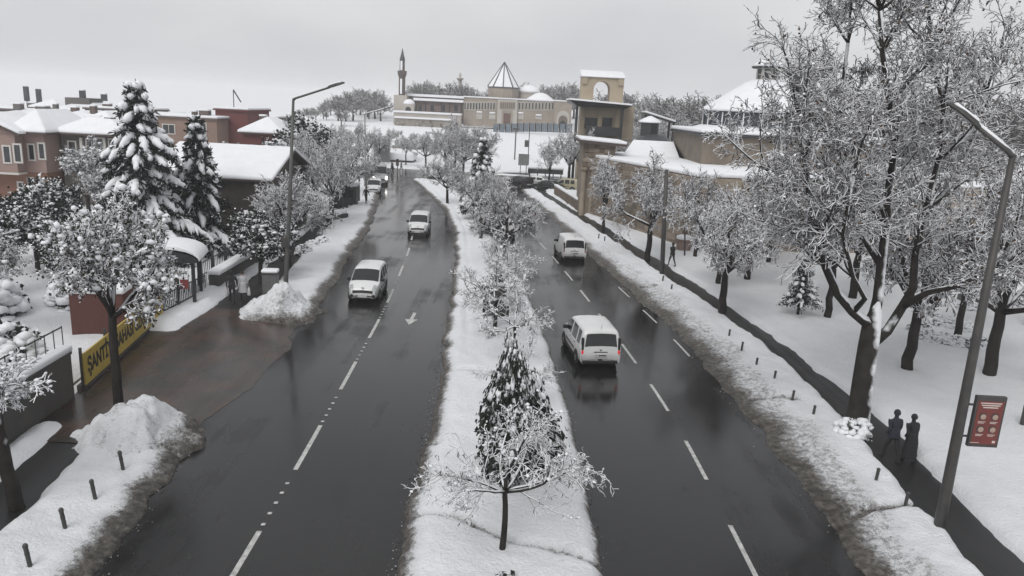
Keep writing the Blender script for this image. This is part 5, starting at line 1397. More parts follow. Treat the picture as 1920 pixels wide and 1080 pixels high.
# lantern tower peeping over the trees
p = Yp(*Z5(650, 290), 262); lt_ = thing('lantern_tower', 'small pale lantern tower among trees behind the mosque roof', 'tower', (p.x, 262, 0))
MB().lathe([(.5, 0), (.5, p.z)], 8).build('shaft', M_CREAM, lt_)
MB().lathe([(.5, p.z), (1.2, p.z+.8), (1.2, p.z+1.1)], 8).build('gallery', M_CREAM, lt_)
MB().lathe([(.4, p.z+1.1), (.4, p.z+2), (.6, p.z+2.1), (.1, p.z+3)], 8).build('lantern', M_FRAME, lt_)
# blue-grey hoarding along the slope top
M_HOARD = mat('hoarding', (0.13, 0.16, 0.19), (0.105, 0.13, 0.155), 0.5, 0.6, per_obj=0.12)
hf = thing('hoarding', 'blue grey panel fence along the top of the snow slope', 'fence', (0, 0, 0))
n = 13
for i in range(n):
    a, b = 900+i*45, 900+(i+1)*45-4
    lift = -8*math.sin(math.pi*(i+.5)/n)
    x0, x1, z0, z1 = mrect(a, 612+lift, b, 642+lift, 205); MB().box(x0, x1, 205, 205.15, z0-1.2, z1).build('panel', M_HOARD, hf)
    MB().box(x1+.1, x1+.35, 205, 205.3, z0-1.2, z1+.15).build('post', M_CANOPY, hf)
# low snow-roofed shelter and walls at the foot of the hill
sh = thing('shelter', 'low snow roofed shelter with grey walls at the foot of the hill', 'shelter', (0, 0, 0))
x0, x1, z0, z1 = wrect(731, 301, 773, 312, 142); MB().box(x0, x1, 142, 147, -0.2, z1).build('wall', M_DARKWOOD, sh)
x0, x1, z0, z1 = wrect(729, 287, 775, 301, 141.5); snow_bevel(MB().box(x0, x1, 141.5, 147.5, z0+.002, z1), 'roof_snow', sh, .2)
x0, x1, z0, z1 = wrect(700, 268, 730, 305, 140); gl = MB().box(x0, x1, 140, 141, -0.2, z1).build('screen', mat('screen_grey', (0.2, 0.21, 0.21), None, 1, .4), sh)
x0, x1, z0, z1 = wrect(735, 262, 790, 285, 168)
bs = thing('retaining_wall', 'dark retaining wall with snow behind the low shelter', 'wall', (0, 0, 0))
MB().box(x0, x1, 168, 170, -.2, z0+1.2).build('wall', M_RUBBLE, bs); snow_bevel(MB().box(x0-.2, x1+.2, 167.8, 173, z0+1.203, z1), 'snow_cap', bs, .2)
# ================================================================== VEHICLES
M_WHITEPAINT = mat('white_car_paint', (0.70, 0.70, 0.70), (0.62, 0.62, 0.62), 1.5, 0.35, coat=0.4)
def grime(m, c=(0.17, 0.155, 0.14)):
    nt = m.node_tree; b = [n for n in nt.nodes if n.type == 'BSDF_PRINCIPLED'][0]
    src = b.inputs['Base Color'].links[0].from_socket
    tc = nt.nodes.new('ShaderNodeTexCoord'); sx = nt.nodes.new('ShaderNodeSeparateXYZ'); nt.links.new(tc.outputs['Object'], sx.inputs[0])
    n = _noise(nt, 6, 6, .7)
    h = _math(nt, 'ADD', sx.outputs['Z'], _math(nt, 'MULTIPLY', n.outputs['Fac'], .55))
    f = _ramp(nt, h, [(.55, .75), (.78, .3), (1.0, .04)]).outputs[0]
    nt.links.new(_mix(nt, f, src, c), b.inputs['Base Color'])
grime(M_WHITEPAINT)
M_SILVER = mat('silver_paint', (0.33, 0.34, 0.35), (0.28, 0.29, 0.3), 1.5, 0.35, metal=0.3, coat=0.4)
M_SANDPAINT = mat('sand_paint', (0.34, 0.31, 0.20), None, 1.5, 0.4, coat=0.3)
M_BLACKPAINT = mat('black_paint', (0.012, 0.012, 0.013), None, 1.5, 0.25, coat=0.4)
M_CARGLASS = mat('car_glass', (0.012, 0.014, 0.015), (0.02, 0.022, 0.023), 1.0, 0.08)
M_TRIM = mat('black_trim', (0.014, 0.014, 0.015), None, 4, 0.55)
M_TYRE = mat('tyre', (0.018, 0.018, 0.018), None, 6, 0.85)
M_RIM = mat('rim', (0.30, 0.30, 0.31), None, 6, 0.4, metal=0.6)
M_LAMPGLASS = mat('lamp_glass', (0.45, 0.47, 0.48), (0.28, 0.29, 0.3), 9, 0.1)
M_TAILRED = mat('tail_lamp_lit', (0.80, 0.03, 0.03), (0.7, 0.02, 0.02), 5, 0.3, emit=0.22)
M_TAILOFF = mat('tail_lamp', (0.18, 0.012, 0.012), None, 5, 0.2)
M_HEADLIT = mat('head_lamp_lit', (1.0, 0.97, 0.9), (1, 0.97, 0.9), 5, 0.3, emit=2.5)
M_PLATE = mat('number_plate', (0.55, 0.55, 0.54), None, 20, 0.5)

class CarBody:
    """lofted shell: rings across the car, laid along its side profile"""
    def __init__(s, ctrl, belt, H, tumble=0.13, step=0.05, sub=3):
        c = np.array(ctrl, float)             # x, bottom, top, width
        d = np.hypot(np.diff(c[:, 0]), np.diff(c[:, 2])); L = np.concatenate([[0], np.cumsum(d)])
        n = int(L[-1]/step); q = np.linspace(0, L[-1], n+1)
        st = np.stack([np.interp(q, L, c[:, k]) for k in range(4)], -1)
        k = np.array([.25, .5, .25])
        for _ in range(2):
            pad = np.pad(st, ((1, 1), (0, 0)), mode='edge'); st = pad[:-2]*.25+pad[1:-1]*.5+pad[2:]*.25
        s.st, s.q, s.L = st, q, L
        x, B, T, W = st.T; hw = W/2
        zb = np.minimum(belt, T-.10); zt = np.maximum(T-.15, zb+.01)
        y5 = hw*(1-tumble*np.clip((T-belt)/(H-belt), 0, 1))
        lo = np.minimum(B+.35, (B+zb)/2)
        zt = np.minimum(zt, T-.06)
        P = [(0*hw, B), (hw*.88, B), (hw*.98, B+(lo-B)*.35), (hw, lo), (hw*.995, zb), (y5, zt), (y5*.91, T-.05), (y5*.6, T-.006), (0*hw, T+.012)]
        half = []
        for a, b in zip(P[:-1], P[1:]):
            for i in range(sub): f = i/sub; half.append((a[0]*(1-f)+b[0]*f, a[1]*(1-f)+b[1]*f))
        half.append(P[-1]); s.sub = sub; s.nh = len(half)
        ring = [(-y, z) for y, z in half]+[(y, z) for y, z in reversed(half[:-1])]     # right side first
        V = np.stack([np.stack([x, y, z], -1) for y, z in ring], 1)
        s.V = V; s.nr, s.nv = V.shape[:2]
        du = np.gradient(V, axis=0); dv = np.gradient(V, axis=1); nrm = np.cross(dv, du); nrm /= np.maximum(np.linalg.norm(nrm, axis=-1, keepdims=True), 1e-6)
        cen = V.mean(axis=1, keepdims=True); flip = np.sign((nrm*(V-cen)).sum(-1).mean())
        s.N = nrm*(flip if flip else 1)
    def shell(s):
        n, v = s.nr, s.nv; i = (np.arange(n-1)[:, None]*v+np.arange(v-1)[None]).ravel()
        Fq = np.stack([i, i+1, i+1+v, i+v], -1)
        me = bpy.data.meshes.new('body')
        fs = Fq.tolist()+[list(range(v)), [(n-1)*v+k for k in range(v)][::-1]]
        me.from_pydata(s.V.reshape(-1, 3).tolist(), [], fs)
        me.polygons.foreach_set('use_smooth', [True]*len(me.polygons)); me.update(); return me
    def patch(s, i0, i1, j0, j1, off=0.006, name='glass'):
        P = s.V[i0:i1+1, j0:j1+1]+s.N[i0:i1+1, j0:j1+1]*off
        n, v = P.shape[:2]; i = (np.arange(n-1)[:, None]*v+np.arange(v-1)[None]).ravel()
        return mesh_np(name, P.reshape(-1, 3), [np.stack([i, i+1, i+1+v, i+v], -1)], True)
    def at_ctrl(s, k, f=0.0):                  # ring index of control point k (+ fraction towards k+1)
        l = s.L[k]+(s.L[min(k+1, len(s.L)-1)]-s.L[k])*f
        return int(np.argmin(np.abs(s.q-l)))
    def rings_x(s, x0, x1, upper=True):
        ok = np.where((s.st[:, 0] >= x0) & (s.st[:, 0] <= x1))[0]; return ok[0], ok[-1]

def wheel(parent, x, y, r, side, w=0.20):
    a = math.pi/2
    t = MB().lathe([(r*.62, -w/2), (r*.93, -w/2), (r, -w*.3), (r, w*.3), (r*.93, w/2), (r*.62, w/2)], 20).build('wheel', M_TYRE, parent, True)
    t.rotation_euler = (a, 0, 0); t.location = (x, y, r)
    rm = MB().lathe([(r*.63, -w*.42), (r*.63, w*.42)], 16).build('rim', M_RIM, t)
    for k in range(5):
        b = 6.283*k/5; MB().bar((0, 0, -side*w*.44), (r*.55*math.cos(b), r*.55*math.sin(b), -side*w*.44), .07, .03).build('spoke', M_RIM, t)
def arch(parent, x, hw, r, side):
    pts = [(x+r*math.cos(math.pi*k/12), .30+r*math.sin(math.pi*k/12)) for k in range(13)]+[(x-r, .2), (x+r, .2)]
    y0, y1 = (hw-.10, hw+.004) if side > 0 else (-hw-.004, -hw+.10)
    MB().prism(pts, y0, y1).build('wheel_arch', M_TRIM, parent)
_tx = {}
def text_mesh(txt, size, m, parent, name='lettering', loc=(0, 0, 0), rot=(0, 0, 0), bold=0.0, ext=0.0, align='CENTER', sx=1.0):
    cu = bpy.data.curves.new('t', 'FONT'); cu.body = txt; cu.size = size; cu.extrude = ext; cu.offset = bold
    cu.align_x = align; cu.align_y = 'CENTER'; cu.resolution_u = 3
    o = bpy.data.objects.new('t', cu); COL.objects.link(o)
    bpy.context.view_layer.update()
    me = bpy.data.meshes.new_from_object(o.evaluated_get(bpy.context.evaluated_depsgraph_get()))
    bpy.data.objects.remove(o); bpy.data.curves.remove(cu)
    me.materials.clear(); me.materials.append(m); me.name = name
    q = link(name, me, None, parent, loc); q.rotation_euler = rot; q.scale = (sx, 1, 1); return q

def car(name, label, cat, loc, heading, ctrl, belt, H, W, paint, ws, rw, sides, wheels, kind, lit=False, headlit=False, r=0.31, group=None, tumble=0.13):
    t = thing(name, label, cat, loc, heading, group)
    cb = CarBody(ctrl, belt, H, tumble); sub = cb.sub; hw = W/2; nv = cb.nv
    body = link('body', cb.shell(), paint, t)
    link('windscreen', cb.patch(cb.at_ctrl(ws, .06), cb.at_ctrl(ws, .94), 6*sub, nv-1-6*sub), M_CARGLASS, t)
    link('rear_window', cb.patch(cb.at_ctrl(rw, .12), cb.at_ctrl(rw, .92), 6*sub+1, nv-2-6*sub), M_CARGLASS, t)
    for x0, x1 in sides:
        i0, i1 = cb.rings_x(x0, x1)
        link('side_window', cb.patch(i0, i1, 4*sub+0, 5*sub), M_CARGLASS, t)
        link('side_window', cb.patch(i0, i1, nv-1-5*sub, nv-1-4*sub), M_CARGLASS, t)
    for x in wheels:
        for sd in (-1, 1):
            arch(t, x, hw, r*1.26, sd); wheel(t, x, sd*(hw-.085), r, sd)
    xr, xf = ctrl[0][0], ctrl[-1][0]
    MB().box(wheels[0]+r*1.3, wheels[1]-r*1.3, -hw-.012, -hw+.03, .22, .34).build('sill', M_TRIM, t)
    MB().box(wheels[0]+r*1.3, wheels[1]-r*1.3, hw-.03, hw+.012, .22, .34).build('sill', M_TRIM, t)
    for sd in (-1, 1):
        y = sd*(hw+.006)
        MB().box(wheels[0]+r*1.5, wheels[1]-r*1.45, min(y, y-sd*.03), max(y, y-sd*.03), .58, .66).build('rub_strip', M_TRIM, t)
        m = MB().box(sides[-1][1]-.28, sides[-1][1]-.10, min(sd*(hw-.02), sd*(hw+.20)), max(sd*(hw-.02), sd*(hw+.20)), belt-.02, belt+.16).build('mirror', M_TRIM, t, True, .05)
        for x in [s_[0]+.12 for s_ in sides[-2:]]:
            yy = sd*(hw+.004); MB().box(x, x+.16, min(yy, yy-sd*.04), max(yy, yy-sd*.04), belt-.17, belt-.135).build('door_handle', M_TRIM, t)
    # rear furniture
    tl = (.72, 1.18) if kind in ('van', 'bus') else (.72, .92)
    for sd in (-1, 1):
        if kind in ('van', 'bus'):
            y0 = sd*(hw-.155); y1 = sd*(hw-.045)
            MB().box(xr-.035, xr+.12, min(y0, y1), max(y0, y1), tl[0]+.16, tl[1]+.26).build('tail_light', M_TRIM, t, False, .03)
            MB().box(xr-.05, xr+.10, min(y0, y1)+.004, max(y0, y1)-.004, tl[0]+.0, tl[0]+.16).build('tail_light', M_TAILRED if lit else M_TAILOFF, t, False, .025)
        else:
            y0 = sd*(hw-.42); y1 = sd*(hw-.07)
            MB().box(xr-.02, xr+.14, min(y0, y1), max(y0, y1), tl[0], tl[1]).build('tail_light', M_TAILRED if lit else M_TAILOFF, t, False, .03)
    MB().box(xr-.05, xr+.15, -hw+.12, hw-.12, .26, .42).build('rear_bumper', M_TRIM, t, False, .04)
    pl = MB().box(xr-.06, xr, -.03-.26, .03+.23, .60, .72).build('number_plate', M_PLATE, t)
    text_mesh('42', .085, M_TRIM, pl, 'lettering', (xr-.063, .19, .66), (math.pi/2, 0, -math.pi/2))
    MB().box(xr-.064, xr-.06, -.24, .10, .635, .685).build('smudged_print', M_TRIM, pl)
    if kind == 'van':
        MB().box(xr-.055, xr, -.3, .3, .80, .83).build('hatch_trim', M_TRIM, t)
        MB().box(xr-.07, xr, -.1, .1, .45, .50).build('tow_cover', M_TRIM, t, False, .02)
        MB().box(xr-.05, xr, -.045, .045, .87, .94).build('emblem', M_RIM, t, False, .015)
    # front furniture
    fz = ctrl[-3][2]
    for sd in (-1, 1):
        j0, j1 = (4*sub+2, 7*sub-1) if sd < 0 else (nv-1-(7*sub-1), nv-1-(4*sub+2))
        link('headlight', cb.patch(cb.at_ctrl(8, .80), cb.at_ctrl(10, .15), j0, j1, .008), M_HEADLIT if headlit else M_LAMPGLASS, t)
        y0, y1 = sd*(hw-.40), sd*(hw-.13)
        hl = None if True else MB().add([(xf-.33, y1, fz-.04), (xf-.06, y0, fz-.13), (xf-.12, y1-sd*.02, fz-.30), (xf-.02, y0+sd*.02, fz-.30), (xf-.5, y1, fz-.3), (xf-.3, y0, fz-.3)],
                 [(0, 1, 3, 2), (0, 2, 4), (1, 5, 3), (0, 4, 5, 1), (2, 3, 5, 4)]).build('headlight', M_HEADLIT if headlit else M_LAMPGLASS, t, False, .02)
        o = MB().lathe([(.10, 0), (.10, .05), (.07, .06)], 8, (0, 0, 0)).build('fog_light', M_TRIM, t)
        o.rotation_euler = (0, math.pi/2, 0); o.location = (xf-.045, sd*(hw-.26), .40)
    link('grille', cb.patch(cb.at_ctrl(10, .10), cb.at_ctrl(10, .60), 6*sub+1, nv-2-6*sub, .010), M_TRIM, t)
    None if True else MB().add([(xf-.06, -.62, fz-.27), (xf-.06, .62, fz-.27), (xf+.012, .46, .46), (xf+.012, -.46, .46), (xf-.2, -.62, fz-.27), (xf-.2, .62, fz-.27), (xf-.2, .46, .46), (xf-.2, -.46, .46)],
             [(0, 1, 2, 3), (7, 6, 5, 4), (0, 4, 5, 1), (1, 5, 6, 2), (2, 6, 7, 3), (3, 7, 4, 0)]).build('grille', M_TRIM, t, False, .02)
    MB().lathe([(.06, 0), (.06, .02)], 10).build('emblem', M_RIM, t).location = (xf-.06, 0, fz-.1)
    MB().box(xf-.02, xf+.03, -.26, .26, .33, .44).build('number_plate', M_PLATE, t)
    MB().box(xf-.1, xf+.012, -hw+.35, hw-.35, .24, .33).build('front_bumper', M_TRIM, t, False, .03)
    MB().tube([(ctrl[4][0], 0, H-.02), (ctrl[4][0]-.16, 0, H+.22)], .008, 4).build('aerial', M_TRIM, t) if kind == 'van' else None
    return t
VAN_A = [(-2.08, .30, .42, 1.60), (-2.12, .28, .72, 1.72), (-2.10, .26, 1.00, 1.80), (-2.00, .25, 1.66, 1.78), (-1.86, .25, 1.79, 1.80), (-.5, .24, 1.82, 1.83), (.30, .24, 1.80, 1.83), (.52, .24, 1.70, 1.82), (1.38, .24, 1.12, 1.80), (1.84, .24, .98, 1.70), (2.05, .25, .74, 1.52), (2.10, .28, .44, 1.38)]
VAN_B = [(-1.98, .30, .42, 1.52), (-2.00, .28, .72, 1.64), (-1.99, .26, 1.00, 1.70), (-1.90, .25, 1.58, 1.68), (-1.76, .25, 1.70, 1.70), (-.4, .24, 1.73, 1.716), (.16, .24, 1.71, 1.716), (.34, .24, 1.63, 1.71), (1.24, .24, 1.10, 1.69), (1.70, .24, .96, 1.60), (1.92, .25, .74, 1.42), (1.98, .28, .42, 1.28)]
SEDAN = [(-2.20, .30, .45, 1.50), (-2.25, .28, .70, 1.66), (-2.20, .26, .98, 1.72), (-1.75, .25, 1.04, 1.76), (-1.05, .24, 1.40, 1.76), (-.3, .24, 1.46, 1.78), (.35, .24, 1.42, 1.78), (.45, .24, 1.40, 1.78), (1.15, .24, .98, 1.77), (1.85, .24, .84, 1.72), (2.18, .25, .62, 1.60), (2.24, .28, .42, 1.46)]
BUS = [(-2.95, .34, .50, 1.80), (-3.0, .32, .9, 1.94), (-2.99, .30, 1.35, 1.98), (-2.92, .30, 2.30, 1.94), (-2.75, .30, 2.52, 1.96), (-.5, .30, 2.58, 2.0), (1.2, .30, 2.56, 2.0), (1.55, .30, 2.42, 1.98), (2.25, .30, 1.42, 1.96), (2.78, .30, 1.18, 1.90), (2.96, .30, .85, 1.80), (3.0, .34, .48, 1.68)]
def hd(dx, dy): return math.atan2(dy, dx)
def tang(f, y): return (float(f(y+1)-f(y-1)), 2.0)
# right road: away from the camera; loc is the centre, measured from the rear bumper
def veh_at(rear, tx, ty, L, front=False):
    l = math.hypot(tx, ty); s = -1 if front else 1
    return (rear[0]+tx/l*L/2, rear[1]+ty/l*L/2, 0.004)
tx, ty = tang(X_DR, 31); tx -= 0.12
car('van', 'nearest white passenger van on the right road with lit tail lights', 'van', veh_at((4.0, 31.0), tx, ty, 4.2), hd(tx, ty), VAN_A, 1.06, 1.80, 1.83, M_WHITEPAINT, 7, 2, [(-1.75, -1.22), (-1.10, -.28), (-.16, .92)], (-1.32, 1.32), 'van', lit=True, r=.32)
tx, ty = tang(X_RR, 56)
car('van', 'white panel van without rear side windows farther up the right road', 'van', veh_at((4.5, 54.6), tx, ty, 4.1), hd(tx, ty), VAN_A, 1.06, 1.80, 1.80, M_WHITEPAINT, 7, 2, [(-.02, .92)], (-1.30, 1.30), 'van', r=.32)
tx, ty = tang(X_DR, 63)
car('saloon_car', 'white saloon car beside the median trees on the right road', 'car', veh_at((-.75, 63.0), tx, ty, 4.4), hd(tx, ty), SEDAN, .93, 1.46, 1.78, M_WHITEPAINT, 7, 3, [(-1.25, -.35), (-.25, .75)], (-1.32, 1.38), 'saloon')
tx, ty = tang(X_DR, 73)
car('hatchback_car', 'silver car ahead of the white panel van on the right road', 'car', veh_at((1.2, 73), tx, ty, 4.0), hd(tx, ty), VAN_B, 1.02, 1.73, 1.716, M_SILVER, 7, 2, [(-1.55, -.92), (-.8, -.1), (0, .95)], (-1.25, 1.25), 'van')
# left road: towards the camera
def veh_front(front, f, L):
    tx, ty = tang(f, front[1]+2); l = math.hypot(tx, ty); return (front[0]+tx/l*L/2, front[1]+ty/l*L/2, 0.004), hd(-tx, -ty)
p, h = veh_front((-8.2, 40.0), X_DL, 3.96)
car('van', 'nearest white small van coming down the left road', 'van', p, h-.03, VAN_B, 1.02, 1.73, 1.716, M_WHITEPAINT, 7, 2, [(-1.55, -.92), (-.8, -.1), (0, .95)], (-1.25, 1.25), 'van')
p, h = veh_front((-8.05, 62.0), X_DL, 3.96)
car('van', 'second white small van on the left road, by the inner lane line', 'van', p, h-.06, VAN_B, 1.02, 1.73, 1.716, M_WHITEPAINT, 7, 2, [(-1.55, -.92), (-.8, -.1), (0, .95)], (-1.25, 1.25), 'van')
p, h = veh_front((-18.2, 99.5), X_LL, 6.0)
car('minibus', 'silver minibus with lit headlights at the far left bend', 'minibus', p, h, BUS, 1.45, 2.58, 2.0, M_SILVER, 7, 2, [(-2.6, -1.4), (-1.25, -.1), (.05, 1.0), (1.1, 1.75)], (-1.75, 1.95), 'bus', headlit=True, r=.36)
p, h = veh_front((-17.0, 88.5), X_LL, 4.2)
car('parked_car', 'white car with dark bumper parked at the left kerb before the minibus', 'car', p, h, VAN_B, 1.02, 1.73, 1.716, M_WHITEPAINT, 7, 2, [(-1.55, -.92), (-.8, -.1), (0, .95)], (-1.25, 1.25), 'van')
# parked beyond the bend
for (u, v, m, ctrl, lab, k, hh) in [(1058, 357, M_SANDPAINT, VAN_B, 'sand coloured van parked in the side street left of the portal', 'van', 2.9),
                                (1025, 357, M_BLACKPAINT, SEDAN, 'black saloon parked in the side street beside the sand coloured van', 'saloon', 2.7),
                                (1003, 348, M_WHITEPAINT, SEDAN, 'white saloon parked behind the black one in the side street', 'saloon', 2.9),
                                (975, 352, M_BLACKPAINT, VAN_B, 'black hatchback waiting at the bend behind the median conifers', 'van', 2.2)]:
    q = G(u, v)
    car('parked_car', lab, 'car', (q.x, q.y, .004), hh, ctrl, 1.02 if ctrl is VAN_B else .93, 1.73 if ctrl is VAN_B else 1.46, 1.716 if ctrl is VAN_B else 1.78, m, 7, 2 if ctrl is VAN_B else 3,
        [(-1.55, -.92), (-.8, -.1), (0, .85)] if ctrl is VAN_B else [(-1.25, -.35), (-.25, .75)], (-1.25, 1.25), k)
# ================================================================== STREET FURNITURE
M_POLE = mat('galvanised_dark', (0.045, 0.043, 0.042), (0.07, 0.066, 0.062), 3, 0.55, metal=0.2)
M_POLE_L = mat('galvanised_light', (0.22, 0.22, 0.22), (0.17, 0.17, 0.17), 3, 0.5, metal=0.3)
def lamp_post(label, base, top, arm_end, r=0.11, m=M_POLE_L, head=0.95, snow=True, lean=None):
    """tapered pole, raked arm and flat luminaire; base, top and arm end in metres"""
    b, tp, ae = Vector(base), Vector(top), Vector(arm_end)
    t = thing('street_lamp', label, 'street lamp', b)
    tp = tp-b; ae = ae-b
    MB().tube([(0, 0, -.3), (0, 0, 1.2), tp*.5, tp], [r*1.25, r*1.2, r, r*.62], 10).build('pole', m, t, True)
    MB().box(-.2, .2, -.2, .2, -.3, .12).build('base_plate', M_POLE, t)
    d = (ae-tp).normalized()
    arm = MB().tube([tp-Vector((0, 0, .03)), tp+d*.15+Vector((0, 0, .02)), ae], [r*.66, r*.6, r*.45], 8).build('arm', m, t, True)
    side = d.cross(Vector((0, 0, 1))).normalized(); up = side.cross(d)
    mb = MB(); vs = []; h0 = ae-d*.1
    for q, w, hgt in ((0, .07, .06), (.18, .15, .10), (.6, .17, .10), (1.0, .10, .05)):
        c = h0+d*(q*head)
        vs += [c-side*w-up*.02, c+side*w-up*.02, c+side*w*.7+up*hgt, c-side*w*.7+up*hgt]
    fs = [(0, 1, 2, 3), (15, 14, 13, 12)]
    for i in range(3):
        for k in range(4): fs.append((i*4+k, i*4+(k+1) % 4, i*4+4+(k+1) % 4, i*4+4+k))
    hd_ = mb.add(vs, fs).build('lamp_head', M_POLE, t, False, .02)
    MB().add([h0+d*(.25*head)-side*.11-up*.035, h0+d*(.25*head)+side*.11-up*.035, h0+d*(.8*head)+side*.11-up*.03, h0+d*(.8*head)-side*.11-up*.03], [(0, 1, 2, 3)]).build('lamp_lens', M_LAMPGLASS, hd_)
    if snow:
        MB().tube([tp+Vector((0, 0, .06)), tp.lerp(ae, .5)+up*.07, ae+up*.07], [.05, .055, .045], 6).build('arm_snow', M_SNOW, arm, True)
        c = h0+d*.5*head+up*.13
        MB().bar(h0+d*.15*head+up*.11, h0+d*.9*head+up*.09, .2, .09).build('head_snow', M_SNOW, hd_, True, .04)
    return t
b = G(537, 562); lp = lamp_post('tall street lamp on the left verge with its arm over the road', (b.x, b.y, 0), Yp(550, 186, b.y), Yp(618, 164, b.y-.4), m=mat('galvanised_mid', (0.10, 0.098, 0.095), (0.075, 0.073, 0.07), 3, 0.55, metal=0.2))
MB().box(-.16, .16, -.16, .16, 3.0, 3.5).build('junction_box', M_POLE, lp)
MB().tube([(0, 0, .45), (0, 0, 1.0)], .135, 10).build('pale_band', M_POLE_L, lp)
b = G(1757, 1005); RB = b
lp = lamp_post('leaning street lamp with a red notice panel by the right pavement', (b.x, b.y, 0), Yp(1899, 292, b.y), Yp(1830, 236, b.y+.2), r=.12, m=M_POLE, head=.95)
def on_pole(f): return (Yp(1899, 292, RB.y)-RB)*f
# red notice panel clamped to the pole
M_REDP = mat('notice_red', (0.17, 0.032, 0.025), (0.13, 0.027, 0.022), 2, 0.5)
M_PRINT = mat('notice_print', (0.62, 0.55, 0.50), None, 3, 0.5)
c = Yp(1849, 790, RB.y-.05)
pn = thing('notice_panel', 'red notice panel with four round emblems clamped to the right lamp post', 'sign', c)
pw, ph = .40, .72
MB().box(-pw, pw, -.06, .06, -ph, ph).build('frame', M_POLE, pn, False, .015)
MB().box(-pw+.06, pw-.06, -.068, -.055, -ph+.09, ph-.13).build('face', M_REDP, pn)
M_SKIN_P = mat('print_beige', (0.42, 0.30, 0.24), None, 3, 0.5); M_DARKP = mat('print_dark', (0.045, 0.035, 0.035), None, 3, 0.5)
for ix in (-1, 1):
    for iz in (0, 1):
        o = MB().lathe([(.105, 0), (.105, .004)], 16).build('emblem_ring', M_DARKP, pn); o.rotation_euler = (math.pi/2, 0, 0); o.location = (ix*.16, -.068, .16-iz*.36)
        o = MB().lathe([(.075, 0), (.075, .004)], 14).build('emblem_disc', M_SKIN_P, pn); o.rotation_euler = (math.pi/2, 0, 0); o.location = (ix*.16+.012, -.073, .15-iz*.36)
        for k in range(2): MB().box(ix*.16-.10, ix*.16+.10-.04*k, -.0705, -.068, .0-iz*.36-.035*k, .016-iz*.36-.035*k).build('print_line', M_PRINT, pn)
for z, w in ((.52, .28), (.46, .25), (.40, .2)):
    MB().box(-w, w, -.0705, -.068, z, z+.03).build('print_line', M_PRINT, pn)
MB().box(-pw*.9, -pw*.3, -.0705, -.068, -.60, -.585).build('print_line', M_PRINT, pn)
MB().box(pw*.55, pw*.75, -.0705, -.068, -.585, -.52).build('print_mark', M_PRINT, pn)
for z in (.45, -.45): MB().bar((-pw-.16, .02, z), (-pw+.02, .02, z), .04, .05).build('clamp', M_POLE, pn)
# farther lamps and poles
yl = 80.0
q = Yp(684, 214, yl); lamp_post('street lamp rising from the left street trees near the minibus', (q.x+.2, yl, 0), q, Yp(722, 204, yl), r=.09)
for u, v, tv, lab in ((1241, 522, 318, 'thick dark pole beside the stone wall street tree'), (1284, 487, 395, 'thin dark pole in the snow before the stone wall')):
    q = G(u, v); t_ = Yp(u+9 if u < 1260 else u+1, tv, q.y)
    p_ = thing('pole', lab, 'pole', q)
    MB().tube([(0, 0, -.3), (t_.x-q.x, 0, t_.z)], [.17, .13] if u < 1260 else [.07, .06], 10).build('shaft', M_POLE, p_, True)
    MB().lathe([(.22, -.1), (.22, .15), (.18, .2)] if u < 1260 else [(.1, -.1), (.1, .1), (.09, .12)], 10).build('foot', M_POLE, p_)
for i, (u, tv, bv, lab) in enumerate([(965, 243, 296, 'dark lamp pole on the snow slope below the hoarding'), (990, 243, 300, 'thin pole with a small box right of the slope lamp')]):
    yy = 160.0; p0, p1 = Yp(u, bv, yy), Yp(u+1, tv, yy)
    p_ = thing('pole', lab, 'pole', (p0.x, yy, float(hill_h(p0.x, yy))-.1))
    z0 = p_.location.z
    MB().tube([(0, 0, -.3), (0, 0, p1.z-z0)], .13 if i == 0 else .09, 6).build('shaft', M_POLE, p_)
    if i == 0: MB().box(-.7, .7, -.1, .1, p1.z-z0, p1.z-z0+.3).build('lamp_head', M_POLE, p_)
    else: MB().box(-.9, -.1, -.2, .2, p1.z-z0-3.6, p1.z-z0-2.2).build('signal_box', M_POLE, p_)

# ---- bollards
BOL = None
def bollard(u, v, lab, grp, lean=0.0, h=.62):
    global BOL
    q = G(u, v, .32)
    if BOL is None:
        BOL = (MB().tube([(0, 0, -.5), (0, 0, .58)], [.05, .05], 8), MB().lathe([(.058, .58), (.058, .64), (.03, .67)], 8), MB().lathe([(.054, .40), (.054, .46)], 8))
        BOL = [b_.build('tmp', M_POLE) for b_ in BOL]; BOLM = [o.data for o in BOL]
        for o in BOL: bpy.data.objects.remove(o)
        BOL = BOLM
    t = thing('bollard', lab, 'bollard', (q.x, q.y, .18), 0, grp)
    t.rotation_euler = (0, lean, 0); t.scale = (1, 1, h/.67)
    for nm, me in zip(('post', 'cap', 'band'), BOL): link(nm, me, None, t)
for i, (u, v) in enumerate([(58, 1062), (124, 992), (180, 936), (232, 880), (277, 832)]):
    bollard(u, v, ordinal(i)+' dark bollard from the camera in the left verge', 'left verge bollards', -.12, .72)
for i, (u, v) in enumerate([(1697, 946), (1642, 900), (1524, 779), (1485, 750), (1451, 712), (1417, 687), (1390, 656), (1366, 632), (1258, 545), (1242, 528), (1218, 500), (1133, 452), (1122, 447)]):
    bollard(u, v, ordinal(i)+' small bollard from the camera along the right pavement edge', 'right pavement bollards', .06, .55)

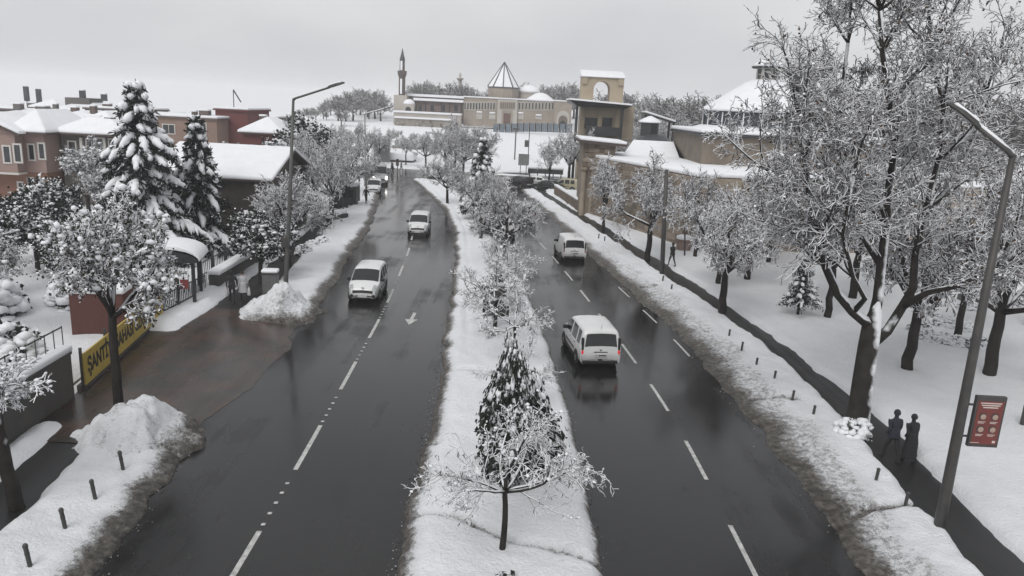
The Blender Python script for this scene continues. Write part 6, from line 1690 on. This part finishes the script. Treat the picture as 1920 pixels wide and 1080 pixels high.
# ---- utility cabinet
q = G(508, 553)
t = thing('utility_cabinet', 'grey street cabinet with a snow cap beside the dark evergreen', 'cabinet', (q.x, q.y, .05), .15)
M_CAB = mat('cabinet_grey', (0.12, 0.12, 0.118), (0.095, 0.095, 0.093), 3, 0.6)
MB().box(-.42, .42, -.3, .3, -.1, 1.2).build('box', M_CAB, t, False, .02)
MB().box(-.37, -.01, -.318, -.29, .1, 1.1).build('door', M_CAB, t, False, .01); MB().box(.01, .37, -.318, -.29, .1, 1.1).build('door', M_CAB, t, False, .01)
MB().box(-.46, .46, -.34, .34, 1.2, 1.26).build('lid', M_POLE, t)
snow_bevel(MB().box(-.46, .46, -.33, .33, 1.262, 1.46), 'snow_cap', t, .09)
# ---- concrete garden wall, left
M_WALLD = mat('dark_concrete', (0.060, 0.055, 0.052), (0.085, 0.078, 0.072), 0.8, 0.85, bump=0.4, bscale=6)
t = thing('garden_wall', 'dark concrete garden wall topped with snow at the lower left', 'wall', (0, 0, 0))
P1, P2 = Vector((-14.9, 9.0, 0)), Vector((-15.65, 25.0, 0))
for k in range(4):
    a, b = P1.lerp(P2, k/4+.002), P1.lerp(P2, (k+1)/4-.002)
    MB().bar(a+Vector((0, 0, .75)), b+Vector((0, 0, .75)), .3, 2.0).build('panel', M_WALLD, t)
    MB().bar(a+Vector((0, 0, 1.79)), b+Vector((0, 0, 1.79)), .4, .1).build('coping', M_WALLD, t)
snow_bevel(MB().bar(P1+Vector((0, 0, 1.95)), P2+Vector((0, 0, 1.95)), .5, .24), 'snow_cap', t, .09)
rl = thing('railing', 'thin metal railing on top of the concrete garden wall', 'railing', (0, 0, 0))
MB().bar(P1.lerp(P2, .3)+Vector((-.1, 0, 2.7)), P2+Vector((-.1, 0, 2.7)), .04, .04).build('rail', M_POLE, rl)
for k in range(22):
    a = P1.lerp(P2, .3+.7*k/21)+Vector((-.1, 0, 0)); MB().bar(a+Vector((0, 0, 1.8)), a+Vector((0, 0, 2.75)), .025, .025).build('bar', M_POLE, rl)
# ---- yellow site banner
M_YEL = mat('banner_yellow', (0.48, 0.35, 0.07), (0.40, 0.29, 0.06), 1.2, 0.6)
M_INK = mat('banner_ink', (0.025, 0.022, 0.018), None, 3, 0.6)
A2, B2 = Vector((-15.45, 25.6, 0)), Vector((-16.95, 34.9, 0))
L2 = (B2-A2).length; ang = math.atan2(B2.y-A2.y, B2.x-A2.x)
t = thing('site_banner', 'yellow site banner with black lettering along the entrance', 'banner', ((A2+B2)/2)+Vector((0, 0, 0)), ang)
pw = L2/2
for s0, s1 in ((-pw, .55), (.62, pw)):
    MB().box(s0, s1, -.03, .03, .32, 1.52).build('sheet', M_YEL, t)
for x in (-pw, -pw/2, .585, pw/2, pw):
    MB().box(x-.04, x+.04, .035, .12, -.2, 1.75).build('post', M_POLE, t)
MB().box(-pw, pw, .035, .3, -.2, .30).build('plinth', M_WALLD, t)
MB().box(-.1, pw, .0, .09, 1.56, 1.66).build('snow_rail', M_SNOW, t, True, .03)
text_mesh('ŞANTİYE SAHASI GİRİLMEZ', .80, M_INK, t, 'lettering', (-.42, -.036, .93), (math.pi/2, 0, 0), bold=.028, ext=.003, sx=.80)
mb = MB(); n = 28; R0, R1 = .44, .36; vs = []
for k in range(n):
    a = 6.283*k/n; vs += [(pw-.62+R0*math.cos(a), -.036, .92+R0*math.sin(a)), (pw-.62+R1*math.cos(a), -.036, .92+R1*math.sin(a))]
mb.add(vs, [(2*k, 2*((k+1) % n), 2*((k+1) % n)+1, 2*k+1) for k in range(n)])
mb.box(pw-.70, pw-.56, -.042, -.034, .72, 1.04).box(pw-.68, pw-.58, -.042, -.034, 1.07, 1.17)
mb.bar((pw-.92, -.045, 1.18), (pw-.32, -.045, .64), .06, .012).build('no_entry_symbol', M_INK, t)
# ---- gate house with vaulted canopy, fence and low walls
g0 = G(362, 572)
t = thing('gate_house', 'small dark gate shelter with a curved snow covered roof', 'gate house', (-17.9, 38.2, 0), 0.22)
for x, y in ((-1.2, -.9), (1.2, -.9), (-1.2, .9), (1.2, .9)): MB().box(x-.08, x+.08, y-.08, y+.08, -.2, 2.45).build('post', M_CANOPY, t)
arc = [(1.5*math.cos(math.pi*k/10), 2.45+.55*math.sin(math.pi*k/10)) for k in range(11)]
rf = MB().prism(arc+[(-1.35, 2.40), (1.35, 2.40)], -1.2, 1.2).build('vaulted_roof', M_CANOPY, t)
arc2 = [(1.58*math.cos(math.pi*k/10), 2.48+.62*math.sin(math.pi*k/10)) for k in range(11)]; arc3 = [(1.62*math.cos(math.pi*k/10), 2.6+.72*math.sin(math.pi*k/10)) for k in range(10, -1, -1)]
snow_bevel(MB().prism(arc2+arc3, -1.28, 1.28), 'roof_snow', rf, .06)
MB().box(-1.12, -.2, -.93, -.87, .0, 1.1).build('counter', M_DARKWOOD, t)
MB().box(.55, .95, -1.0, -.97, 1.0, 1.5).build('red_sign', mat('sign_red', (0.24, 0.05, 0.05), None, 3, .6), t)
for k in range(10): MB().box(-1.1+.24*k-.015, -1.1+.24*k+.015, .86, .89, 0, 1.3).build('bar', M_CANOPY, t)
t = thing('railing', 'dark railing with short bars in front of the gate shelter', 'railing', (0, 0, 0))
a0, b0 = Vector((-17.15, 35.3, .1)), Vector((-16.95, 40.0, .1))
for z in (.25, 1.05): MB().bar(a0+Vector((0, 0, z)), b0+Vector((0, 0, z)), .05, .05).build('rail', M_CANOPY, t)
for k in range(27):
    q = a0.lerp(b0, k/26); MB().bar(q+Vector((0, 0, -.2)), q+Vector((0, 0, 1.05 if k % 9 else 2.1)), .03 if k % 9 else .08, .03 if k % 9 else .08).build('bar', M_CANOPY, t)
t = thing('boundary_wall', 'low dark wall with a thick snow cap beside the two left walkers', 'wall', (0, 0, 0))
a0, b0 = Vector((-16.75, 40.6, 0)), Vector((-17.0, 53.0, 0))
MB().bar(a0+Vector((0, 0, .45)), b0+Vector((0, 0, .45)), .5, 1.1).build('wall', M_WALLD, t)
snow_bevel(MB().bar(a0+Vector((0, 0, 1.14)), b0+Vector((0, 0, 1.14)), .75, .27), 'snow_cap', t, .1)
t = thing('railing', 'railing with tall posts behind the low snow capped wall', 'railing', (0, 0, 0))
a0 += Vector((-.8, 0, 0)); b0 += Vector((-.8, 0, 0))
for z in (.9, 1.6): MB().bar(a0+Vector((0, 0, z)), b0+Vector((0, 0, z)), .05, .05).build('rail', M_CANOPY, t)
for k in range(49):
    q = a0.lerp(b0, k/48); big = k % 8 == 0
    MB().bar(q+Vector((0, 0, -.2)), q+Vector((0, 0, 2.0 if big else 1.6)), .12 if big else .03, .12 if big else .03).build('bar', M_CANOPY, t)
# red brick pier behind the banner
t = thing('brick_shed', 'low dark red shed behind the far end of the yellow banner', 'shed', (-18.6, 33.6, 0), .16)
MB().box(-1.1, 1.1, -2.0, 2.0, -.2, 2.1).build('wall', mat('brick_dark', (0.105, 0.04, 0.033), (0.08, 0.033, 0.028), 3, .85, bump=.4), t)
snow_bevel(MB().box(-1.2, 1.2, -2.1, 2.1, 2.1, 2.4), 'roof_snow', t, .1)
# blue container behind the leafy tree
t = thing('water_tank', 'round blue tank with a snow cap behind the leafy tree', 'tank', (Yp(137, 440, 41).x, 41, 0))
MB().lathe([(.75, -.2), (.75, 2.6), (.6, 2.8)], 16).build('tank', mat('tank_blue', (0.015, 0.06, 0.19), None, 3, .5), t)
MB().lathe([(.95, 2.78), (.95, 2.9), (.7, 3.15), (.1, 3.25)], 16).build('snow_cap', M_SNOW, t, True)
# ---- left verge: sign board on posts, planter, shelter
q = G(646, 412)
t = thing('sign_board', 'dark rectangular board on a post seen from behind on the left verge', 'sign', (q.x, q.y, 0), .1)
for x in (-.1,): MB().box(x-.05, x+.05, -.05, .05, -.2, 2.0).build('post', M_POLE, t)
MB().box(-.95, .75, -.04, .04, 1.35, 2.05).build('board', M_CANOPY, t, False, .02)
q = G(633, 415)
t = thing('planter', 'dark trough planter filled with snow on the left verge', 'planter', (q.x, q.y, .1), 1.2)
MB().box(-1.1, 1.1, -.45, .45, -.1, .55).build('trough', M_TRIM, t, False, .05)
snow_bevel(MB().box(-1.05, 1.05, -.42, .42, .55, .95), 'snow', t, .16)
q = G(617, 428)
t = thing('litter_bin', 'small dark litter bin at the foot of a left street tree', 'bin', (q.x, q.y, .1))
MB().lathe([(.24, -.1), (.28, .75), (.3, .8)], 12).build('bin', M_TRIM, t); MB().lathe([(.3, .8), (.25, .95), (.05, 1.02)], 12).build('snow_cap', M_SNOW, t, True)
q = G(662, 392)
t = thing('kiosk', 'small dark kiosk under the left street trees', 'kiosk', (q.x-1, q.y+1, 0), .1)
MB().box(-1.2, 1.2, -1, 1, -.2, 2.3).build('wall', M_CANOPY, t); MB().box(-.9, .9, -1.03, -.98, .9, 1.9).build('window', M_GLASS, t)
snow_bevel(MB().box(-1.4, 1.4, -1.2, 1.2, 2.3, 2.6), 'roof_snow', t, .1)
q = G(682, 382)
t = thing('pole', 'dark pole at the left kerb near the parked white car', 'pole', (q.x-.5, q.y, 0)); MB().tube([(0, 0, -.2), (0, 0, 4.2)], [.1, .08], 8).build('shaft', M_POLE, t)
# ---- dark advertising board in the median
q = G(930, 618)
t = thing('advertising_board', 'dark advertising board on one foot among the median trees', 'sign', (-.75, 35.6, 0), .12)
MB().box(-.1, .1, -.08, .08, -.2, 1.05).build('foot', M_POLE, t)
bd_ = MB().box(-.66, .66, -.11, .11, .9, 2.45).build('case', M_TRIM, t, False, .03)
MB().box(-.57, .57, -.118, -.105, 1.02, 2.36).build('face', mat('board_face', (0.035, 0.037, 0.035), (0.05, 0.05, 0.045), 1.5, .3), bd_)
snow_bevel(MB().box(-.68, .68, -.13, .13, 2.45, 2.58), 'snow_cap', t, .05)
# ---- traffic signals at the far crossing
for u, v, tv, lab in ((745, 330, 298, 'far traffic signal on its post between the crossing people'), (802, 337, 312, 'short dark signal post at the end of the median')):
    q = G(u, v); tp = Yp(u, tv, q.y)
    t = thing('traffic_signal', lab, 'traffic light', q)
    MB().tube([(0, 0, -.2), (0, 0, tp.z)], .07, 8).build('post', M_POLE, t)
    hd2 = MB().box(-.2, .2, -.2, .05, tp.z-1.0, tp.z).build('signal_head', M_TRIM, t)
    for k in range(3):
        o = MB().lathe([(.1, 0), (.1, .03)], 10).build('lens', M_LAMPGLASS if False else mat('lens%d' % k, [(0.12, .01, .01), (.12, .08, .01), (.01, .1, .05)][k], None, 3, .2), hd2)
        o.rotation_euler = (math.pi/2, 0, 0); o.location = (0, -.2, tp.z-.2-.3*k)
# direction sign panel beyond the bend
q = Yp(982, 300, 128)
t = thing('direction_sign', 'grey direction sign seen through the trees beyond the bend', 'sign', (q.x, 128, 0))
MB().box(-.9, .9, -.05, .05, q.z-.9, q.z+1.0).build('panel', M_POLE_L, t)
for x in (-.5, .5): MB().box(x-.06, x+.06, .06, .16, -.2, q.z+.9).build('post', M_POLE, t)
# low long canopy behind parked cars
t = thing('long_shelter', 'long low dark shelter with snowy roof behind the parked cars', 'shelter', (0, 0, 0))
x0, x1, z0, z1 = wrect(990, 318, 1056, 326, 124); sl = MB().box(x0, x1, 124, 127, z0, z1).build('fascia', M_CANOPY, t)
snow_bevel(MB().box(x0-.1, x1+.1, 124.2, 127, z1+.003, z1+.35), 'roof_snow', t, .1)
for k in range(5): a = x0+.3+(x1-x0-.6)*k/4; MB().box(a-.08, a+.08, 124.3, 124.5, -.2, z0).build('post', M_CANOPY, t)
# ---- stone basin before the wall, boxes on the lawn, edge panel
q = G(1281, 476)
t = thing('stone_basin', 'round pinkish stone basin heaped with snow before the stone wall', 'basin', (q.x, q.y, .1))
MB().lathe([(.62, -.1), (.62, 1.0), (.68, 1.05), (.68, 1.15)], 18).build('drum', mat('basin_stone', (0.24, 0.17, 0.14), (0.18, 0.13, 0.11), 3, .8, bump=.3), t)
MB().lathe([(.7, 1.15), (.66, 1.35), (.4, 1.45), (.05, 1.48)], 18).build('snow_cap', M_SNOW, t, True)
q = G(1815, 575)
t = thing('planter', 'pale square stone planter behind the hedge bed', 'planter', (q.x, q.y, .15), .2)
MB().box(-.5, .5, -.5, .5, -.1, .6).build('box', M_CONC, t, False, .03); snow_bevel(MB().box(-.45, .45, -.45, .45, .6, .85), 'snow', t, .1)
q = G(1916, 812)
t = thing('info_panel', 'narrow dark panel standing in the snow at the right edge', 'panel', (q.x+.15, q.y, .15), .1)
MB().box(-.3, .3, -.06, .06, -.2, 1.0).build('slab', M_POLE, t, False, .02); snow_bevel(MB().box(-.31, .31, -.07, .07, 1.0, 1.08), 'snow_cap', t, .03)
# ================================================================== PEOPLE
M_SKIN = mat('skin', (0.42, 0.26, 0.19), None, 6, 0.6)
M_HAIR = mat('dark_hair', (0.02, 0.016, 0.013), None, 6, 0.7)
M_SHOE = mat('shoe', (0.018, 0.017, 0.017), None, 6, 0.6)
M_CLOTH = {k: mat('cloth_'+k, c, None, 7, 0.9, bump=.3, bscale=25) for k, c in dict(black=(0.016, 0.016, 0.018), navy=(0.018, 0.02, 0.03), dark=(0.03, 0.028, 0.028), grey=(0.24, 0.24, 0.25), pale=(0.42, 0.42, 0.43), brown=(0.06, 0.045, 0.036)).items()}
def person(label, loc, face, h=1.74, coat='black', legs='dark', hood=True, stride=0.24, arm=(0.15, -0.15), pockets=False, long_coat=0.0, hair=M_HAIR, group=None, bend=0.0):
    """local +X is forwards; one skinned body, clothes coloured on it, hood or hair and skirt of the coat as parts"""
    t = thing('person', label, 'person', loc, face, group); s = h/1.75
    V = []; E = []; R = []
    def v(x, y, z, r, ry=None, par=None):
        V.append((x, y, z)); R.append((r, ry or r)); i = len(V)-1
        if par is not None: E.append((par, i))
        return i
    b = bend
    pel = v(0, 0, .93, .135, .155)
    wai = v(.01+b*.3, 0, 1.12, .115, .145, pel); che = v(.03+b, 0, 1.33, .125, .17, wai); nb = v(.03+b*1.3, 0, 1.47, .075, .10, che)
    nk = v(.04+b*1.4, 0, 1.53, .055, None, nb); hb = v(.055+b*1.5, 0, 1.60, .078, .07, nk); hm = v(.055+b*1.5, 0, 1.67, .095, .082, hb); v(.05+b*1.5, 0, 1.735, .06, .055, hm)
    for k, sd in enumerate((-1, 1)):
        st = stride*sd
        hp = v(0, sd*.09, .86, .095, None, pel); kn = v(st*.55+.04, sd*.10, .49, .062, None, hp)
        an = v(st-(.06 if st < 0 else 0), sd*.10, .10+(.03 if st < 0 else 0), .042, None, kn); he = v(st-.02, sd*.10, .045, .045, None, an); v(st+.15, sd*.11, .035, .036, None, he)
        a = arm[k]
        sh = v(.03+b*1.2, sd*.19, 1.40, .068, None, che)
        el = v(a*.6+b, sd*.26, 1.13, .052, None, sh)
        if pockets: wr = v(.11, sd*.19, .96, .042, None, el); v(.14, sd*.15, .93, .035, None, wr)
        else:
            wr = v(a*1.5+.05, sd*.25, .90, .034, None, el); pm = v(a*1.7+.07, sd*.245, .835, .038, .022, wr)
            for f in range(4):
                q = v(a*1.7+.10-.022*f, sd*(.24), .79, .010, None, pm); v(a*1.7+.105-.022*f+.01, sd*.225, .755+.006*abs(f-1.5), .008, None, q)
            q = v(a*1.7+.12, sd*.225, .83, .011, None, pm); v(a*1.7+.135, sd*.215, .795, .009, None, q)
    me = bpy.data.meshes.new('body'); me.from_pydata([(x*s, y*s, z*s) for x, y, z in V], E, [])
    o = bpy.data.objects.new('tmp_body', me); COL.objects.link(o)
    m = o.modifiers.new('skin', 'SKIN'); m.use_smooth_shade = True
    sub = o.modifiers.new('sub', 'SUBSURF'); sub.levels = 1; sub.render_levels = 1
    for i, sv in enumerate(me.skin_vertices[0].data): sv.radius = (R[i][0]*s, R[i][1]*s); sv.use_root = (i == 0)
    bpy.context.view_layer.update()
    me2 = bpy.data.meshes.new_from_object(o.evaluated_get(bpy.context.evaluated_depsgraph_get()))
    bpy.data.objects.remove(o); bpy.data.meshes.remove(me)
    me2.name = 'body'; me2.materials.clear()
    for q in (M_CLOTH[coat], M_CLOTH[legs], M_SHOE, M_SKIN): me2.materials.append(q)
    mi = []
    for p in me2.polygons:
        c = p.center/s
        if c.z < .10: k = 2
        elif c.z > (1.55 if hood else 1.50): k = 3 if not hood or c.x > .05+b*1.5+.035 else 0
        elif not pockets and abs(c.y) > .19 and c.z < .885: k = 3
        elif c.z < .84 and abs(c.y) < .2: k = 1
        else: k = 0
        mi.append(k)
    me2.polygons.foreach_set('material_index', mi); me2.polygons.foreach_set('use_smooth', [True]*len(mi))
    body = link('body', me2, None, t)
    hx = (.05+b*1.5)*s
    # hood / hair: cap over the back and top of the head, open at the face
    vs = []; fs = []; n, mrow = 14, 7
    for i in range(mrow):
        ph = math.pi*(.02+.62*i/(mrow-1))
        for k in range(n):
            th = math.radians(62)+(math.radians(236))*k/(n-1); rr = (.113 if hood else .106)
            vs.append((hx-.008+rr*s*math.sin(ph)*math.cos(th), rr*.9*s*math.sin(ph)*math.sin(th), 1.662*s+rr*1.12*s*math.cos(ph)))
    for i in range(mrow-1):
        for k in range(n-1): fs.append((i*n+k, i*n+k+1, (i+1)*n+k+1, (i+1)*n+k))
    MB().add(vs, fs).build('hood' if hood else 'hair', M_CLOTH[coat] if hood else hair, t, True)
    if h and not hood:
        pass
    for sd in (-1, 1): MB().lathe([(.008*s, 0), (.008*s, .006*s)], 6, (hx+.088*s, sd*.03*s, 1.665*s)).build('eye', M_HAIR, t)
    MB().add([(hx+.085*s, -.012*s, 1.63*s), (hx+.085*s, .012*s, 1.63*s), (hx+.112*s, 0, 1.632*s), (hx+.088*s, 0, 1.665*s)], [(0, 1, 2), (1, 3, 2), (3, 0, 2), (0, 3, 1)]).build('nose', M_SKIN, t)
    MB().box(hx+.078*s, hx+.088*s, -.022*s, .022*s, 1.602*s, 1.609*s).build('mouth', mat('lips', (0.25, 0.1, 0.09), None, 4, .5), t)
    prof = [(.155, 1.16), (.165, 1.0), (.19, .86)] if not long_coat else [(.155, 1.16), (.175, .98), (.205, .75), (.235, long_coat)]
    mb = MB(); n = 18; vs = []
    for r, z in prof:
        for k in range(n):
            a = 6.283*k/n; w = 1+.04*math.sin(5*a+z*9)
            vs.append((r*s*.88*math.cos(a)*w+.01, r*s*1.12*math.sin(a)*w, z*s))
    fs = [(i*n+k, i*n+(k+1) % n, (i+1)*n+(k+1) % n, (i+1)*n+k) for i in range(len(prof)-1) for k in range(n)]
    fs.append(tuple(range(n)))
    mb.add(vs, fs).build('coat_skirt', M_CLOTH[coat], t, True)
    return t
def bag(label, loc, m, h=.42):
    t = thing('shopping_bag', label, 'bag', loc, .3)
    MB().add([(-.09, -.16, 0), (.09, -.16, 0), (.09, .16, 0), (-.09, .16, 0), (-.05, -.13, h), (.05, -.13, h), (.05, .13, h), (-.05, .13, h)], [(3, 2, 1, 0), (4, 5, 6, 7), (0, 1, 5, 4), (1, 2, 6, 5), (2, 3, 7, 6), (3, 0, 4, 7)]).build('sack', m, t, True, .05)
    MB().tube([(0, -.07, h-.02), (0, -.05, h+.08), (0, .05, h+.08), (0, .07, h-.02)], .008, 5).build('handle', m, t)
q = G(1668, 864, .1); person('person in dark hooded jacket walking on the left of the pair on the right pavement', (q.x, q.y, .10), 1.72, 1.80, 'navy', 'black', True, .26, pockets=True)
q = G(1702, 868, .1); person('person in long black coat walking beside the hooded one on the right pavement', (q.x, q.y, .10), 1.75, 1.70, 'black', 'black', True, .16, pockets=True, long_coat=.22, bend=.03)
M_BAGW = mat('white_bag', (0.5, 0.5, 0.5), None, 8, .5)
q2 = G(1694, 845, .75)
q = G(436, 568, .1); p1 = Vector((q.x, q.y, .1)); person('person in black coat on the left pavement carrying a white bag', p1, 1.9, 1.74, 'black', 'black', True, .22, arm=(.1, -.1))
bag('white plastic bag held by the black coated walker on the left pavement', p1+Vector((-.30, .05, .36)), M_BAGW)
q = G(453, 566, .1); p2 = Vector((q.x+.05, q.y+.1, .1)); person('person in pale grey coat walking beside the black coated one on the left pavement', p2, 1.85, 1.66, 'pale', 'dark', False, .2, long_coat=.55, arm=(.08, -.08))
bag('pale bag in the right hand of the grey coated walker', p2+Vector((.29, .1, .34)), M_BAGW)
q = G(1259, 499, .3); person('dark clothed person walking through the snow beside the stone wall', (q.x, q.y, .3), 2.1, 1.72, 'black', 'black', True, .24)
q = G(686, 381, .3); person('dark clothed person standing by the parked white car on the left', (q.x, q.y, .3), 1.2, 1.74, 'black', 'dark', False, .12)
q = G(735, 322); person('dark clothed person farthest left at the far crossing', (q.x, q.y, .05), 3.0, 1.72, 'black', 'black', True, .18, long_coat=.4)
q = G(741, 329); person('dark clothed person at the foot of the far traffic signal', (q.x-.4, q.y, .05), 0.4, 1.74, 'black', 'dark', False, .2)
q = G(752, 322); person('grey clothed person right of the far traffic signal', (q.x, q.y, .05), -.3, 1.7, 'grey', 'dark', False, .2)
q = G(813, 331); person('dark clothed person waiting on the snow at the end of the median', (q.x, q.y, .2), -1.2, 1.72, 'black', 'black', True, .1)

# ================================================================== HAZE
def haze():
    m = bpy.data.materials.new('haze'); m.use_nodes = True; nt = m.node_tree; nt.nodes.clear()
    out = nt.nodes.new('ShaderNodeOutputMaterial'); pv = nt.nodes.new('ShaderNodeVolumePrincipled')
    pv.inputs['Color'].default_value = (0.99, 0.99, 1.0, 1); pv.inputs['Density'].default_value = HAZE_DENSITY; pv.inputs['Anisotropy'].default_value = 0.0
    nt.links.new(pv.outputs[0], out.inputs['Volume'])
    o = MB().box(-2600, 2600, -1000, 2600, -90, 34).build('haze', m)
    stuff(o)
HAZE_DENSITY = 0.0006
haze()
